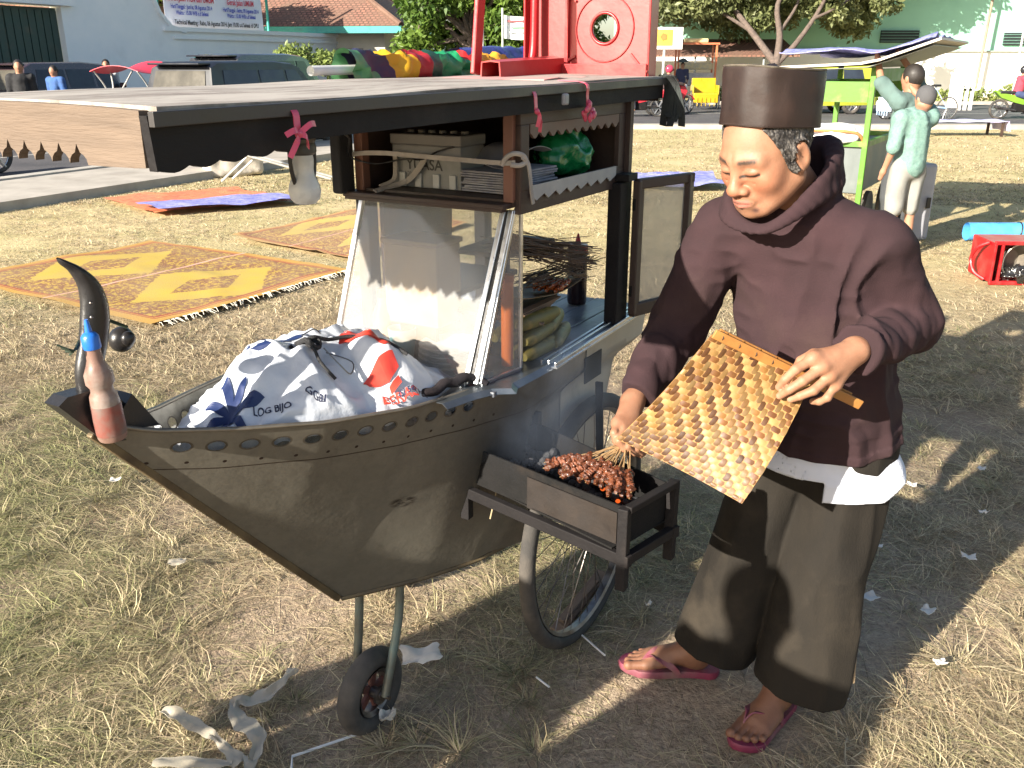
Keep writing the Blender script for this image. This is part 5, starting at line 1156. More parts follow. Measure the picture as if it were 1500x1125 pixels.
# sauce bottle with red cap
e = cempty("sauce_bottle", .86, .16, .957, "dark sauce bottle with red screw cap and pointed nozzle behind the satay", "bottle")
mb = MB(); mb.lathe([(.001, 0), (.026, .001), (.028, .01), (.028, .145), (.026, .155), (.001, .156)], n=24); mb.build("bottle_body", M("dark_sauce", (.03, .015, .015), (.02, .01, .012), 9, .25), e, smooth=40)
mb = MB(); mb.lathe([(.029, .150), (.0295, .152), (.0295, .170), (.028, .173), (.010, .174), (.006, .19), (.002, .204), (.001, .204)], n=24); mb.build("screw_cap", M("red_cap", (.50, .02, .03), (.35, .015, .02), 9, .35), e, smooth=40)
# plates, bowls and bottles seen through the hazy glass
def crock(name, s, w_, z, prof, m, label, cat, n=24):
    e = cempty(name, s, w_, z, label, cat); mb = MB(); mb.lathe(prof, n=n); mb.build(name + "_body", m, e, smooth=40); return e
porc = M("white_ware", (.65, .66, .66), (.5, .52, .53), 12, .25, bump=0)
for k in range(4): crock("plate", .20 + .002 * k, .16, .957 + .012 * k, [(.001, 0), (.045, .001), (.075, .014), (.077, .017), (.045, .006), (.001, .005)], porc, "white plate behind the hazy glass, " + ("lowest", "second lowest", "second highest", "topmost")[k] + " of its stack", "plate")
crock("plastic_cup", .19, .03, .957, [(.001, 0), (.026, .001), (.034, .075), (.032, .075), (.024, .004), (.001, .004)], M("teal_plastic", (.25, .55, .60), None, 9, .4), "pale turquoise cup behind the glass front", "cup")
e = cempty("orange_bottle", .215, -.045, .957, "tall orange bottle standing behind the left of the glass", "bottle"); mb = MB(); mb.lathe([(.001, 0), (.024, .001), (.026, .01), (.026, .09), (.012, .12), (.011, .14), (.001, .141)], n=20); mb.build("bottle_body", M("orange_plastic", (.62, .30, .12), None, 9, .4), e, smooth=40); mb = MB(); mb.lathe([(.013, .135), (.013, .155), (.001, .157)], n=16); mb.build("bottle_cap", M("amber_cap", (.5, .2, .05), None, 9, .4), e)
e = cempty("wooden_box", .29, .045, 1.03, "pale plywood food box behind the glass front", "box"); mb = MB(); mb.box((-.03, 0, .10), (.10, .15, .19), bev=.004); mb.build("box_body", M("pale_ply", (.62, .46, .26), (.5, .36, .2), 9, .7), e)
mb = MB(); mb.box((-.03, 0, .20), (.11, .16, .012), bev=.003); mb.build("box_lid", M("pale_ply_lid", (.5, .36, .2), (.4, .28, .16), 9, .7), e)
for x in (-.07, .01): mb = MB(); mb.box((x, 0, -.032), (.014, .13, .08)); mb.build("box_foot", wood_dark, e)
e = cempty("orange_tube", .262, .275, .957, "orange plastic tube standing inside the glass wing", "tube"); mb = MB(); mb.lathe([(.001, 0), (.014, .001), (.0145, .2), (.0135, .202)], n=18); mb.build("tube_body", M("orange_tube_plastic", (.80, .20, .03), None, 9, .4), e, smooth=40); mb = MB(); mb.lathe([(.016, .2), (.016, .215), (.001, .217)], n=16); mb.build("tube_lid", M("orange_lid", (.6, .14, .02), None, 9, .4), e)
e = cempty("food_bowl", .18, .215, .957, "pink plastic bowl behind the right of the glass front", "bowl"); mb = MB(); mb.lathe([(.001, 0), (.03, .001), (.05, .04), (.048, .04), (.028, .005), (.001, .005)], n=24); mb.build("bowl_body", M("pink_ware", (.62, .22, .22), None, 9, .4), e, smooth=40)

# ---- red plastic stool lying on its side on the roof
redp = M("red_plastic", (.36, .010, .013), (.26, .007, .010), 3, .38, bump=.12, bscale=60, dirt=(.36, .07, .06), dscale=5, dlo=.5, dhi=.8)
redpanel = M("red_plastic_seat", (.40, .045, .043), (.34, .03, .032), 3, .42, bump=.12, bscale=60, dirt=(.44, .11, .10), dscale=5)  # paler copy of the red: the seat's sunlit look put into its colour
st = cempty("plastic_stool", .945, .145, 1.580, "red plastic stool lying on its side on the cart roof", "stool"); 
# seat panel stands across the cart; local: x along cart, y = -w
W2 = .185; H2 = .40
def ring_panel(name, x, th, hole, m):
    k = 28; outer = [(-W2, 0), (W2, 0), (W2 + .0, H2), (-W2, H2)]
    return board_with_holes(outer, [(hole[0], hole[1], hole[2])], (x, 0, 0), (0, 1, 0), (0, 0, 1), th, name, m, st)
ring_panel("seat", .006, .005, (-.035, .125, .036), redpanel)
mb = MB(); mb.tube([(.004, -.035 + .040 * math.cos(a), .125 + .040 * math.sin(a)) for a in np.linspace(0, 2 * math.pi, 32, endpoint=False)], .004, 8, closed=True)
mb.tube([(.003, -.035 + .085 * math.cos(a), .125 + .085 * math.sin(a)) for a in np.linspace(0, 2 * math.pi, 40, endpoint=False)], .0018, 6, closed=True)
for y0, z0, y1, z1 in ((.05, .195, .15, .27), (.05, .055, .14, .012), (-.12, .20, -.17, .27), (-.115, .06, -.16, .012)): mb.bar((.002, y0, z0), (.002, y1, z1), .006, .008, up=(1, 0, 0))
mb.bar((.0, .075, 0), (.0, .075, H2), .010, .014, up=(1, 0, 0)); mb.build("seat_ribs", redp, st, smooth=50)
mb = MB()
for y in (-W2, W2): mb.bar((-.02, y, 0), (-.02, y, H2), .055, .006, up=(0, 1, 0), bev=.002)
mb.bar((-.02, -W2, .004), (-.02, W2, .004), .006, .06, up=(1, 0, 0), bev=.002) if False else None
mb.box((-.024, 0, .016), (.06, 2 * W2 + .004, .006), bev=.002); mb.box((-.052, 0, .016), (.006, 2 * W2, .038), bev=.002); mb.build("seat_skirt", redp, st)
def stleg(y, z, nm="leg"):
    mb = MB(); P = []
    for t in np.linspace(0, 1, 8):
        x = -.04 - .33 * t; w_ = .040 - .010 * t; yy = y + (.03 if y > 0 else -.03) * t * 0; zz = z - .0 * t
        P.append([(x, yy - w_, zz + .004), (x, yy - w_ * .9, zz + .050 - .010 * t), (x, yy, zz + .056 - .012 * t), (x, yy + w_ * .9, zz + .050 - .010 * t), (x, yy + w_, zz + .004)])
    mb.sheet(P, -.004); mb.build(nm, redp, st, smooth=40)
stleg(.10, .0); stleg(-.15, .0) if False else None
# legs going up the sides: two uprights with a rounded corner, as seen against the trees
mb = MB(); mb.bar((-.36, .15, .01), (-.30, .15, .42), .035, .012, up=(0, 1, 0), bev=.003); mb.build("leg", redp, st)
mb = MB(); mb.tube([(-.07, .16, .01), (-.045, .16, .05), (-.035, .16, .14), (-.03, .16, .42)], .012, 8, sub=5); mb.build("leg", redp, st, smooth=60)
mb = MB(); mb.sheet([[(x, y, .004 + .002 * math.sin(40 * x)) for y in np.linspace(-.12, .17, 8)] for x in np.linspace(-.5, -.02, 14)], .002); mb.build("torn_sheet", M("faded_pink_film", (.62, .22, .20), (.55, .36, .32), 5, .6), st, smooth=50)

# ---- rolled banners and tarps on the far side of the roof
def roll(name, label, cat, a, b, r, m, nseg=40, crump=.0, seed=0, ends=None):
    A_, B_ = np.array(a), np.array(b); o0 = (A_ + B_) / 2; e = empty(name, CWd(*o0), R(60), label, cat); d = B_ - A_
    P = []
    for i in range(nseg + 1):
        t = i / nseg; c = A_ + d * t - o0; row = []
        for k in range(22):
            an = 2 * math.pi * k / 22; rr = r * (1 + crump * (1 - 2 * abs(float(vnoise(np.array([t * 9, math.cos(an), math.sin(an)]), 1.6, seed)))) ) * (ends(t) if ends else 1)
            row.append(L(c[0], c[1] + rr * math.cos(an), c[2] + rr * math.sin(an)))
        P.append(row)
    mb = MB(); mb.grid(P, closed_v=True); mb.build(name + "_body", m, e, smooth=60); return e
def multi(name, bands):
    m, nt, b = _new(name); tc = nd(nt, "ShaderNodeTexCoord"); sp = nd(nt, "ShaderNodeSeparateXYZ"); nt.links.new(tc.outputs["Object"], sp.inputs[0]); f, raw = noise_fac(nt, 7, 3)
    x = mth(nt, 'ADD', sp.outputs[0], mth(nt, 'ADD', mth(nt, 'MULTIPLY', raw, .17), mth(nt, 'MULTIPLY', sp.outputs[2], .5))); cr = nd(nt, "ShaderNodeValToRGB"); cr.color_ramp.interpolation = 'CONSTANT'
    mr = nd(nt, "ShaderNodeMapRange"); mr.inputs[1].default_value = -.35; mr.inputs[2].default_value = .45; nt.links.new(x, mr.inputs[0]); nt.links.new(mr.outputs[0], cr.inputs[0])
    el = cr.color_ramp.elements
    for i, (p, c) in enumerate(bands):
        q = el[i] if i < 2 else el.new(p); q.position = p; q.color = rgb(c)
    nt.links.new(cr.outputs[0], b.inputs["Base Color"]); b.inputs["Roughness"].default_value = .5; return m
fab = multi("striped_banner_cloth", [(0, (.42, .38, .34)), (.12, (.08, .24, .10)), (.2, (.02, .02, .05)), (.30, (.50, .28, .01)), (.40, (.28, .015, .02)), (.5, (.01, .06, .04)), (.56, (.01, .20, .08)), (.72, (.32, .015, .015)), (.80, (.50, .24, .02)), (.95, (.32, .02, .015))])
roll("rolled_banner", "colourful rolled cloth banner in yellow, red and green on the cart roof", "banner", (.36, -.245, 1.606), (1.02, -.185, 1.606), .033, fab, nseg=70, crump=.42, seed=3)
roll("cardboard_tube", "white cardboard tube sticking out of the colourful rolled banner", "tube", (.25, -.250, 1.600), (.42, -.245, 1.602), .0115, M("white_tube", (.72, .72, .70), None, 9, .5))
roll("rolled_tarp", "dark blue rolled tarpaulin behind the colourful banner on the roof", "tarp", (.86, -.25, 1.62), (1.3, -.21, 1.625), .036, M("navy_tarp", (.025, .03, .16), (.05, .06, .25), 12, .32, spec=.7), crump=.22, seed=8)
# ================================================================ THE VENDOR
ORG = np.array([.65, 2.0, 0.0])
man = empty("person", ORG, 0, "man in tall dark brown cap and hooded sweatshirt fanning the grill", "person")
HC = np.array([.511, 1.870, 1.448]); _p = R(24); RH = axes((-.83 * math.cos(_p), -.56 * math.cos(_p), -math.sin(_p)))
def hloc(p): return (p - HC.astype(f32)) @ RH
def hworld(l, f, u): return HC + RH @ np.array([l, f, u])
def A3(px, py, y): return at(px, py, y=y)
skin_c = np.array([.315, .160, .095])
# joints
SHR, SHL = np.array([.478, 2.03, 1.262]), np.array([.765, 1.875, 1.258])
ELR, WRR = np.array([.395, 2.075, 1.02]), np.array([.272, 1.905, .895])
ELL, WRL = np.array([.885, 1.93, 1.075]), A3(1252, 514, 1.715)
NKB = np.array([.622, 1.945, 1.33])
P_T, C_T = np.array([.755, 2.02, .76]), np.array([.655, 1.965, 1.20])
RT = axes((-.55, -.835, 0))
def loft(p, P, C, tab, R_):
    """elliptical tube: tab rows (z, half width, half depth)"""
    z = p[..., 2]; t = (z - P[2]) / (C[2] - P[2]); ax_ = np.asarray(P, f32) + t[..., None] * np.asarray(C - P, f32); q = (p - ax_) @ R_
    T_ = np.array(tab); a = np.interp(z, T_[:, 0], T_[:, 1]).astype(f32); b = np.interp(z, T_[:, 0], T_[:, 2]).astype(f32)
    k = np.sqrt((q[..., 0] / a) ** 2 + (q[..., 1] / b) ** 2 + 1e-9); g = np.sqrt((q[..., 0] / a ** 2) ** 2 + (q[..., 1] / b ** 2) ** 2 + 1e-9)
    return k * (k - 1) / np.maximum(g, 1e-4) * .9
# ---------- head in its own frame
def head_sdf(q):
    S = np.abs(q[..., 0]); m = q.copy(); m[..., 0] = S
    d = s_ell(q, (0, -.014, .032), (.076, .096, .085))
    d = smin(d, s_ell(q, (0, .024, -.028), (.0670, .062, .082)), .035)
    d = smin(d, s_cap(m, (.060, -.006, -.050), (.024, .060, -.087), .020, .019), .03)
    d = smin(d, s_sph(q, (0, .069, -.091), .0195), .018)
    d = smin(d, s_sph(m, (.044, .054, -.026), .021), .026)
    d = smin(d, s_cap(m, (.010, .083, .022), (.046, .066, .017), .0095, .008), .02)
    d = smax(d, -s_sph(m, (.030, .103, .003), .0165), .018)
    d = smin(d, s_ell(m, (.031, .0735, .000), (.0185, .0140, .0108)), .0015)
    d = smax(d, -s_cap(m, (.016, .0895, -.0062), (.0470, .0745, -.0080), .0010, .0010), .0022)
    for a_, b_ in (((.050, .0615, .0), (.064, .040, .006)), ((.050, .0610, -.006), (.066, .037, -.006)), ((.049, .0615, -.011), (.064, .040, -.018)), ((.028, .084, -.066), (.036, .066, -.084)), ((.030, .088, -.020), (.052, .066, -.032))): d = smax(d, -s_cap(m, a_, b_, .0010, .0006), .0035)
    for wz in (.040, .050): d = smax(d, -s_cap(m, (.0, .0965 - (wz - .04) * .35, wz), (.040, .079 - (wz - .04) * .35, wz - .003), .0008, .0006), .004)
    d = smax(d, -s_cap(m, (.004, .0985, .016), (.0045, .0975, .026), .0008), .003)          # eyelids over the eyeballs
    d = smin(d, s_cap(m, (.017, .083, -.0125), (.044, .072, -.0135), .0042, .0035), .008)  # bags under the eyes
    d = smin(d, s_cap(q, (0, .083, .008), (0, .101, -.026), .0085, .0120), .015)
    d = smin(d, s_ell(q, (0, .1035, -.0325), (.0160, .0130, .0120)), .008)
    d = smin(d, s_ell(m, (.0175, .0940, -.0365), (.0092, .0110, .0085)), .006)
    d = smax(d, -s_ell(m, (.0072, .104, -.0465), (.0036, .005, .0035)), .003)
    d = smin(d, s_ell(q, (0, .078, -.060), (.030, .021, .022)), .016)
    d = smax(d, -s_cap(m, (.017, .103, -.047), (.033, .086, -.070), .0022, .003), .009)   # nasolabial fold
    d = smin(d, s_cap(m, (0, .0985, -.0565), (.025, .086, -.066), .0042, .0025), .005)
    d = smin(d, s_cap(m, (0, .0965, -.0690), (.020, .087, -.0675), .0052, .0028), .005)
    d = smax(d, -s_cap(m, (0, .1045, -.063), (.025, .092, -.0660), .0014, .0014), .0035)
    # ears
    e = s_ell(m, (.0815, -.010, -.006), (.0085, .0185, .031), rot=np.array([[.92, -.39, 0], [.39, .92, 0], [0, 0, 1]], f32))
    e = smax(e, -s_ell(m, (.0915, -.006, -.003), (.0075, .0105, .019)), .005)
    e = smin(e, s_sph(m, (.078, -.001, -.032), .0085), .008); e = smin(e, s_cap(m, (.083, .003, .010), (.080, .002, -.008), .0032), .004)
    d = smin(d, e, .006)
    return d
# ---------- hands, as lists of tapered links
def chain(pts, radii): return [(np.asarray(pts[i]), np.asarray(pts[i + 1]), radii[i], radii[i + 1]) for i in range(len(pts) - 1)]
# his left hand, seen from the back, closed over the fan handle
k1, k2, k3, k4 = A3(1192, 525, 1.668), A3(1206, 537, 1.662), A3(1216, 550, 1.664), A3(1223, 563, 1.672)
LH = [chain([k1, A3(1166, 541, 1.655), A3(1150, 556, 1.662), A3(1141, 567, 1.674)], [.0098, .0088, .0078, .0068]),
      chain([k2, A3(1176, 558, 1.648), A3(1156, 571, 1.655), A3(1142, 580, 1.670)], [.0100, .0092, .0080, .0068]),
      chain([k3, A3(1192, 572, 1.650), A3(1172, 580, 1.655), A3(1158, 585, 1.668)], [.0096, .0088, .0076, .0065]),
      chain([k4, A3(1212, 582, 1.660), A3(1200, 588, 1.670), A3(1190, 588, 1.684)], [.0088, .0080, .0072, .0060]),
      chain([A3(1222, 522, 1.685), A3(1192, 520, 1.690), A3(1174, 529, 1.706), A3(1166, 540, 1.722)], [.0135, .0115, .0098, .0080])]
LPALM = [(WRL, k1, .0215, .0120), (WRL, k2, .0225, .0128), (WRL, k3, .0220, .0125), (WRL, k4, .0205, .0115), (k1, k4, .012, .0105), (WRL, A3(1205, 545, 1.690), .018, .014)]
# his right hand pinching the bundle of skewers over the grill
rc = A3(917, 632, 1.845)
q1, q2, q3, q4 = A3(905, 620, 1.842), A3(912, 628, 1.832), A3(921, 636, 1.830), A3(930, 641, 1.838)
RHN = [chain([q1, A3(900, 634, 1.815), A3(904, 647, 1.808), A3(912, 654, 1.818)], [.0094, .0086, .0078, .0066]),
       chain([q2, A3(907, 645, 1.802), A3(914, 657, 1.802), A3(922, 660, 1.815)], [.0096, .0088, .0078, .0066]),
       chain([q3, A3(919, 654, 1.802), A3(927, 664, 1.806), A3(934, 664, 1.820)], [.0092, .0084, .0074, .0064]),
       chain([q4, A3(932, 658, 1.812), A3(938, 666, 1.820), A3(943, 664, 1.832)], [.0084, .0076, .0068, .0060]),
       chain([A3(925, 618, 1.870), A3(910, 630, 1.868), A3(903, 644, 1.850), A3(906, 655, 1.832)], [.0125, .0110, .0094, .0078])]
RPALM = [(WRR, q1, .0200, .0115), (WRR, q2, .0210, .0120), (WRR, q3, .0205, .0118), (WRR, q4, .0190, .0110), (q1, q4, .0115, .010)]
FT = []   # feet: heel point, forward direction, side (+1: his left foot)
for heel, dr_, sd_ in ((np.array([.545, 2.112, .022]), np.array([-.994, .11, 0]), -1), (np.array([.722, 1.972, .022]), np.array([-.69, -.724, 0]), 1)):
    FT.append((heel, axes(dr_ / np.linalg.norm(dr_)), sd_))
def foot_sdf(q, sd_, leg=True):
    q = q.copy(); q[..., 0] *= -sd_          # mirrored so that +x is the big-toe side
    d = s_ell(q, (0, .026, .026), (.029, .033, .030))
    d = smin(d, s_cap(q, (.002, .045, .052), (.006, .150, .022), .034, .022), .03)
    d = smin(d, s_cap(q, (-.006, .05, .035), (-.022, .15, .017), .026, .017), .025)
    d = smin(d, s_cap(q, (.0, .030, .07), (.004, .012, .20), .030, .036), .03)
    d = smin(d, s_sph(q, (.026, .038, .075), .014), .014); d = smin(d, s_sph(q, (-.027, .032, .068), .013), .014)
    toes = ((.029, .168, .218, .0150, .0125), (.009, .180, .219, .0115, .0092), (-.008, .176, .210, .0108, .0088), (-.023, .168, .197, .0102, .0084), (-.036, .156, .181, .0098, .0080))
    t = None
    for x, y0, y1, r0, r1 in toes:
        b = s_cap(q, (x * .8, y0 - .06, .026), (x, y0, .014), .016, r0 * .9); d = smin(d, b, .014)
        e = smin(s_cap(q, (x, y0, .015), (x * 1.04, y1, .010), r0 * .86, r1), s_sph(q, (x * 1.04, y1, .0115), r1 * 1.08), .003); t = e if t is None else np.minimum(t, e)
    d = smin(d, t, .006)
    return smax(d, -q[..., 2] - .001, .004)
def links(p, ch, k=.004):
    d = None
    for a, b, r0, r1 in ch:
        e = s_cap(p, a, b, r0, r1); d = e if d is None else smin(d, e, k)
    return d
def hand_sdf(p, palm, fingers):
    palm = [(a, b, r0 * 1.1, r1 * 1.1) for a, b, r0, r1 in palm]; fingers = [[(a, b, r0 * 1.1, r1 * 1.1) for a, b, r0, r1 in c] for c in fingers]; d = links(p, palm, .012); fs = None
    for c in fingers: e = links(p, c, .003); fs = e if fs is None else smin(fs, e, .0012)
    return smin(d, fs, .0075)
def near(p, c, r): return np.linalg.norm(p - np.asarray(c, f32), axis=-1) < r
def lazy(p, d, c, r, fn, k):
    """merge fn only where it can matter"""
    msk = near(p, c, r)
    if msk.any():
        d = d.copy(); d[msk] = smin(d[msk], fn(p[msk]), k)
    return d
LEG = ((np.array([.69, 2.06, .76]), FT[0]), (np.array([.815, 1.985, .76]), FT[1]))
def body_sdf(p):
    d = loft(p, P_T, C_T, [(.7, .12, .085), (1.0, .125, .085), (1.2, .135, .085), (1.3, .08, .06), (1.36, .04, .04)], RT)
    d = smax(d, p[..., 2] - 1.34, .03); d = smax(d, .70 - p[..., 2], .03)
    d = smin(d, s_cap(p, NKB, HC + RH @ np.array([0, -.028, -.045]), .056, .051), .03)
    d = smin(d, s_cap(p, SHR, SHL, .045), .04)
    for a, b, c in ((SHR, ELR, WRR), (SHL, ELL, WRL)): d = smin(d, smin(s_cap(p, a, b, .045, .036), s_cap(p, b, c, .037, .0235), .01), .02)
    for hip, (heel, Rf, s_) in LEG:
        an = heel + Rf @ np.array([0, .02, .19]); hip = hip + [.0, .01, 0]; kn = (hip + an) / 2 + np.array([.03 if s_ < 0 else .015, .025, 0]); d = smin(d, smin(s_cap(p, hip, kn, .055, .036), s_cap(p, kn, an, .036, .032), .02), .04)
    d = lazy(p, d, HC, .22, lambda q: head_sdf(hloc(q)), .022)
    d = lazy(p, d, A3(1200, 548, 1.68), .14, lambda q: hand_sdf(q, LPALM, LH), .010)
    d = lazy(p, d, rc, .13, lambda q: hand_sdf(q, RPALM, RHN), .010)
    for heel, Rf, s_ in FT: d = lazy(p, d, heel + Rf @ np.array([0, .1, .08]), .26, lambda q: foot_sdf((q - heel.astype(f32)) @ Rf, s_), .02)
    return d
def skin_col(v):
    n = fbm(v, 60, 3)[:, None]; c = skin_c * (1 + .10 * n) * np.ones((len(v), 3))
    q = hloc(v.astype(f32)); hd = np.linalg.norm(q, axis=1) < .16; m = np.abs(q[:, 0]); f, u = q[:, 1], q[:, 2]
    red = np.exp(-((m - .045) ** 2 + (u + .03) ** 2) / .0009) * (f > .03) + np.exp(-(m ** 2 + (u + .034) ** 2) / .0003) * (f > .08); c = np.where((hd[:, None]), c * (1 + red[:, None] * np.array([.10, -.10, -.14])), c)
    def put(w_, col): nonlocal c; w_ = (np.clip(w_, 0, 1) * hd)[:, None]; c = c * (1 - w_) + np.array(col) * w_
    brow = np.exp(-((u - (.023 - .09 * (m - .03) ** 2 / .01 * .02)) / .0042) ** 2) * np.clip((m - .012) / .006, 0, 1) * np.clip((.052 - m) / .008, 0, 1) * (f > .05); put(2.2 * brow * (.62 + .35 * vnoise(v, 700)), (.07, .05, .04))
    lid = -.0062 + .25 * (m - .031) ** 2 / .01 * .05; lash = 1.4 * np.exp(-((u - lid) / .0026) ** 2) * np.clip((.0200 - np.abs(m - .031)) / .002, 0, 1) * (f > .06); put(lash, (.012, .008, .007))
    cre = np.exp(-((u - .0075 + (m - .031) ** 2 * 9) / .0013) ** 2) * np.clip((.015 - np.abs(m - .031)) / .003, 0, 1) * (f > .06); put(cre * .9, (.20, .10, .06))
    lip = ((np.abs(u + .0575 + (m / .02) ** 2 * .003) < .0042) | (np.abs(u + .0690 - (m / .018) ** 2 * .002) < .0052)) * np.clip((.0235 - m) / .003, 0, 1) * (f > .085); put(lip * .75, (.40, .15, .12))
    put(np.exp(-((u + .0632 + m * .06) / .0014) ** 2) * (m < .026) * (f > .085) * .7, (.10, .03, .025))
    st = np.clip(vnoise(v, 900) - .15, 0, 1) * (((u < -.045) & (f > .03)) * np.clip(1 - np.abs(u + .075) / .05, 0, 1)); put(st * .5, (.12, .09, .08))
    put(np.exp(-((q[:, 0] - .026) ** 2 + (u + .083) ** 2) / .000045) * (f > .05) * .9, (.07, .04, .04))
    put(np.exp(-((np.abs(q[:, 0] + .0) - .0072) ** 2 + (u + .046) ** 2) / .000008) * (f > .09) * .9, (.06, .02, .02))
    # nails
    for chs in (LH, RHN):
        for ch in chs:
            t = ch[-1][1]; w_ = np.exp(-(((v - t) ** 2).sum(1)) / .000035)[:, None] * .5; c = c * (1 - w_) + np.array([.66, .42, .32]) * w_
    low = np.clip((.14 - v[:, 2]) / .1, 0, 1)[:, None]; c = c * (1 - low * np.array([.38, .42, .42]))   # sun-darkened, dusty feet
    return c
skinm = M("skin", (1, 1, 1), (.84, .78, .75), 26, .58, bump=.45, bscale=240, attr=True, sss=.05, bdist=.0012, spec=.45)
sdf_obj("body", body_sdf, (.12, 1.6, -.01), (1.02, 2.3, 1.62), .0026, skinm, man, ORG, skin_col)

# ---------- clothes
def ridge(p, s, seed=0): return 1 - np.abs(vnoise(p, s, seed)) * 2
RNG_PTS = [A3(*q) for q in ((1117, 334, 1.82), (1148, 320, 1.815), (1180, 292, 1.835), (1206, 256, 1.87), (1221, 230, 1.93), (1212, 212, 1.99), (1160, 226, 2.02), (1108, 252, 2.0), (1076, 276, 1.95), (1070, 302, 1.90), (1086, 325, 1.855))]
RNG = [np.array(q) for q in spline([Vector(q) for q in RNG_PTS], 3, True)]
def hood_sdf(p):
    d = None; n = len(RNG)
    for i in range(n):
        a, b = RNG[i], RNG[(i + 1) % n]; t0 = i / n; back = .5 - .5 * math.cos(2 * math.pi * t0); ra = .0065 + .0135 * back
        e = s_cap(p, a, b, ra); d = e if d is None else smin(d, e, .006)
        ou = a - np.array([.62, 1.93, a[2]]); ou = ou / np.linalg.norm(ou); ln_ = .008 + .050 * back; e = s_cap(p, a + np.array([0, 0, -.004]), a + ou * .012 + np.array([0, 0, -ln_]), ra * .9, ra * (.75 + .4 * back)); d = smin(d, e, .014)
        continue
        o_ = (a - np.array([.62, 1.93, a[2]])) * .10 + np.array([0, 0, -.018 - .016 * back]); o2 = (b - np.array([.62, 1.93, b[2]])) * .10 + np.array([0, 0, -.018 - .016 * back])
        d = smin(d, s_cap(p, a + o_, b + o2, ra * 1.1), .008)
    return d
def hoodie_sdf(p):
    z = p[..., 2]
    d = loft(p, P_T, C_T, [(.70, .170, .134), (.80, .172, .136), (.88, .172, .138), (1.0, .165, .128), (1.12, .170, .118), (1.20, .170, .110), (1.27, .145, .098), (1.31, .115, .088), (1.34, .085, .08)], RT)
    d = smax(d, z - 1.335, .02)
    d = smin(d, s_cap(p, SHR, SHL, .066, .068), .05)
    d = smin(d, s_cap(p, NKB + [0, .01, -.01], SHL + [-.03, 0, .012], .052, .04), .03); d = smin(d, s_cap(p, NKB + [0, .01, -.01], SHR + [.02, 0, .025], .06, .045), .03)
    d = smin(d, smin(s_cap(p, SHL, ELL, .066, .064), s_cap(p, ELL, WRL + (ELL - WRL) * .06, .064, .040), .02), .010)
    d = smin(d, smin(s_cap(p, SHR, ELR, .068, .058), s_cap(p, ELR, WRR + (ELR - WRR) * .10, .056, .036), .02), .012)
    # belly pocket panel and cuff band
    q = (p - np.asarray(P_T + [-.02, -.02, .13], f32)) @ RT
    d = d - .0022 * np.clip((.15 - np.abs(q[..., 0])) * 200, 0, 1) * np.clip((.075 - np.abs(q[..., 2])) * 200, 0, 1) * (q[..., 1] > 0)
    # folds
    up = p * V3(1, 1, .55); dl = s_cap(p, ELL, WRL, .0); dr_ = s_cap(p, ELR, WRR, .0); fo = np.exp(-np.maximum(np.minimum(dl, dr_) - .05, 0) / .03)
    axl = np.asarray((WRL - ELL) / np.linalg.norm(WRL - ELL), f32); tl_ = (p - np.asarray(ELL, f32)) @ axl
    d = d - .0045 * fo * np.maximum(np.sin(tl_ * 95 + 2.2 * vnoise(p, 11, 3)), -.3) * np.clip(tl_ / .05 + .8, .2, 1)
    d = d - .0105 * np.maximum(ridge(up + .25 * vnoise(p, 5, 9)[..., None], 7.5, 4), -.2) * np.clip((1.36 - z) / .15, .25, 1)
    d = d - .0035 * ridge(p * V3(1, 1, 1.6), 17, 8)
    hemz = .750 + .055 * np.clip((p[..., 0] - .80) / .15, 0, 1) - .0 * z
    d = d - .003 * (np.abs(z - hemz - .012) < .012)
    low = (z < .865); d = np.where(low, smax(d, hemz - z, .006), d)
    d = lazy(p, d, (.62, 1.93, 1.37), .26, hood_sdf, .030)
    # opening round the neck and inside the hood
    d = smax(d, -s_cap(p, NKB + [0, -.005, .045], HC + RH @ np.array([0, -.02, -.02]), .056, .082), .010)
    # wrists open
    d = smax(d, (p - np.asarray(WRL + (ELL - WRL) * .03, f32)) @ axl * (dl < .09) - 10.0 * (dl >= .09), .004)
    axr = np.asarray((WRR - ELR) / np.linalg.norm(WRR - ELR), f32); d = smax(d, (p - np.asarray(WRR + (ELR - WRR) * .08, f32)) @ axr * (dr_ < .08) - 10.0 * (dr_ >= .08), .004)
    return d
clothm = M("sweatshirt_fleece", (.042, .0225, .0255), (.026, .0148, .017), 5, .97, bump=.5, bscale=330, dirt=(.050, .030, .028), dscale=4, sheen=.0, bdist=.0018, spec=.2)
sdf_obj("hooded_sweatshirt", hoodie_sdf, (.10, 1.62, .70), (1.05, 2.25, 1.52), .0045, clothm, man, ORG)
def leg_loft(p, hip, foot, w0, w1): return loft(p, np.array([foot[0], foot[1], .06]), np.array([hip[0], hip[1], .76]), [(.05, w1, w1 * .80), (.4, (w0 + w1) / 2, (w0 + w1) / 2 * .85), (.76, w0, w0 * .95), (.85, w0, w0)], RT)
def trouser_sdf(p):
    z = p[..., 2]; a = leg_loft(p, (.685, 2.06), (.556, 2.11), .092, .110); b = leg_loft(p, (.815, 1.985), (.755, 1.962), .092, .112)
    st = p * V3(1, 1, .16)
    def fold(d, s): return d - .010 * np.maximum(ridge(st + .12 * vnoise(p, 2.2, s)[..., None], 9.5, s), -.35) - .004 * ridge(p * V3(1, 1, .35), 16, s + 2)
    a = smax(fold(a, 2), .085 - z + .10 * (.60 - p[..., 0]), .006); b = smax(fold(b, 5), .080 - z + .10 * (.76 - p[..., 0]), .006)
    d = smin(a, b, .012)
    d = smin(d, s_ell(p, (.752, 2.02, .735), (.155, .12, .11), rot=RT), .05)
    return smax(d, z - .80, .01)
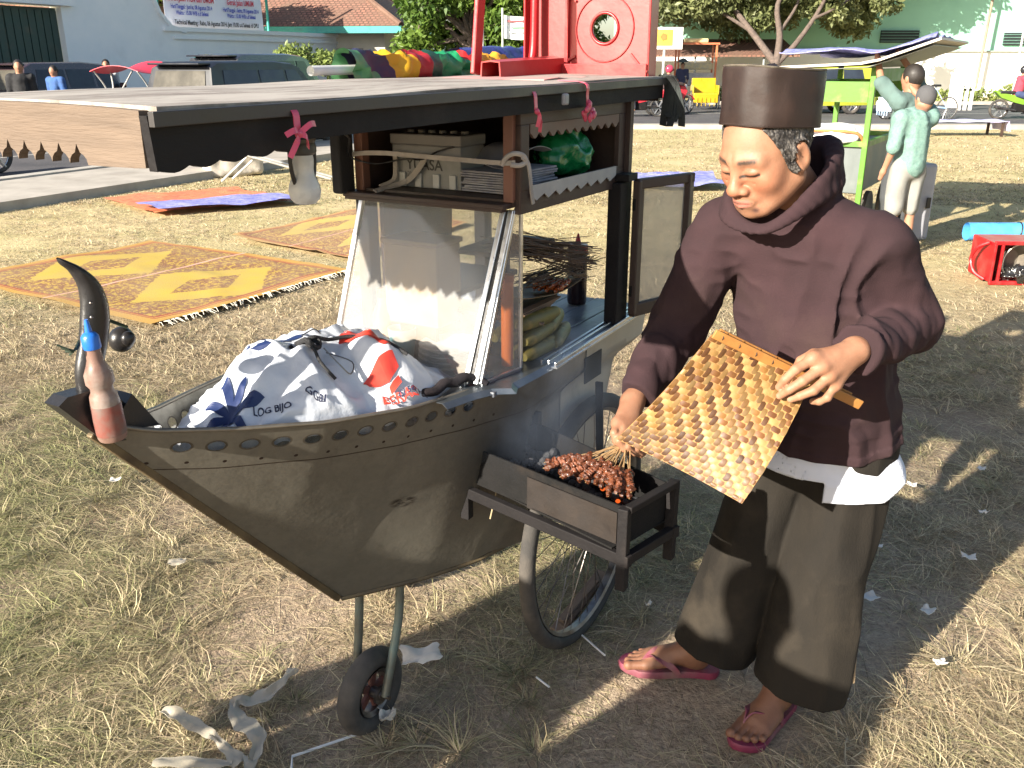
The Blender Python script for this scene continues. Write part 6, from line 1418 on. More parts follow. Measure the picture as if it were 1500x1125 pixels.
def trouser_mat():
    m = M("trouser_cloth", (.023, .019, .0145), (.010, .0085, .007), 7, .9, bump=.6, bscale=260, dirt=(.050, .040, .029), dscale=3, stretch=(1, 1, .4), bdist=.0018, spec=.25); return m
tro = sdf_obj("trousers", trouser_sdf, (.40, 1.75, .03), (.99, 2.32, .82), .0045, trouser_mat(), man, ORG)
mb = MB(); mb.tube([np.array(q) - ORG for q in (A3(1279, 700, 1.915), A3(1272, 790, 1.915), A3(1262, 880, 1.905), A3(1254, 950, 1.90), A3(1250, 1000, 1.895))], .0035, 6, sub=4); mb.build("seam_piping", M("tan_piping", (.35, .25, .15), None, 20, .8), tro)
def shirt_sdf(p):
    z = p[..., 2]; d = loft(p, P_T, C_T, [(.60, .206, .168), (.70, .190, .153), (.748, .166, .130), (.80, .135, .105)], RT)
    d = d - .008 * ridge(p * V3(1, 1, .5), 8, 3); d = np.abs(d) - .0028
    ang = np.arctan2(p[..., 1] - 2.02, p[..., 0] - .755)        # around the waist; front is towards the camera-left
    ang = np.abs(np.degrees(np.arctan2(np.sin(ang + 2.25), np.cos(ang + 2.25))))
    hem = np.where(p[..., 0] > .72, .652 + .01 * np.clip((p[..., 0] - .72) * 4, 0, 1) + .09 * np.clip((p[..., 0] - .86) * 8, 0, 1) * (p[..., 1] < 1.99), .705)
    d = smax(d, hem + .004 * vnoise(p, 9, 2) - z, .003); d = smax(d, z - .85, .004)
    return d
sdf_obj("shirt_tail", shirt_sdf, (.50, 1.78, .62), (1.0, 2.3, .88), .0038, M("white_cotton", (.62, .64, .70), (.50, .53, .62), 9, .85, bump=.3, bscale=120, dirt=(.5, .5, .5), dscale=6, bdist=.001), man, ORG)

# hair: grey-black stubble cut below the cap
def hair_sdf(p):
    q = hloc(p); d = np.abs(head_sdf(q) - .002) - .0035 + .0020 * vnoise(q * V3(1, 1, .3), 520, 2) + .0016 * vnoise(q * V3(1, 1, .5), 200, 4); S = np.abs(q[..., 0]); f, u = q[..., 1], q[..., 2]
    line = smin(-(u + .005), (f - .028) * 1.0, .0)       # keep above the ear line / behind the temple
    cut = smax(f - (.036 + .10 * (u - .02)), -(u + .052 + 1.5 * np.minimum(f + .02, .03) * (f < .02) * 0), .01)   # behind temple, above nape
    front = smax(f - .030 - .25 * (u - .01), -1.0 * (u - np.where(f > -.002, -.034 + 1.2 * np.abs(f - .012), np.where(f > -.035, .012, -.060))), .004)
    d = smax(d, front, .003); d = smax(d, u - .075, .004)
    ear = s_ell(np.stack([S, f, u], -1), (.086, -.010, -.006), (.022, .0195, .033)); return smax(d, -ear, .002)
def hair_col(v):
    q = hloc(v.astype(f32)); g = np.clip(.35 + .9 * vnoise(v, 500, 1) + .8 * vnoise(v, 60, 6), 0, 1) * np.clip((q[:, 1] + .06) / .06, .15, 1); g = g[:, None] * .75; return np.array([.018, .015, .014]) * (1 - g) + np.array([.22, .20, .18]) * g
sdf_obj("hair", hair_sdf, HC - .16, HC + .16, .0022, M("hair", (1, 1, 1), (.7, .7, .7), 200, .6, bump=.5, bscale=500, attr=True, bdist=.001), man, ORG, hair_col)

# cap: upright oval band, sunken crown, worn edge
hz0, hz1 = 1.500, 1.607; F2 = np.array([-.83, -.56]); F2 = F2 / np.linalg.norm(F2); L2 = np.array([F2[1] * -1, F2[0]]) * -1; hatc = HC[:2] + F2 * (-.006)
def hatp(a, z, k, dz=0):
    c, s_ = math.cos(a), math.sin(a); e = .86; x = math.copysign(abs(c) ** e, c) * .104 * k; y = math.copysign(abs(s_) ** e, s_) * .086 * k
    q = hatc + F2 * x + L2 * y; tilt = -.012 * c * ((z - hz0) / (hz1 - hz0)) * 0; w_ = .0015 * math.sin(5 * a + z * 60) + .001 * math.sin(11 * a)
    return (q[0] - ORG[0] + w_, q[1] - ORG[1] + w_, z + dz + .004 * c - ORG[2])
NA = 72; rows = []
prof_h = [(hz0, .965, 0), (hz0 - .001, .992, 0), (hz0 + .002, 1.0, 0), (1.53, .997, 0), (1.56, .995, 0), (1.59, 1.0, 0), (hz1 - .006, .998, 0), (hz1, .992, 0), (hz1 + .001, .985, 0), (hz1 - .006, .93, 0), (hz1 - .016, .8, 0), (hz1 - .018, .45, 0), (hz1 - .010, .1, 0), (hz1 - .009, .001, 0)]
for z, k, _ in prof_h:
    row = []
    for i in range(NA):
        a = 2 * math.pi * i / NA; fo = 0
        if z > 1.56 and k > .9: fo = .002 * math.cos(2 * a)
        if k < .95: fo = .016 * math.exp(-((k * math.sin(a)) / .45) ** 2) * (1 - .3 * k * k)
        row.append(hatp(a, z, k, fo))
    rows.append(row)
velvet = M("cap_velvet", (.024, .0105, .0065), (.012, .006, .0045), 14, .62, bump=.3, bscale=60, dirt=(.075, .030, .010), dscale=6, dlo=.54, dhi=.8, sheen=.0, bdist=.002)
mb = MB(); mb.grid(rows, closed_v=True); hat = mb.build("cap", velvet, man, smooth=50)
mb = MB(); mb.tube([Vector(hatp(2 * math.pi * i / NA, hz1 + .001, .985, .002 * math.cos(4 * math.pi * i / NA))) for i in range(NA)], .0022, 6, closed=True); mb.build("worn_edge", M("worn_grey", (.14, .12, .09), (.04, .03, .02), 40, .8), hat)
mb = MB(); mb.tube([Vector(hatp(2 * math.pi * i / NA, hz0 + .002, .998)) for i in range(NA)], .0013, 5, closed=True); mb.build("edge_stitching", velvet, hat)

# sandals: sole follows the foot, Y strap between the first two toes
pinkr = M("magenta_rubber", (.22, .028, .065), (.15, .02, .05), 12, .6, bump=.25, bscale=120, dirt=(.20, .13, .11), dscale=9, dlo=.5, dhi=.8)
for heel, Rf, s_ in FT:
    sb = bpy.data.objects.new("sandal", None); COL.objects.link(sb); sb.parent = man
    def fp(x, y, z): return tuple(heel + Rf @ np.array([-s_ * x, y, z]) - ORG)
    out = []
    for t in np.linspace(0, 1, 20): out.append((.034 + .012 * math.sin(math.pi * t) * (1 if t > .5 else .2) + .006 * t, -.012 + .20 * t))
    tip = [(.040, .205), (.036, .225), (.024, .240), (.008, .246), (-.010, .240), (-.028, .226), (-.042, .205)]
    back = [(-.046 + .012 * t, .19 - .20 * t) for t in np.linspace(0, 1, 12)] + [(-.026, -.028), (-.010, -.036), (.010, -.036), (.026, -.026)]
    poly = [(.032, -.008)] + [(.030 + .014 * (y / .2) - .004 * math.sin(3.1 * y / .1), y) for y in np.linspace(.01, .19, 10)] + tip + back
    P = []; n = len(poly); zc = lambda y: .010 if y < .03 else 0
    mb = MB(); vs_ = []
    for zz, kk in ((-.020, .97), (-.014, 1.0), (-.003, 1.0), (.001, .96)):
        for x, y in poly: cx, cy = 0, .105; vs_.append(fp(cx + (x - cx) * kk, cy + (y - cy) * (kk if kk > .99 else .985), zz + .010 * max(0, (y - .19) / .05)))
    fs = [tuple(range(n - 1, -1, -1)), tuple(3 * n + i for i in range(n))]
    for j in range(3): fs += [(j * n + i, j * n + (i + 1) % n, (j + 1) * n + (i + 1) % n, (j + 1) * n + i) for i in range(n)]
    mb.add(vs_, fs); mb.build("sole", pinkr, sb, smooth=50)
    mb = MB(); mb.ribbon([fp(.019, .176, .003), fp(.019, .170, .027), fp(.024, .150, .040), fp(.036, .125, .036), fp(.043, .095, .020), fp(.042, .080, .0)], .017, .0035, side=[tuple(Rf @ np.array([0, 1, .2]))] * 2, sub=5)
    mb.ribbon([fp(.019, .176, .003), fp(.018, .170, .027), fp(.008, .150, .046), fp(-.012, .128, .044), fp(-.034, .100, .028), fp(-.043, .080, .0)], .017, .0035, side=[tuple(Rf @ np.array([0, 1, .2]))] * 2, sub=5)
    mb.build("strap", pinkr, sb, smooth=60)

# ---------- woven bamboo fan held in his left hand
fanE = empty("hand_fan", A3(1080, 610, 1.70), 0, "square woven bamboo hand fan with split bamboo handle held over the grill", "hand fan"); fo_ = A3(1080, 610, 1.70)
fa, fb_, fc_, fd_ = A3(1042, 490, 1.715), A3(1187, 563, 1.705), A3(1087, 738, 1.600), A3(903, 643, 1.735)   # top left, right, bottom, left corner
def fq(u, v):   # u along the handle, v away from it
    p = fa * (1 - u) * (1 - v) + fb_ * u * (1 - v) + fc_ * u * v + fd_ * (1 - u) * v
    return p + nrm * (.018 * math.sin(math.pi * v) * 1.0 - .010 * math.sin(math.pi * u)) 
nrm = np.cross(fb_ - fa, fd_ - fa); nrm /= np.linalg.norm(nrm)
if nrm @ (np.array([0, 0, CAM_H]) - fa) < 0: nrm = -nrm
NC = 30; rg = np.random.default_rng(9); mb = MB(); mb.cur = None
cols = [(.215, .105, .028), (.27, .155, .05), (.155, .065, .018), (.33, .205, .075), (.11, .043, .013)]
# strips run diagonally: cells (i, j) in a frame turned 45 degrees to the handle
V_ = []; F_ = []; C_ = []
def addfloat(u0, u1, v0, v1, alongu, col):
    k = len(V_); n = 5
    for i in range(n):
        t = i / (n - 1); h_ = .0022 * math.sin(math.pi * t) + .0003
        for j in (0, .5, 1):
            if alongu: u, v = u0 + (u1 - u0) * t, v0 + (v1 - v0) * j
            else: u, v = u0 + (u1 - u0) * j, v0 + (v1 - v0) * t
            V_.append((u, v, h_ - (.0006 if j != .5 else 0))); C_.append(col)
    for i in range(n - 1):
        for j in range(2): a = k + i * 3 + j; F_.append((a, a + 3, a + 4, a + 1))
for i in range(-NC, 2 * NC):
    for j in range(-NC, 2 * NC):
        pass
# herringbone twill, floats three cells long
cs = 1.0 / 24
for j in range(24):
    for i in range(-3, 27):
        ph = (i - j) % 4
        blk = ((i // 1) + 0)
        if ph == 0:
            u0, u1 = i * cs, (i + 2.05) * cs
            if u1 > .0 and u0 < 1: addfloat(max(u0, 0), min(u1, 1), j * cs + .0008, (j + 1) * cs - .0008, True, np.array(cols[rg.integers(5)]) * rg.uniform(.85, 1.12))
for i in range(24):
    cc = np.array(cols[rg.integers(5)])
    for j in range(-3, 27):
        ph = (i - j) % 4
        if ph == 2:
            v0, v1 = (j - 1) * cs, (j + 1.05) * cs
            if v1 > 0 and v0 < 1: addfloat(i * cs + .0008, (i + 1) * cs - .0008, max(v0, 0), min(v1, 1), False, cc * rg.uniform(.45, .75))
def skew(u, v): return u, v
VV = []; CC = []
for (u, v, h_), c in zip(V_, C_):
    VV.append(fq(u, v) + nrm * h_ - fo_); soot = np.clip((v - .72) * 1.6 + .35 * float(vnoise(np.array([u, v]), 6, 3)) + (.35 if (u < .25 and v > .8) else 0), 0, .62); CC.append(np.array(c) * (1 - soot) + np.array([.10, .06, .04]) * soot)
strawm = M("bamboo_strip", (1, 1, 1), (.80, .76, .70), 60, .5, bump=.25, bscale=300, attr=True, spec=.4, bdist=.001)
newobj("woven_panel", VV, F_, strawm, fanE, smooth=True, col=np.array(CC))
mb = MB(); mb.sheet([[fq(u, v) - nrm * .001 - fo_ for v in np.linspace(0, 1, 12)] for u in np.linspace(0, 1, 12)], .0015); mb.build("backing_weave", M("bamboo_back", (.38, .21, .07), (.24, .12, .04), 30, .7), fanE)
h0_, h1_ = A3(1045, 487, 1.716) - fo_, A3(1260, 592, 1.735) - fo_; bam = M("split_bamboo", (.36, .17, .045), (.24, .10, .028), 12, .4, bump=.4, bscale=50, dirt=(.14, .06, .02), dscale=8, bdist=.002)
mb = MB(); up_ = tuple(nrm); mb.bar(h0_ + nrm * .006, h1_ + nrm * .006, .020, .006, up=up_, bev=.002); mb.bar(h0_ * .97 + h1_ * .03 - nrm * .008, h1_ * .93 + h0_ * .07 - nrm * .008, .024, .006, up=up_, bev=.002); mb.build("handle", bam, fanE)
mb = MB(); dirh = (h1_ - h0_) / np.linalg.norm(h1_ - h0_); sidev = np.cross(nrm, dirh)
for t in (.05, .16, .27, .38, .49, .6): c = h0_ + (h1_ - h0_) * t; mb.tube([c + sidev * .012 + nrm * .004, c + nrm * .011 + dirh * .003, c - sidev * .012 + nrm * .004 + dirh * .005], .0009, 5)
mb.build("lashing", M("dark_wire", (.05, .035, .03), None, 30, .6), fanE)
# ================================================================ THE FIELD AND THE STREET
def ridge_n(p, s, seed=0): return 1 - np.abs(vnoise(p, s, seed)) * 2
# ---- woven mats and tarps on the grass
def mat_material(name, y1, br):
    m, nt, b = _new(name); uv = nd(nt, "ShaderNodeUVMap"); uv.uv_map = "UVMap"; sp = nd(nt, "ShaderNodeSeparateXYZ"); nt.links.new(uv.outputs[0], sp.inputs[0]); U, V = sp.outputs[0], sp.outputs[1]
    pv = mth(nt, 'FRACT', mth(nt, 'MULTIPLY', V, 2)); au = mth(nt, 'ABSOLUTE', mth(nt, 'SUBTRACT', U, .5)); av = mth(nt, 'ABSOLUTE', mth(nt, 'SUBTRACT', pv, .5))
    vo = nd(nt, "ShaderNodeTexVoronoi"); vo.feature = 'DISTANCE_TO_EDGE'; mp = nd(nt, "ShaderNodeMapping"); mp.inputs["Scale"].default_value = (80, 62, 1); nt.links.new(uv.outputs[0], mp.inputs[0]); nt.links.new(mp.outputs[0], vo.inputs["Vector"]); vo.inputs["Scale"].default_value = 1
    no = nd(nt, "ShaderNodeTexNoise"); no.inputs["Scale"].default_value = 44; no.inputs["Detail"].default_value = 6; no.inputs["Roughness"].default_value = .75; nt.links.new(uv.outputs[0], no.inputs[0])
    vine = mth(nt, 'GREATER_THAN', mth(nt, 'ADD', no.outputs[0], mth(nt, 'MULTIPLY', vo.outputs[0], -.35)), .435)
    med = mth(nt, 'ADD', mth(nt, 'ADD', mth(nt, 'MULTIPLY', au, 1.05), mth(nt, 'MULTIPLY', av, .85)), mth(nt, 'MULTIPLY', no.outputs[0], .10)); inmed = mth(nt, 'LESS_THAN', med, .435); core = mth(nt, 'LESS_THAN', mth(nt, 'ADD', mth(nt, 'MULTIPLY', au, 1.6), mth(nt, 'MULTIPLY', av, 1.7)), .30); plain = mth(nt, 'MULTIPLY', inmed, mth(nt, 'SUBTRACT', 1, core))
    c = mix(nt, vine, (y1[0], y1[1], y1[2]), br); c = mix(nt, plain, c, (y1[0] * 1.05, y1[1] * 1.1, y1[2]))
    eu = mth(nt, 'SUBTRACT', .5, au); ev = mth(nt, 'SUBTRACT', .5, mth(nt, 'ABSOLUTE', mth(nt, 'SUBTRACT', V, .5))); ed = mth(nt, 'MINIMUM', mth(nt, 'MULTIPLY', eu, 1.25), ev)
    c = mix(nt, mth(nt, 'LESS_THAN', ed, .05), c, (y1[0], y1[1] * .85, y1[2])); l1 = mth(nt, 'LESS_THAN', mth(nt, 'ABSOLUTE', mth(nt, 'SUBTRACT', ed, .05)), .006); l2 = mth(nt, 'LESS_THAN', mth(nt, 'ABSOLUTE', mth(nt, 'SUBTRACT', ed, .034)), .0035); c = mix(nt, mth(nt, 'MAXIMUM', l1, l2), c, (.30, .06, .03))
    mid = mth(nt, 'LESS_THAN', mth(nt, 'ABSOLUTE', mth(nt, 'SUBTRACT', V, .5)), .006); c = mix(nt, mid, c, (.62, .34, .26))
    f, _ = noise_fac(nt, 2.5, 5, .6, .4, .7); c = mix(nt, mth(nt, 'MULTIPLY', f, .4), c, (.34, .26, .15)); nt.links.new(c, b.inputs["Base Color"]); b.inputs["Roughness"].default_value = .6
    wv, _ = noise_fac(nt, 120, 2, .5, .3, .7); bp = nd(nt, "ShaderNodeBump"); bp.inputs["Strength"].default_value = .3; bp.inputs["Distance"].default_value = .003; nt.links.new(wv, bp.inputs["Height"]); nt.links.new(bp.outputs[0], b.inputs["Normal"]); return m
MATS = []
def mat_sheet(name, A_, B_, D_, m, label, cat, n=(40, 32), fringe=False, amp=.012, z0=.014, seed=0):
    """A corner, B along u, D along v"""
    A_, B_, D_ = [np.array(q[:2], float) for q in (A_, B_, D_)]; e = empty(name, (A_[0], A_[1], 0), 0, label, cat); P = []; UV_ = []
    for i in range(n[0] + 1):
        row = []; ur = []
        for j in range(n[1] + 1):
            u, v = i / n[0], j / n[1]; p = (B_ - A_) * u + (D_ - A_) * v; wob = .02 * vnoise(np.array([u * 4, v * 3 + seed]), 1, seed); w2 = np.array([wob, -wob]) if 0 < i < n[0] else np.array([wob * 2, wob])
            z = z0 + amp * (1 + float(fbm(p + A_, 2.2, 3, seed))) + amp * .8 * max(0, float(ridge_n(p + A_, 1.3, seed + 3))) ** 3
            row.append((p[0] + w2[0], p[1] + w2[1], z)); ur.append((u, v))
        P.append(row); UV_.append(ur)
    mb = MB(); mb.grid(P); o = newobj(name + "_sheet", np.array(mb.v), mb.f, m, e, smooth=True); uv_grid(o, UV_); MATS.append((A_, B_, D_))
    if fringe:
        mb = MB(); rg = np.random.default_rng(1); od = -(B_ - A_) / np.linalg.norm(B_ - A_)
        for k in range(110):
            v = rg.uniform(0, 1); p = (B_ - A_) * fringe[0] + (D_ - A_) * v if fringe[1] == 'u' else (B_ - A_) * v + (D_ - A_) * fringe[0]; o_ = (od if fringe[1] == 'u' else -(D_ - A_) / np.linalg.norm(D_ - A_)) * (-1 if fringe[0] else 1); sd_ = np.array([-o_[1], o_[0]]); L_ = rg.uniform(.03, .09); k2 = rg.uniform(-.04, .04)
            mb.tube([(p[0], p[1], z0 + .015), (p[0] + o_[0] * L_ * .5 + sd_[0] * k2 * .3, p[1] + o_[1] * L_ * .5 + sd_[1] * k2 * .3, z0 + .02), (p[0] + o_[0] * L_ + sd_[0] * k2, p[1] + o_[1] * L_ + sd_[1] * k2, .015)], .0022, 4)
        mb.build("fringe", M("white_fringe", (.7, .66, .56), None, 20, .9), e, kind="stuff")
    return e
mt1 = mat_material("yellow_mat", (.47, .31, .05), (.22, .10, .045)); mt2 = mat_material("faded_mat", (.50, .34, .10), (.26, .13, .07))
mat_sheet("woven_mat", (-4.38, 6.87), (-2.29, 5.62), (-3.41, 8.52), mt1, "yellow and red patterned woven mat with a pale centre line nearest the cart's bow", "mat", fringe=(1, 'v') if 0 else None)
mb_m = None
T_, R_, B_ = np.array([-3.41, 8.52]), np.array([-1.33, 7.23]), np.array([-2.29, 5.62])
for o in list(bpy.data.objects):
    if o.name.startswith("woven_mat"): bpy.data.objects.remove(o)
MATS.clear()
mat_sheet("woven_mat", B_, R_, B_ + (T_ - R_), mt1, "yellow and red patterned woven mat with a pale centre line nearest the cart's bow", "mat", fringe=(0, 'v'))
A2 = np.array([-1.40, 7.66]); mat_sheet("woven_mat", A2, A2 + [.95, 1.85], A2 + [-1.30, 1.03], mt2, "faded patterned woven mat behind the glass front, farther than the yellow one", "mat", amp=.02, seed=4)
def crinkle(name, c1, c2, c3=None, split=None):
    m, nt, b = _new(name); f, _ = noise_fac(nt, 3, 6, .7, .35, .65); f2, _ = noise_fac(nt, 9, 5, .7, .45, .6, seed=3, stretch=(1, 2.5, 1)); c = mix(nt, f, c1, c2)
    if c3: c = mix(nt, mth(nt, 'MULTIPLY', f2, .6), c, c3)
    nt.links.new(c, b.inputs["Base Color"]); b.inputs["Roughness"].default_value = .5
    _, n3 = noise_fac(nt, 14, 6, .7, seed=8); bp = nd(nt, "ShaderNodeBump"); bp.inputs["Strength"].default_value = .6; bp.inputs["Distance"].default_value = .03; nt.links.new(n3, bp.inputs["Height"]); nt.links.new(bp.outputs[0], b.inputs["Normal"]); return m
tl_ = np.array([-5.10, 11.35]); tbl = np.array([-3.95, 10.05]); tr_ = np.array([-2.50, 10.95]); tt = tl_ + (tr_ - tbl) + [0, .9]
mat_sheet("tarpaulin", tbl + [-.05, .05], tr_ + [-.15, .15], tl_, crinkle("orange_tarp", (.72, .20, .07), (.62, .13, .08), (.74, .32, .14)), "crumpled orange tarpaulin spread on the grass beside the pavement", "tarp", amp=.02, seed=7, z0=.012)
mat_sheet("tarpaulin", tbl, tr_, tbl + [-.42, .50], crinkle("blue_tarp", (.12, .13, .50), (.30, .30, .60), (.5, .48, .62)), "crumpled blue tarpaulin strip along the near edge of the orange one", "tarp", amp=.035, seed=8, z0=.035, n=(40, 10))
q = at(925, 278, z=0)[:2]; mat_sheet("tarpaulin", q, at(1062, 282, z=0)[:2], at(915, 262, z=0)[:2], crinkle("blue_tarp_b", (.13, .14, .48), (.22, .22, .52), (.55, .55, .7)), "crumpled blue tarpaulin lying on the grass beyond the cart's open door", "tarp", amp=.06, seed=9, z0=.03, n=(40, 16))
# ---- rock and folded white stand by the pavement
def rock(p): return s_box(p, (0, 0, .17), (.42, .22, .17), rad=.05) + .05 * fbm(p, 5, 3, 2)
v, f = sdf_mesh(rock, (-.6, -.4, -.1), (.6, .4, .5), .03); o = newobj("concrete_block", v, f, M("rubble", (.56, .50, .42), (.36, .33, .29), 9, .9, bump=.5), smooth=True); o.location = (-4.25, 14.0, 0); o.rotation_euler = (0, 0, .6); tag(o, "rough pale concrete block lying on the pavement edge", "block")
e = empty("folded_stand", (-3.3, 12.9, 0), .3, "white metal folding stand collapsed on the grass by the concrete block", "stand")
for a, b in (((-.75, 0, .52), (.75, .1, .03)), ((-.65, .25, .50), (.80, .35, .03)), ((-.75, .1, .05), (-.1, .05, .62)), ((-.6, .35, .05), (.05, .3, .6)), ((-.72, 0, .50), (-.62, .25, .48))): mb = MB(); mb.tube([a, b], .016, 8); mb.build("bar", pw, e)
# ---- crate, bowls, blue roll on the right
cr_ = np.array([3.80, 7.05, 0]); e = empty("red_crate", cr_, -.05, "red plastic crate tipped on its side on the grass at the right edge", "crate")
mb = MB(); mb.box((.13, .20, .155), (.42, .02, .30), bev=.004); mb.box((.13, 0, .305), (.42, .40, .012), bev=.004); mb.box((.13, 0, .010), (.42, .40, .012), bev=.004); mb.box((-.075, 0, .155), (.012, .40, .30), bev=.004); mb.box((.335, 0, .155), (.012, .40, .30), bev=.004); mb.build("crate_body", redp, e)
mb = MB()
for z in (.0, .31): mb.box((.13, -.205, z + .005), (.45, .025, .03), bev=.006)
for x in (-.085, -.03, .345): mb.box((x, -.205, .155), (.022, .022, .30), bev=.006)
mb.tube([(-.085, -.1, .30), (-.15, -.05, .25), (-.165, 0, .155), (-.15, -.05, .06), (-.085, -.1, .01)], .014, 8, sub=5); mb.build("rim", redp, e)
e = empty("basin", cr_ + [.14, -.13, .155], 0, "enamel basin with white rim lying in the red crate", "basin"); mb = MB(); mb.lathe([(.001, .12), (.08, .115), (.12, .04), (.128, 0), (.135, -.002), (.13, .01), (.122, .045), (.08, .125), (.001, .13)], n=28, axis=(-.15, 1, 0)); mb.build("basin_body", M("grey_enamel", (.20, .17, .13), (.10, .09, .08), 8, .3), e, smooth=50)
mb = MB(); mb.tube([(.135 * math.cos(a), -.002 + .02 * math.cos(a), .135 * math.sin(a)) for a in np.linspace(0, 6.283, 30, endpoint=False)], .006, 6, closed=True); mb.build("basin_rim", M("white_enamel", (.7, .7, .6), None, 9, .3), e, smooth=60)
def blk(p): return s_ell(p, (0, 0, .02), (.10, .07, .045)) - .03 * ridge_n(p, 18, 2) - .012 * ridge_n(p, 45, 4)
v, f = sdf_mesh(blk, (-.2, -.15, -.1), (.2, .15, .15), .008); o = newobj("black_bag", v, f, M("black_film", (.02, .02, .02), None, 9, .25, spec=.8), smooth=True); o.location = (cr_ + [.13, -.17, .05]).tolist(); tag(o, "crumpled black plastic bag inside the red crate in front of the basin", "plastic bag")
q = at(1462, 352, z=0); e = empty("rolled_mat", q + [.28, 0, .085], 0, "blue rolled plastic mat tied with string behind the red crate", "mat"); mb = MB()
P = [[(x, (.085 + .004 * vnoise(np.array([x * 9, k * .7]), 1)) * math.cos(k * math.pi / 9), .085 * math.sin(k * math.pi / 9)) for k in range(18)] for x in np.linspace(-.6, .6, 24)]
mb.grid(P, closed_v=True); mb.build("roll", M("light_blue_mat", (.05, .25, .62), (.10, .38, .72), 9, .4), e, smooth=60)
for x in (-.12, .25): mb = MB(); mb.tube([(x + .02 * math.sin(a), .09 * math.cos(a), .09 * math.sin(a)) for a in np.linspace(0, 6.283, 20, endpoint=False)], .006, 6, closed=True); mb.build("string", blackp, e)
mb = MB(); q = at(1425, 338, z=0); e = empty("red_pole", q, 0, "thin red and white pole lying behind the blue rolled mat", "pole"); mb.tube([(0, 0, .02), (.9, .1, .02)], .02, 8); mb.build("pole_rod", M("pinkred", (.6, .12, .15), (.75, .6, .6), 3, .5), e)
# purple cloth covered low bench
q = at(1405, 200, z=0); e = empty("cloth_bench", q + [.2, .3, 0], 0, "low bench covered with a purple cloth on the grass by the road", "bench"); mb = MB(); P = [[(x, y, .34 + .01 * math.sin(9 * x) - (.22 if x > .88 else 0) + .01 * math.sin(7 * y)) for y in np.linspace(-.4, .4, 8)] for x in list(np.linspace(-1.1, .85, 16)) + [.9, .92]]; mb.sheet(P, .01); mb.build("cloth", crinkle("purple_cloth", (.38, .36, .62), (.55, .52, .70)), e, smooth=40)
for x in (-1, .75):
    for y in (-.33, .33): mb = MB(); mb.box((x, y, .165), (.05, .05, .33)); mb.build("leg", wood_dark, e)

# ---- green snack stall behind the vendor
P1 = np.array([3.27, 8.6]); sd_dir = np.array([.519, .855]); u_dir = np.array([-.855, .519])
lime = M("lime_paint", (.075, .22, .008), (.055, .17, .006), 5, .5, dirt=(.2, .3, .06), dscale=6)
dgreen = M("dull_green_board", (.08, .22, .04), (.05, .15, .03), 5, .6)  # green with a touch more blue than the lime, for the side header
stl = empty("snack_stall", (P1[0], P1[1], 0), math.atan2(sd_dir[1], sd_dir[0]), "lime green framed snack stall cart with metal body and blue tarp on its roof", "stall")
# local x along the side (away), local y = u (left)
LN, WD = 1.5, .62
mb = MB(); mb.box((LN / 2, WD / 2, .66), (LN - .04, WD - .04, .44), bev=.01); mb.build("metal_body", M("stall_metal", (.14, .16, .16), (.07, .085, .085), 3, .5, .4, stretch=(1, 1, .3), dirt=(.15, .17, .17)), stl)
for x in (0, LN):
    for y in (0, WD): mb = MB(); mb.box((x, y, .90), (.05, .05, 1.35), bev=.005); mb.build("post", lime, stl)
mb = MB()
for z in (.90, ): 
    for y in (0, WD): mb.bar((0, y, z), (LN, y, z), .045, .05)
    for x in (0, LN): mb.bar((x, 0, z), (x, WD, z), .045, .05)
mb.build("rail", lime, stl)
mb = MB(); mb.bar((-.005, .026, 1.36), (-.005, WD - .026, 1.36), .03, .18); mb.bar((.026, WD, 1.36), (LN - .026, WD, 1.36), .03, .18); mb.bar((LN + .005, .026, 1.36), (LN + .005, WD - .026, 1.36), .03, .18); mb.build("header_panel", lime, stl)
mb = MB(); mb.bar((.0, -.005, 1.50), (LN, -.005, 1.50), .03, .12); mb.build("side_header", dgreen, stl)
mb = MB(); mb.sheet([[(x, y, 1.60 + .0 * x - .03 * (y / WD) + (.17 * max(0, -y) / .55)) for y in np.linspace(WD + .25, -.55, 10)] for x in np.linspace(-.25, LN + .3, 8)], .02); mb.build("roof_board", M("pale_roof_board", (.66, .60, .52), (.5, .46, .42), 5, .7), stl)
mb = MB(); mb.sheet([[(x, y, 1.575 - .03 * (y / WD) + (.17 * max(0, -y) / .55)) for y in np.linspace(WD + .2, -.5, 6)] for x in np.linspace(-.2, LN + .25, 4)], .004); mb.build("roof_lining", M("grey_plastic_lining", (.30, .33, .33), (.18, .2, .2), 7, .5), stl)
P = [[(x, y, 1.645 + .16 * max(0, -y) / .5 + .035 * (1 + float(fbm(np.array([x, y]), 3, 3, 5))) + .05 * max(0, float(ridge_n(np.array([x, y * .4]), 2.4, 3)))) for y in np.linspace(WD + .2, -.42, 24)] for x in np.linspace(-.2, LN + .2, 40)]
mb = MB(); mb.sheet(P, .006); mb.build("roof_tarp", crinkle("lilac_tarp", (.20, .21, .48), (.34, .34, .62), (.10, .11, .32)), stl, smooth=50)
for y in (-.02, WD + .02):
    for x in (.35, 1.15): mb = MB(); mb.cyl((x, y - .02, .22), (x, y + .02, .22), .22, n=24); mb.build("wheel", rubber, stl, smooth=40)
e = empty("white_sack", (P1 + u_dir * .25 - sd_dir * .02).tolist() + [.915], 0, "white sack and folded things lying on the green stall's counter", "sack")
v, f = sdf_mesh(lambda p: s_ell(p, (0, .1, .06), (.30, .22, .09)) - .02 * ridge_n(p, 9, 3), (-.45, -.25, -.08), (.45, .45, .25), .02); newobj("sack_body", v, f, M("white_sack", (.74, .74, .76), (.64, .65, .70), 5, .6), e, smooth=True)
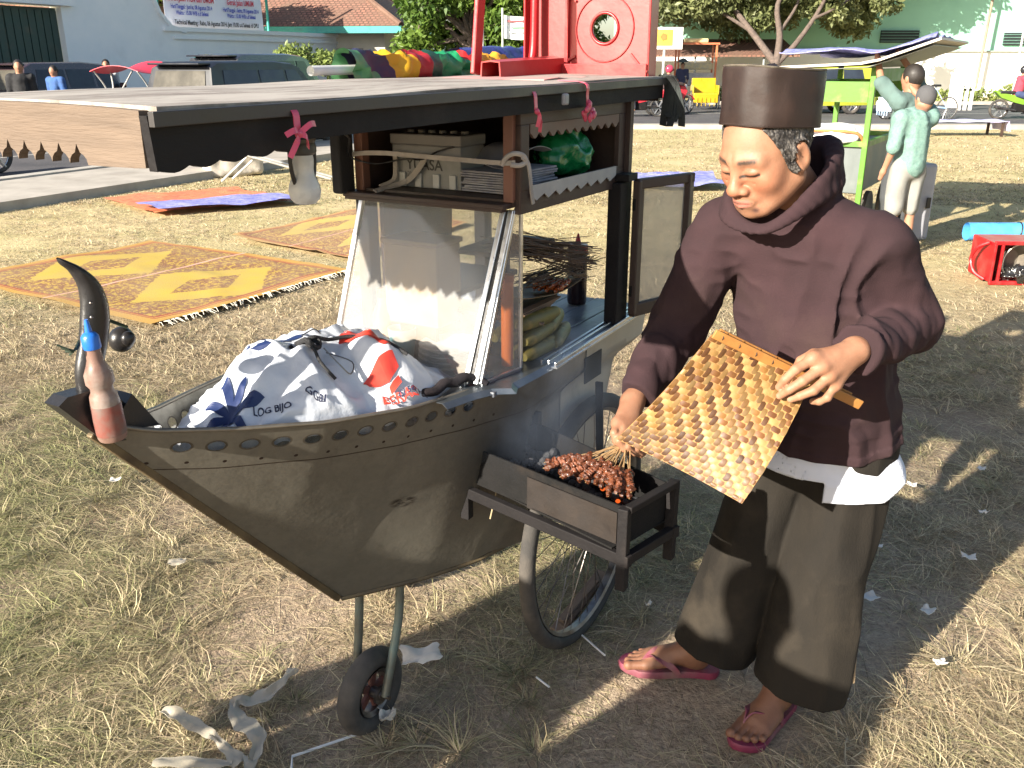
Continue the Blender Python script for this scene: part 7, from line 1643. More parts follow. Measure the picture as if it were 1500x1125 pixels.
e = empty("orange_hose", (P1 + u_dir * .1 - sd_dir * .12).tolist() + [1.0], 0, "orange hose curved over the green stall's counter", "hose"); mb = MB(); mb.tube([(-.55, .1, .0), (-.3, .08, .02), (0, .05, .01), (.1, .06, -.03), (.14, .1, -.09)], .014, 8, sub=5); mb.build("hose_tube", M("orange_pipe", (.68, .26, .10), None, 9, .4), e, smooth=60)
o = cempty("tmp", 0, 0, 0, None, None); bpy.data.objects.remove(o)
wc = (P1 + u_dir * .62 - sd_dir * .28); e = empty("white_drape", (wc[0], wc[1], 0), .25, "pale blue white cloth hanging down the near end of the green stall", "cloth"); mb = MB(); mb.sheet([[(x, .03 * math.sin(x * 14) + (.92 - z) * .12 * math.sin(3 * x), z) for z in np.linspace(.3, .97, 10)] for x in np.linspace(-.35, .42, 24)], .006); mb.build("cloth_sheet", M("pale_cloth", (.70, .74, .80), (.60, .66, .74), 4, .8), e, smooth=50)
for x in (-.34, .4): mb = MB(); mb.cyl((x, .03, -.01), (x, .03, .95), .012, n=8); mb.build("stand_leg", pw, e)
q = at(1384, 272, z=0); e = empty("plastic_canister", (3.86, 8.75, 0), .2, "grey white plastic box standing on the grass behind the boy in shorts", "box"); mb = MB(); mb.box((0, 0, .36), (.26, .24, .72), bev=.03); mb.build("box_body", M("grey_white_plastic", (.36, .36, .40), (.30, .30, .33), 6, .5), e); mb = MB(); mb.box((.06, -.145, .36), (.04, .01, .10)); mb.build("black_mark", blackp, e)

# ---- people of the background (joint positions: left, forward, up, for a 1.6 m figure)
def cloth(c, n=None): return M(n or "cloth", c, tuple(q * .75 for q in c), 9, .9, bump=.3, bscale=30)
skin2 = M("brown_skin", (.36, .18, .11), (.30, .15, .09), 9, .6)
hairm = M("black_hair", (.02, .016, .014), None, 30, .6)
def figure(loc, yaw, H, label, shirt, pants, pose, head=(0, .02, 1.50), hat=None, short=False, sleeve=.6, group=None, vox=.018, shoe=(.05, .05, .06), helmet=None):
    k = H / 1.62; e = empty("person", loc, yaw, label, "person", group); J = {n: np.array(q, float) * k for n, q in pose.items()}; hd = np.array(head) * k
    def S(n, s_): q = J[n].copy(); return q
    sh = [J['sl'], J['sr']]; hips = [J['hl'], J['hr']]; nb = (sh[0] + sh[1]) / 2; pb = (hips[0] + hips[1]) / 2
    def body(p):
        d = s_ell(p, hd + [0, 0, .0], (.078 * k, .095 * k, .112 * k)); d = smin(d, s_sph(p, hd + [0, .085 * k, -.02 * k], .02 * k), .03 * k); d = smin(d, s_sph(p, hd + [0, .05 * k, -.08 * k], .03 * k), .03 * k)
        for s_ in (-1, 1): d = smin(d, s_ell(p, hd + [s_ * .08 * k, -.01 * k, -.005 * k], (.012 * k, .02 * k, .032 * k)), .01 * k)
        d = smin(d, s_cap(p, hd + [0, -.01, -.06 * k], nb + [0, 0, .02], .05 * k, .055 * k), .03)
        d = smin(d, s_cap(p, nb, pb, .10 * k, .10 * k), .04)
        for a, b, c in (('sl', 'el', 'wl'), ('sr', 'er', 'wr')): d = smin(d, smin(s_cap(p, J[a], J[b], .043 * k, .036 * k), s_cap(p, J[b], J[c], .036 * k, .025 * k), .02), .03); h_ = J[c] + (J[c] - J[b]) / np.linalg.norm(J[c] - J[b]) * .07 * k; d = smin(d, s_cap(p, J[c], h_, .028 * k, .022 * k), .02)
        for a, b, c, t in (('hl', 'kl', 'al', 'tl'), ('hr', 'kr', 'ar', 'tr')): d = smin(d, smin(s_cap(p, J[a], J[b], .075 * k, .052 * k), s_cap(p, J[b], J[c], .050 * k, .034 * k), .02), .03); d = smin(d, s_cap(p, J[c] - [0, 0, .04 * k], J[t], .036 * k, .028 * k), .02)
        return d
    lo_ = np.min(list(J.values()) + [hd], axis=0) - .2; hi_ = np.max(list(J.values()) + [hd], axis=0) + .22
    v, f = sdf_mesh(body, lo_, hi_, vox, nb=8); newobj("body", v, f, skin2, e, smooth=True)
    def top(p):
        d = s_cap(p, nb - [0, 0, .05 * k], pb + [0, 0, .02 * k], .135 * k, .135 * k); q = s_cap(p, sh[0], sh[1], .068 * k); d = smin(d, q, .06)
        for a, b, c in (('sl', 'el', 'wl'), ('sr', 'er', 'wr')):
            t = J[b] if sleeve >= .6 else J[a] + (J[b] - J[a]) * .7; d = smin(d, s_cap(p, J[a], t, .066 * k, .058 * k), .04)
            if sleeve > .9: d = smin(d, s_cap(p, J[b], J[b] + (J[c] - J[b]) * .9, .052 * k, .042 * k), .02)
        d = d - .011 * ridge_n(p * V3(1, 1, .6), 9, 3) - .005 * ridge_n(p, 20, 6); return smax(smax(d, (pb[2] - .10 * k) - p[..., 2], .01), -s_cap(p, nb + [0, 0, .03], hd, .058 * k), .01)
    v, f = sdf_mesh(top, lo_, hi_, vox, nb=8); newobj("shirt", v, f, shirt, e, smooth=True)
    def bot(p):
        d = s_ell(p, pb, (.15 * k, .12 * k, .12 * k))
        for a, b, c in (('hl', 'kl', 'al'), ('hr', 'kr', 'ar')):
            d = smin(d, s_cap(p, J[a], J[b], .095 * k, .080 * k), .03)
            if not short: d = smin(d, s_cap(p, J[b], J[b] + (J[c] - J[b]) * .92, .072 * k, .056 * k), .02)
        return d - .010 * ridge_n(p * V3(1, 1, .4), 10, 5)
    v, f = sdf_mesh(bot, lo_, hi_, vox, nb=8); newobj("trousers", v, f, pants, e, smooth=True)
    if helmet is None:
        def hr(p): d = s_ell(p, hd + [0, -.012 * k, .022 * k], (.086 * k, .102 * k, .105 * k)); return smax(smax(d, p[..., 1] - hd[1] - .045 * k - .3 * (p[..., 2] - hd[2]), .01), hd[2] - .06 * k - p[..., 2], .01)
        v, f = sdf_mesh(hr, hd - .2, hd + .2, vox * .7, nb=8); newobj("hair", v, f, hat or hairm, e, smooth=True)
    else:
        def hl_(p): d = s_ell(p, hd + [0, -.005, .02 * k], (.118 * k, .138 * k, .132 * k)); return smax(d, -s_box(p, hd + [0, .14 * k, -.04 * k], (.085 * k, .08 * k, .06 * k)), .01)
        v, f = sdf_mesh(hl_, hd - .25, hd + .25, vox * .8, nb=8); newobj("helmet", v, f, helmet, e, smooth=True)
        mb = MB(); mb.ell(hd + [0, .10 * k, .0], (.088 * k, .05 * k, .05 * k)); mb.build("visor", M("visor", (.03, .035, .04), None, 9, .12), e, smooth=60)
    mb = MB()
    for a, t in (('al', 'tl'), ('ar', 'tr')): c = (J[a] + J[t]) / 2; mb.box((c[0], c[1], min(J[t][2], J[a][2]) - .030 * k), (.09 * k, .25 * k, .022), rz=0, bev=.008)
    mb.build("sandals", cloth(shoe, "sandal_rubber"), e)
    return e
STAND = dict(sl=(.17, 0, 1.30), sr=(-.17, 0, 1.30), el=(.22, -.02, 1.03), er=(-.22, -.02, 1.03), wl=(.22, .08, .80), wr=(-.22, .08, .80), hl=(.09, 0, .84), hr=(-.09, 0, .84), kl=(.10, .01, .46), kr=(-.10, .01, .46), al=(.10, -.02, .10), ar=(-.10, -.02, .10), tl=(.11, .12, .045), tr=(-.11, .12, .045))
def pose(**k): d = dict(STAND); d.update(k); return d
UPARM = pose(el=(.24, .15, 1.48), wl=(.16, .28, 1.68), er=(-.24, .15, 1.46), wr=(-.14, .30, 1.66))
SIT = pose(sl=(.17, .02, 1.18), sr=(-.17, .02, 1.18), el=(.24, .22, .98), er=(-.24, .22, .98), wl=(.25, .46, .95), wr=(-.25, .46, .95), hl=(.10, -.05, .74), hr=(-.10, -.05, .74), kl=(.16, .36, .62), kr=(-.16, .36, .62), al=(.17, .30, .26), ar=(-.17, .30, .26), tl=(.17, .44, .20), tr=(-.17, .44, .20))
STEP = pose(kl=(.10, .14, .47), al=(.10, .22, .10), tl=(.11, .36, .045), kr=(-.10, -.03, .46), ar=(-.10, -.22, .13), tr=(-.11, -.10, .045), wl=(.2, .2, .85), wr=(-.2, -.1, .82))
check = M("checked_mint_shirt", (.17, .27, .235), (.10, .19, .17), 60, .85)
figure((3.42, 7.95, 0), R(18), 1.46, "boy in dark cap, mint shirt and white shorts standing at the green stall", check, cloth((.26, .26, .24), "white_shorts"), pose(el=(.26, .12, 1.36), wl=(.2, .28, 1.52)), head=(.10, .03, 1.47), hat=cloth((.075, .075, .08), "dark_cap"), short=True, vox=.011)
figure((3.55, 8.40, 0), R(30), 1.60, "dark haired boy reaching up under the green stall's roof", cloth((.10, .16, .15), "teal_shirt"), cloth((.05, .055, .06), "dark_trousers"), UPARM, vox=.011)
figure((-9.35, 18.1, 0), R(200), 1.66, "person dressed in black at the far left edge by the dark car", cloth((.02, .02, .022), "black_shirt"), cloth((.02, .02, .022), "black_trousers"), STAND, sleeve=1)
figure((-9.7, 20.2, 0), R(160), 1.55, "person in a blue printed shirt standing behind the dark car", cloth((.05, .12, .32), "blue_shirt"), cloth((.06, .06, .08), "navy_trousers"), STAND)
figure((-9.9, 23.3, 0), R(200), 1.68, "person with a black cap in a pale shirt standing by the green gate", cloth((.6, .6, .6), "pale_shirt"), cloth((.1, .1, .12), "grey_trousers"), STAND, hat=cloth((.01, .01, .012), "black_cap"))
figure((6.65, 37.2, .0), R(170), 1.60, "person in dark clothes with a wide hat walking beside the yellow tricycle", cloth((.03, .035, .08), "navy_shirt"), cloth((.05, .07, .11), "blue_trousers"), STEP, vox=.03)
mb = MB(); mb.lathe([(.30, 1.60), (.20, 1.64), (.11, 1.72), (.001, 1.76)], (0, 0, 0), 20); o = mb.build("wide_hat", cloth((.05, .06, .05), "hat_straw"), None, smooth=50); o.location = (6.65, 37.2, .0); tag(o, "wide brimmed dark hat worn by the walker beside the yellow tricycle", "hat")

# ---- vehicles
def vwheel(parent, c, r, wd, m_t=rubber, alloy=True, n=5, name="wheel"):
    e = bpy.data.objects.new(name, None); COL.objects.link(e); e.parent = parent; e.location = c
    mb = MB(); P = [[((r - wd * .35 + wd * .35 * math.cos(b)) * math.cos(a), wd * .5 * math.sin(b), (r - wd * .35 + wd * .35 * math.cos(b)) * math.sin(a)) for b in np.linspace(0, 6.283, 10, endpoint=False)] for a in np.linspace(0, 6.283, 32, endpoint=False)]
    mb.grid(P, True, True); mb.build("tyre", m_t, e, smooth=60)
    mb = MB(); ri = r - wd * .62
    for s_ in (-1, 1):
        y = s_ * wd * .32
        if alloy:
            mb.cyl((0, y - .01, 0), (0, y + .01, 0), ri * .22, n=12)
            for i in range(n): a = 2 * math.pi * i / n; mb.bar((0, y, 0), (ri * math.cos(a), y, ri * math.sin(a)), ri * .20, .02)
    mb.tube([(ri * math.cos(a), 0, ri * math.sin(a)) for a in np.linspace(0, 6.283, 28, endpoint=False)], wd * .12, 6, closed=True)
    if not alloy:
        for i in range(20): a = 2 * math.pi * i / 20; mb.cyl((0, wd * .3 * (1 if i % 2 else -1), 0), (ri * math.cos(a), 0, ri * math.sin(a)), .004, n=4)
        mb.cyl((0, -wd * .6, 0), (0, wd * .6, 0), .03, n=8)
    mb.build("rim", M("alloy", (.5, .5, .52), (.5, .5, .52), 9, .3, .8), e, smooth=40); return e
darkglass = M("car_glass", (.03, .04, .055), (.02, .025, .035), 3, .12, bump=0, spec=.35)
def car(loc, yaw, label, paint, ln=4.1, wd=1.66, ht=1.68):
    """front towards +x, origin on the ground at the middle"""
    e = empty("parked_car", loc, yaw, label, "car"); h = ln / 2
    low = [(-h, .30), (-h + .02, .75), (-h + .05, .98), (h - 1.25, 1.02), (h - .35, .88), (h - .05, .70), (h, .45), (h - .02, .25)]
    P = []
    ys = [-1, -.96, -.85, .85, .96, 1]
    for yy in ys:
        k = 1 - .03 * (abs(yy) > .9) - .02 * (abs(yy) >= 1); row = []
        for x, z in low: row.append((x * (1 - .035 * (abs(yy) == 1)), yy * wd / 2, .30 + (z - .30) * (1 if abs(yy) < 1 else .93)))
        P.append(row)
    mb = MB(); mb.grid(P); n = len(low); mb.f.append(tuple(range(n))); mb.f.append(tuple((len(ys) - 1) * n + i for i in range(n))[::-1]); mb.f.append((0, n - 1, 5 * n + n - 1, 5 * n)); mb.build("body", paint, e, smooth=35)
    up = [(-h + .07, .98), (-h + .22, ht - .10), (-h + .42, ht - .02), (-.2, ht), (.35, ht - .04), (.55, ht - .10), (h - 1.15, 1.02)]
    P = []
    for yy in (-1, -.9, .9, 1): P.append([(x, yy * (wd / 2 - .04 - .14 * (z - .98) / (ht - .98)), z - (.025 if abs(yy) == 1 and z > 1.2 else 0)) for x, z in up])
    mb = MB(); mb.grid(P); mb.f.append(tuple(range(7))); mb.f.append(tuple(21 + i for i in range(7))[::-1]); mb.build("cabin", paint, e, smooth=30)
    for s_ in (-1, 1):
        for x0, x1, x2, x3 in ((-h + .42, -.75, -.75, -h + .50), (-.68, .02, .02, -.68), (.10, .78, .40, .10)):
            mb = MB(); y0 = s_ * (wd / 2 - .035 - .02); y1 = s_ * (wd / 2 - .04 - .14 * .80 + .012); mb.add([(x0, y0, 1.06), (x1, y0, 1.06), (x2, y1, ht - .16), (x3, y1, ht - .16), (x0, y0 - s_ * .02, 1.06), (x1, y0 - s_ * .02, 1.06), (x2, y1 - s_ * .02, ht - .16), (x3, y1 - s_ * .02, ht - .16)], [(0, 1, 2, 3), (7, 6, 5, 4), (0, 4, 5, 1), (1, 5, 6, 2), (2, 6, 7, 3), (3, 7, 4, 0)]); mb.build("side_window", darkglass, e)
        vwheel(e, (-h + .75, s_ * (wd / 2 - .10), .31), .31, .19); vwheel(e, (h - .80, s_ * (wd / 2 - .10), .31), .31, .19)
        mb = MB(); mb.box((-h + .035, s_ * (wd / 2 - .10), .92), (.05, .12, .32), bev=.01); mb.build("tail_light", M("tail_red", (.45, .02, .02), None, 9, .2), e)
        mb = MB(); mb.box((h - .14, s_ * (wd / 2 - .22), .72), (.16, .26, .12), bev=.02); mb.build("headlight", M("lamp_clear", (.7, .72, .74), None, 9, .1), e)
        mb = MB(); mb.box((.72, s_ * (wd / 2 + .06), 1.10), (.08, .16, .11), bev=.02); mb.build("wing_mirror", paint, e)
    mb = MB(); mb.add([(-h + .065, -.62, 1.04), (-h + .065, .62, 1.04), (-h + .19, .56, ht - .17), (-h + .19, -.56, ht - .17), (-h + .085, -.62, 1.04), (-h + .085, .62, 1.04), (-h + .21, .56, ht - .17), (-h + .21, -.56, ht - .17)], [(0, 1, 2, 3), (7, 6, 5, 4), (0, 4, 5, 1), (1, 5, 6, 2), (2, 6, 7, 3), (3, 7, 4, 0)]); mb.build("rear_window", M("dusty_rear_glass", (.10, .09, .07), (.06, .055, .045), 3, .2, bump=0), e)
    mb = MB(); mb.box((-h + .17, 0, ht - .055), (.30, 1.16, .035), bev=.012); mb.build("spoiler", paint, e)
    mb = MB(); mb.box((-h - .004, 0, .72), (.012, .44, .13), bev=.003); mb.build("number_plate", M("plate_dark", (.02, .02, .02), None, 9, .4), e)
    mb = MB(); mb.box((-h - .01, 0, .42), (.06, wd * .92, .22), bev=.03); mb.build("bumper", paint, e)
    return e
carpaint = M("black_paint_car", (.025, .026, .032), (.018, .018, .024), 3, .22, bump=0, coat=.6); ang_r = math.atan2(RD[1], RD[0])
fw = np.array([-3.82, 19.27]); c0 = fw - RD * 1.25 + RN * .73; car((c0[0], c0[1], 0), ang_r, "dark blue black people carrier with rear spoiler parked along the road behind the cart roof", M("blueblack_paint", (.008, .010, .017), (.006, .008, .013), 3, .4, bump=0), ln=4.25, ht=1.64)
car((-10.4, 22.4, 0), ang_r, "black maroon hatchback at the far left in front of the green gate", M("maroon_black_paint", (.045, .022, .028), (.03, .018, .02), 3, .22, bump=0, coat=.6), ln=3.9, ht=1.62)
car((9.9, 31.3, 0), math.pi, "yellow green hatchback passing behind the green stall", M("lime_car_paint", (.30, .33, .03), (.26, .28, .025), 3, .3, bump=0, coat=.5), ln=3.7, ht=1.55)
c0 = fw - RD * 1.0 + RN * 3.0; car((c0[0] + 1.2, c0[1] + 3.2, 0), ang_r, "dark car with a roof rack parked beyond the dark people carrier", carpaint, ln=4.3, ht=1.80)
def motorcycle(loc, yaw, label, paint, group=None):
    e = empty("motorcycle", loc, yaw, label, "motorcycle", group)
    vwheel(e, (-.60, 0, .29), .29, .10, alloy=True, n=6); vwheel(e, (.62, 0, .29), .29, .09, alloy=True, n=6)
    mb = MB(); mb.tube([(.62, 0, .29), (.50, 0, .62), (.42, 0, .92)], .03, 8, sub=3); mb.tube([(.42, -.30, .98), (.40, -.1, .96), (.40, .1, .96), (.42, .30, .98)], .016, 7, sub=4); mb.build("fork", iron, e, smooth=60)
    mb = MB(); mb.prism([(.50, .90), (.60, .72), (.42, .38), (.20, .32), (.05, .40), (.12, .55), (.32, .70), (.40, .92)], (0, .09, 0), (1, 0, 0), (0, 0, 1), .18); mb.build("leg_shield", paint, e)
    mb = MB(); mb.prism([(-.80, .78), (-.62, .62), (-.2, .48), (.05, .42), (.1, .52), (-.05, .66), (-.45, .72), (-.80, .82)], (0, .11, 0), (1, 0, 0), (0, 0, 1), .22); mb.build("tail_cowl", paint, e)
    mb = MB(); mb.box((-.32, 0, .765), (.74, .24, .09), bev=.035); mb.build("seat", blackp, e)
    mb = MB(); mb.box((-.02, 0, .34), (.40, .22, .26), bev=.04); mb.bar((-.6, .08, .29), (0, .08, .32), .04, .05); mb.build("engine", iron, e)
    mb = MB(); mb.cyl((-.78, -.13, .36), (-.15, -.13, .26), .045, .03, 12); mb.build("exhaust", chrome, e, smooth=40)
    mb = MB(); mb.ell((.55, 0, .86), (.07, .09, .08)); mb.build("headlight", M("lamp_clear_b", (.7, .72, .74), None, 9, .1), e, smooth=60)
    mb = MB(); P = [[(.62 + .33 * math.cos(a), y, .29 + .33 * math.sin(a)) for y in (-.06, 0, .06)] for a in np.linspace(.5, 2.6, 12)]; mb.sheet(P, .01); mb.build("mudguard", paint, e, smooth=60)
    for s_ in (-1, 1): mb = MB(); mb.cyl((.40, s_ * .26, .98), (.38, s_ * .30, 1.14), .008, n=6); mb.ell((.37, s_ * .31, 1.17), (.015, .05, .035)); mb.build("mirror", blackp, e, smooth=60)
    return e
mc_red = M("red_bike_paint", (.55, .03, .05), None, 3, .25, bump=0); mc_grn = M("green_bike_paint", (.16, .30, .03), (.13, .25, .025), 3, .3, bump=0); mc_mar = M("maroon_bike_paint", (.14, .02, .03), None, 3, .25, bump=0)
motorcycle((-8.15, 13.6, 0), ang_r + math.pi, "maroon motorcycle on the road at the far left below the roof's pale front board", mc_mar)
motorcycle((3.95, 29.2, 0), R(185), "red motorcycle ridden by two people beyond the cart's stern", mc_red); motorcycle((5.1, 30.6, 0), R(20), "second red motorcycle just right of the cart roof's end", mc_red)
rp_ = (15.1, 28.0, 0); motorcycle(rp_, R(-4), "lime green motorcycle ridden by a helmeted rider at the right edge", mc_grn)
figure((15.0, 28.0, 0), R(-94), 1.60, "rider in red and blue with dark helmet on the lime green motorcycle", cloth((.42, .05, .08), "red_jacket"), cloth((.04, .06, .14), "jeans"), SIT, head=(0, .06, 1.40), helmet=M("dark_helmet", (.03, .03, .035), None, 9, .15), sleeve=1, vox=.022)
figure((4.05, 29.2, 0), R(95), 1.60, "rider with a pink helmet and dark jacket on the red motorcycle", cloth((.03, .03, .03), "dark_jacket"), cloth((.03, .03, .04), "dark_jeans"), SIT, head=(0, .06, 1.40), helmet=M("pink_helmet", (.65, .08, .18), None, 9, .2), sleeve=1, vox=.025)
figure((5.0, 30.6, 0), R(-70), 1.60, "rider in dark clothes with a red helmet on the second red motorcycle", cloth((.05, .03, .03), "brown_jacket"), cloth((.30, .17, .10), "tan_trousers"), SIT, head=(0, .06, 1.40), helmet=M("crimson_helmet", (.55, .05, .10), None, 9, .2), sleeve=1, vox=.025)
motorcycle((7.75, 31.2, 0), R(10), "grey motorcycle parked just left of the vendor's cap by the tricycle", M("grey_bike", (.16, .16, .17), None, 3, .3, bump=0))
def tricycle(loc, yaw, label, m_body, m_hood, hood=True):
    """pedal rickshaw: two wheels and a seat box in front (+x), one wheel behind"""
    e = empty("cycle_rickshaw", loc, yaw, label, "rickshaw")
    for y in (-.48, .48): vwheel(e, (.55, y, .33), .33, .05, alloy=False)
    vwheel(e, (-1.05, 0, .33), .33, .05, alloy=False)
    mb = MB(); mb.box((.50, 0, .50), (.75, .86, .16), bev=.03); mb.box((.16, 0, .80), (.10, .86, .55), bev=.03); mb.box((.88, 0, .40), (.06, .86, .30), bev=.02); mb.build("seat_box", m_body, e)
    for y in (-.44, .44): mb = MB(); mb.box((.50, y, .68), (.72, .04, .32), bev=.015); mb.build("side_panel", m_body, e)
    mb = MB(); mb.tube([(.1, 0, .45), (-.4, 0, .40), (-1.05, 0, .33)], .025, 8, sub=3); mb.tube([(-.55, 0, .38), (-.62, 0, .95)], .02, 8); mb.tube([(-1.05, 0, .33), (-.62, 0, .9)], .015, 6); mb.build("frame", m_body, e, smooth=60)
    mb = MB(); mb.box((-.62, 0, .97), (.24, .16, .06), bev=.02); mb.build("saddle", blackp, e); mb = MB(); mb.tube([(.08, -.42, 1.02), (.02, 0, 1.04), (.08, .42, 1.02)], .014, 6, sub=4); mb.build("handlebar", chrome, e)
    for k in range(5): mb = MB(); mb.bar((.925, -.30 + .15 * k, .14), (.925, -.30 + .15 * k, .42), .02, .03); mb.build("grille_bar", m_body, e)
    if hood:
        mb = MB(); mb.sheet([[(x, y, 1.52 - .10 * (y / .5) ** 2 + .10 * ((x - .1) / .7) ** 2) for y in np.linspace(-.5, .5, 9)] for x in np.linspace(-.35, .85, 12)], .008); mb.build("hood", m_hood, e, smooth=50)
        for y in (-.45, .45):
            for x0, x1 in ((.1, -.3), (.1, .15), (.1, .8)): mb = MB(); mb.tube([(x0, y, .85), ((x0 + x1) / 2 + .05, y, 1.2), (x1, y, 1.46)], .014, 6, sub=4); mb.build("hood_rib", pw, e, smooth=60)
    return e
yel = M("yellow_rickshaw_paint", (.42, .28, .01), (.36, .24, .008), 4, .35)
tricycle((6.9, 34.3, 0), R(-93), "yellow pedal rickshaw with barred front seen head on left of the vendor's cap", yel, yel, hood=False)
tricycle((-7.0, 17.3, 0), ang_r + R(10), "pedal rickshaw with red and white canopy parked between the dark cars", M("rk_grey", (.4, .4, .4), None, 4, .4), multi("canopy_cloth", [(0, (.6, .58, .55)), (.3, (.6, .58, .55)), (.42, (.65, .03, .06)), (.95, (.65, .03, .06))]))
tricycle((11.75, 27.6, 0), R(-175), "blue and white pedal rickshaw passing behind the boys", M("rk_blue", (.12, .30, .55), (.6, .62, .65), 3, .4), yel, hood=False)
# orange framed vending cart behind the yellow rickshaw
e = empty("vending_cart", (7.4, 38.6, 0), 0, "orange framed vending cart with a shelf of goods before the warehouse shed", "vending cart"); orf = M("orange_frame", (.60, .18, .08), None, 4, .5)
for x in (-.75, .75):
    for y in (-.35, .35): mb = MB(); mb.box((x, y, 1.13), (.07, .07, 2.26)); mb.build("post", orf, e)
mb = MB(); mb.box((0, 0, 2.30), (1.7, .85, .07)); mb.build("roof", orf, e); mb = MB(); mb.box((0, 0, .95), (1.42, .62, .5), bev=.02); mb.build("cabinet", M("goods_grey", (.45, .42, .38), (.3, .28, .26), 9, .7), e); mb = MB(); mb.box((0, -.1, 1.45), (1.3, .4, .25), bev=.03); mb.build("goods", M("goods_mixed", (.5, .4, .2), (.25, .25, .2), 14, .7), e)
for y in (-.3, .3): mb = MB(); mb.cyl((.3, y - .03, .3), (.3, y + .03, .3), .3, n=20); mb.build("wheel", rubber, e, smooth=40)
mb = MB(); mb.box((0, .1, 2.42), (.9, .5, .16), bev=.04); mb.build("roof_bundle", M("straw_bundle", (.6, .5, .25), None, 9, .8), e)

# ---- litter in the grass
paper = M("litter_paper", (.66, .63, .58), (.52, .48, .42), 12, .8, bump=.3); filmm = M("litter_film", (.50, .45, .36), (.38, .34, .27), 12, .35, alpha=.62, bump=.3)
def litter(px, py, w_, d_, ang, label, name="paper_scrap", m=None, amp=.007, seed=0, cat="litter", strip_=None, n=9):
    q = at(px, py, z=.02); rg = np.random.default_rng(seed + int(px)); P = []
    if strip_:
        pts = [at(a, b, z=.03) - q for a, b in strip_]; sp_ = spline([Vector(p.tolist()) for p in pts], 7); ww_ = w_
        for i, p in enumerate(sp_):
            d = (sp_[min(i + 1, len(sp_) - 1)] - sp_[max(i - 1, 0)]); d.z = 0; d.normalize(); s_ = Vector((-d.y, d.x, 0)); k = ww_ * (.75 + .25 * math.sin(i * .33 + seed) + .12 * math.sin(i * 1.3))
            P.append([(p + s_ * (k * t) + Vector((0, 0, .012 + amp * float(vnoise(np.array([i * .3, t * 1.6 + seed]), 1, seed)) + amp * .25 * math.sin(i * .4)))) for t in np.linspace(-1, 1, 7)])
    else:
        ca, sa = math.cos(ang), math.sin(ang); cut = rg.uniform(.86, 1.08, (n, 2))
        for i in range(n):
            for_row = []; u = i / (n - 1) * 2 - 1
            for j in range(n):
                v = j / (n - 1) * 2 - 1; x, y = u * w_ * (cut[j, 0]), v * d_ * cut[i, 1]; for_row.append((x * ca - y * sa, x * sa + y * ca, .016 + amp * float(vnoise(np.array([u * 1.6, v * 1.6]), 1, seed + int(px) % 17)) + amp * .9 * abs(u * v)))
            P.append(for_row)
    mb = MB(); mb.sheet([[tuple(c) for c in r_] for r_ in P], .0012); o = mb.build(name, m or paper, None, smooth=50); o.location = q.tolist(); return tag(o, label, cat)
litter(260, 830, .028, .020, .2, "small round crumpled white plastic scrap on the grass left of the hull", seed=1, m=filmm)
litter(617, 968, .055, .036, .25, "torn white paper scrap on the shaded grass between the two wheels", seed=2, amp=.016)
litter(568, 1058, .020, .016, .4, "tiny crumpled foil right beside the small front wheel", seed=3, amp=.02)
litter(370, 1040, .026, .03, 0, "torn translucent plastic film strip bent in a loop at the bottom left", "plastic_film", filmm, .008, 4, strip_=[(432, 985), (405, 1010), (372, 1030), (345, 1035), (352, 1060), (378, 1085), (372, 1118), (358, 1124)])
litter(290, 1080, .020, .03, 0, "longer translucent plastic film strip lying left of the looped one", "plastic_film", filmm, .007, 5, strip_=[(238, 1045), (262, 1052), (300, 1075), (330, 1100), (352, 1122)])
litter(300, 1122, .018, .03, 0, "flat pale plastic film at the bottom edge of the picture", "plastic_film", filmm, .005, 6, strip_=[(225, 1122), (280, 1121), (340, 1124)])
for px, py, a, b, t, lab in ((1270, 880, .030, .020, .1, "pale torn paper beside the vendor's trouser seam"), (1358, 900, .024, .018, .8, "crumpled paper in the sunlit grass right of the shadow edge"), (1284, 805, .018, .012, -.5, "small white paper triangle in the shade right of the trousers"), (1436, 692, .018, .014, .9, "small white scrap in the shade near the right edge"), (1334, 715, .020, .016, -.6, "crumpled whitish scrap in the shade right of the white shirt tail"), (1440, 755, .016, .010, .2, "bluish white scrap on the shadow edge at the right"), (1418, 822, .022, .018, -.3, "pale crumpled scrap on the sunlit side of the shadow edge"), (1376, 977, .018, .010, .1, "small flat scrap on the bare soil right of the vendor's foot"), (1228, 1030, .020, .014, .1, "small folded white paper right behind the vendor's heel"), (975, 790, .020, .018, .3, "small bright scrap on the grass beyond the grill's end"), (170, 708, .022, .016, .3, "little pale scrap in the dry grass under the bow"), (950, 890, .012, .006, .9, "tiny white butt on the grass left of the trousers")): litter(px, py, a, b, t, lab, seed=int(py))
def straw_(pts, label, r=.003, m=None):
    q = at(*pts[0], z=.02); mb = MB(); mb.tube([at(a, b, z=.018 + .01 * (i % 2)) - q for i, (a, b) in enumerate(pts)], r, 7); o = mb.build("drinking_straw", m or M("white_straw", (.75, .75, .74), None, 9, .5), None, smooth=60); o.location = q.tolist(); tag(o, label, "straw")
straw_([(534, 1072), (428, 1108), (427, 1128)], "bent white drinking straw on the ground below the small front wheel", .0035)
straw_([(852, 930), (886, 960)], "straight white drinking straw touching the vendor's sandal tip", .003)
straw_([(786, 992), (804, 1006)], "short pale stick lying in the shaded grass left of the sandal", .003)
e = empty("wood_lath", at(842, 900, z=.02), 0, "weathered split wood piece leaning on the ground inside the big wheel", "wood"); q = at(842, 900, z=.02)
mb = MB(); mb.bar(np.array(at(815, 925, z=.01)) - q, np.array(at(884, 838, z=.06)) - q, .045, .012, bev=.003); mb.bar(np.array(at(822, 910, z=.03)) - q, np.array(at(874, 850, z=.07)) - q, .02, .010, bev=.002); mb.build("lath", wood_pale, e)
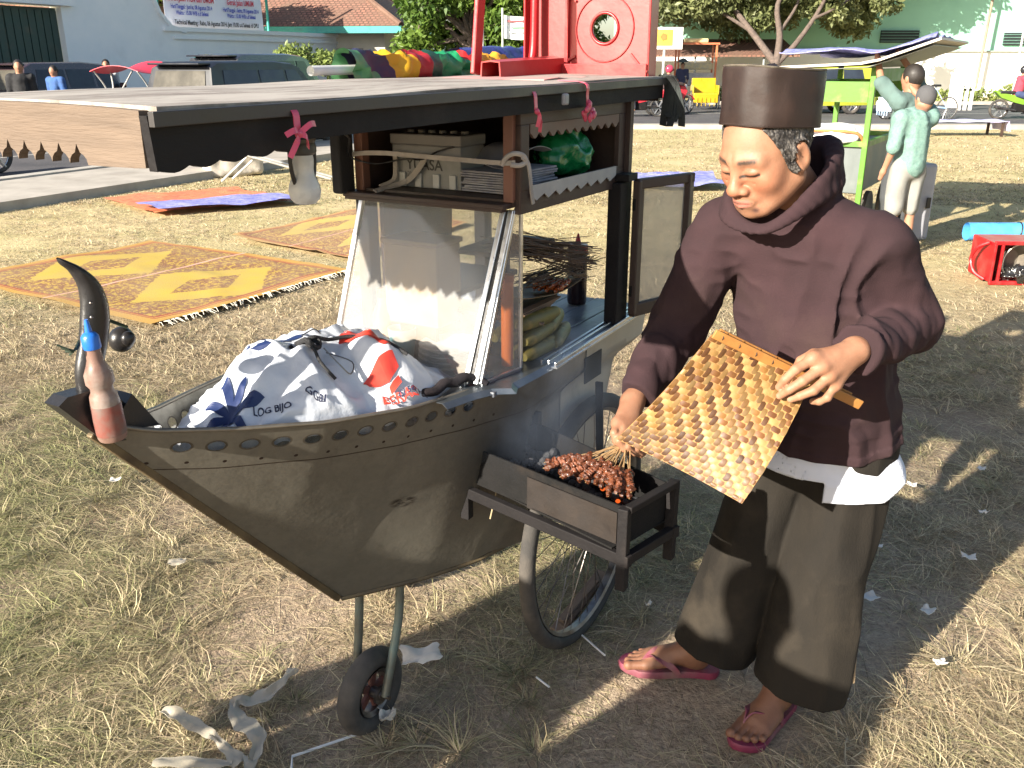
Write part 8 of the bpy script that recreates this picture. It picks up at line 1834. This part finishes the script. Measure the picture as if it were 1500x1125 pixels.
# long dry twig hanging from the grill's inner corner
tw_ = [at(720, 668, y=1.93), at(738, 690, y=1.92), at(728, 715, y=1.91), at(718, 760, y=1.90)]; e = empty("dry_straw", tw_[0], 0, "kinked dry straw hanging over the grill's side", "straw"); mb = MB(); mb.tube([p - tw_[0] for p in tw_], .0016, 5); mb.tube([at(738, 690, y=1.92) - tw_[0], at(735, 680, y=1.92) - tw_[0]], .001, 4); mb.build("stalk", M("dry_stalk", (.5, .4, .24), None, 9, .8), e)

# ---- unseen bystanders, added behind and left of the camera to shade the ground
figure((-1.90, .34, 0), R(-45), 1.66, "unseen added onlooker in a grey shirt standing nearest the picture's left edge, outside it", cloth((.2, .2, .22), "grey_shirt"), cloth((.05, .05, .08), "jeans_b"), STAND, vox=.025)
figure((-1.58, -.20, 0), R(-40), 1.70, "unseen added onlooker in a dark shirt behind the grey shirted one, outside the picture", cloth((.08, .05, .05), "maroon_shirt"), cloth((.05, .05, .05), "black_jeans"), pose(el=(.30, .05, 1.05), wl=(.2, .2, 1.05)), vox=.025)
figure((-2.42, -.16, 0), R(-45), 1.72, "unseen added tall onlooker in a loose brown shirt behind the other two, outside the picture", cloth((.12, .09, .06), "brown_loose_shirt"), cloth((.05, .05, .06), "grey_jeans"), pose(el=(.32, .02, 1.08), wl=(.2, .22, 1.1), er=(-.30, .02, 1.06), wr=(-.18, .2, 1.1)), vox=.025)
# ================================================================ GRASS (dry tufts and blades)
def in_quad(x, y, Q, pad=0.0):
    A_, B_, D_ = Q; u = B_ - A_; v = D_ - A_; det = u[0] * v[1] - u[1] * v[0]; px, py = x - A_[0], y - A_[1]
    a = (px * v[1] - py * v[0]) / det; b = (u[0] * py - u[1] * px) / det; return (a > -pad) & (a < 1 + pad) & (b > -pad) & (b < 1 + pad)
def visible(x, y, m=.35): return (np.abs(x) < .56 * y + m) & (y > .9)
def soil(p):   # 0 = bare soil, 1 = thick grass
    n = fbm(p, .9, 3, 11); n2 = vnoise(p, 2.3, 14); x, y = p[:, 0], p[:, 1]
    bare = np.exp(-(((x - .35) / 1.3) ** 2 + ((y - 1.9) / .75) ** 2)) * 1.0 + np.exp(-(((x - 1.6) / 1.1) ** 2 + ((y - 3.0) / 1.3) ** 2)) * .55
    return np.clip(.80 + .8 * n + .35 * n2 - .85 * bare, .0, 1)
def blades(name, n_t, per, ylo, yhi, hgt, wid, seed, segs=3, spread=.02, lean=1.0, keepf=None, radial=.45, gadd=0.0):
    rg = np.random.default_rng(seed); n = n_t
    y = ylo * (yhi / ylo) ** rg.uniform(0, 1, n * 2) if yhi / ylo > 2 else rg.uniform(ylo, yhi, n * 2); x = rg.uniform(-1, 1, n * 2) * (.68 * y + .55)
    p = np.stack([x, y], 1); d = soil(p); ok = rg.uniform(0, 1, len(x)) < (d if keepf is None else keepf(d))
    for Q in MATS: ok &= ~in_quad(x, y, Q, .0)
    rd = (x - RP[0]) * RN[0] + (y - RP[1]) * RN[1]; ok &= ~((rd > -2.0)); ok &= y < 23.5
    for c, hx in ((np.array([3.95, 7.0]), .3),): ok &= ~((np.abs(x - c[0]) < hx) & (np.abs(y - c[1]) < .22))
    for heel_, Rf_, s__ in FT: cc = heel_ + Rf_ @ np.array([0, .10, 0]); ok &= ~(np.hypot(x - cc[0], y - cc[1]) < .15)
    x, y = x[ok][:n], y[ok][:n]; n = len(x)
    tcol = rg.uniform(0, 1, (n, 1)); gp = fbm(np.stack([x, y], 1), .8, 2, 21)[:, None]; green = np.clip(.08 + gadd + .85 * gp + (tcol - .5) * .45, 0, 1)
    tdir = rg.uniform(0, 2 * np.pi, n); th = hgt * rg.uniform(.5, 1.35, n)
    x = np.repeat(x, per); y = np.repeat(y, per); green = np.repeat(green, per, 0); td = np.repeat(tdir, per); th = np.repeat(th, per); N = len(x)
    a = rg.uniform(0, 2 * np.pi, N); r_ = rg.uniform(0, 1, N) ** .5 * spread; x = x + np.cos(a) * r_; y = y + np.sin(a) * r_
    h = th * rg.uniform(.35, 1.15, N); dirn = np.where(rg.uniform(0, 1, N) < radial, td + rg.normal(0, .6, N), a + rg.normal(0, .5, N)); ln = h * lean * rg.uniform(.5, 2.2, N)
    cur = rg.normal(0, .7, N); w_ = wid * rg.uniform(.5, 1.4, N); z0 = gz(x, y) - .004
    V = np.zeros((N, (segs + 1) * 2, 3), f32)
    up = np.zeros(N); 
    for k in range(segs + 1):
        t = k / segs; bend = dirn + cur * t; lx = x + np.cos(bend) * ln * t ** 1.25; ly = y + np.sin(bend) * ln * t ** 1.25; lz = z0 + h * (t - .45 * t * t * np.minimum(ln / np.maximum(h, 1e-4), 1.6) * .9); lz = np.maximum(lz, z0 + .003 + .006 * t)
        ww_ = w_ * (1 - t) ** .6 if k < segs else w_ * .08; sx, sy = -np.sin(bend), np.cos(bend)
        V[:, 2 * k] = np.stack([lx + sx * ww_, ly + sy * ww_, lz], 1); V[:, 2 * k + 1] = np.stack([lx - sx * ww_, ly - sy * ww_, lz + ww_ * .5], 1)
    base = (np.arange(N) * (segs + 1) * 2)[:, None]; F = np.concatenate([base + np.array([[2 * k, 2 * k + 1, 2 * k + 3, 2 * k + 2]]) for k in range(segs)], 0)
    straw = np.array([.74, .62, .41]); straw2 = np.array([.40, .29, .19]); gr_ = np.array([.36, .36, .15]); gr2 = np.array([.17, .20, .08]); q = rg.uniform(0, 1, (N, 1)); s_ = straw * q + straw2 * (1 - q); g_ = gr_ * q + gr2 * (1 - q)
    isg = np.clip(green + rg.normal(0, .25, (N, 1)), 0, 1); c = s_ * (1 - isg) + g_ * isg; c = c * rg.uniform(.35, 1.25, (N, 1)); C = np.repeat(c, (segs + 1) * 2, 0).reshape(N, (segs + 1) * 2, 3); C = C.reshape(-1, 3)
    o = newobj(name, V.reshape(-1, 3), F, grassm, None, col=C); return tag(o, kind="stuff")
grassm, _nt, _b = _new("dry_grass"); _a = nd(_nt, "ShaderNodeAttribute"); _a.attribute_name = "Col"; _nt.links.new(_a.outputs["Color"], _b.inputs["Base Color"]); _b.inputs["Roughness"].default_value = .6; setin(_b, "Specular IOR Level", .3)
_tr = nd(_nt, "ShaderNodeBsdfTranslucent"); _nt.links.new(_a.outputs["Color"], _tr.inputs[0]); _mx = nd(_nt, "ShaderNodeMixShader"); _mx.inputs[0].default_value = .22; _nt.links.new(_b.outputs[0], _mx.inputs[1]); _nt.links.new(_tr.outputs[0], _mx.inputs[2]); _nt.links.new(_mx.outputs[0], _nt.nodes["Material Output"].inputs[0])
tag(blades("grass", 11500, 14, 1.0, 5.2, .054, .0012, 1, spread=.034, lean=1.7), "dry trampled grass covering the near field", "grass")
tag(blades("grass", 780, 34, 1.0, 6.0, .085, .0014, 2, spread=.035, lean=1.1), "taller green and straw tufts scattered in the near field", "grass")
tag(blades("grass", 180, 70, 1.0, 5.0, .095, .0013, 8, spread=.022, lean=1.25, segs=4, keepf=lambda d: .35 + 0 * d, radial=.12, gadd=.22), "big spreading green and straw tufts on the bare ground", "grass")
tag(blades("grass", 140000, 1, 1.0, 5.0, .012, .0010, 3, segs=2, spread=.01, lean=6.5, keepf=lambda d: .15 + .85 * d), "loose flat straw litter between the tufts", "grass")
tag(blades("grass", 17500, 7, 4.6, 12.5, .048, .0026, 4, segs=2, spread=.07, lean=1.2), "dry grass of the middle field", "grass")
tag(blades("grass", 18500, 4, 11, 23.5, .050, .006, 5, segs=2, spread=.12, lean=1.0), "dry grass of the far field", "grass")
# ---- thin blue smoke over the charcoal
sm, snt, sb_ = _new("smoke_volume"); snt.nodes.remove(sb_); pv = nd(snt, "ShaderNodeVolumePrincipled"); pv.inputs["Color"].default_value = (.50, .60, .80, 1); pv.inputs["Anisotropy"].default_value = .3
tc = nd(snt, "ShaderNodeTexCoord"); ga_ = nd(snt, "ShaderNodeVectorMath"); ga_.operation = 'LENGTH'; mpp = nd(snt, "ShaderNodeMapping"); mpp.inputs["Scale"].default_value = (1 / .20, 1 / .20, 1 / .21); snt.links.new(tc.outputs["Object"], mpp.inputs[0]); snt.links.new(mpp.outputs[0], ga_.inputs[0])
fal = nd(snt, "ShaderNodeMapRange"); fal.inputs[1].default_value = 1.0; fal.inputs[2].default_value = .15; snt.links.new(ga_.outputs["Value"], fal.inputs[0]); nz, _ = noise_fac(snt, 7, 4, .6, .42, .75, stretch=(1, 1, .6))
dn = mth(snt, 'MULTIPLY', mth(snt, 'MULTIPLY', fal.outputs[0], nz), 4.0); snt.links.new(dn, pv.inputs["Density"]); snt.links.new(pv.outputs[0], snt.nodes["Material Output"].inputs["Volume"])
sc_ = gw_world(.10, .14, .90); mb = MB(); mb.ell((0, 0, 0), (.20, .20, .21)); o = mb.build("smoke", sm, None); o.location = sc_.tolist(); tag(o, "thin bluish smoke rising from the grill's charcoal", "smoke", kind="stuff")
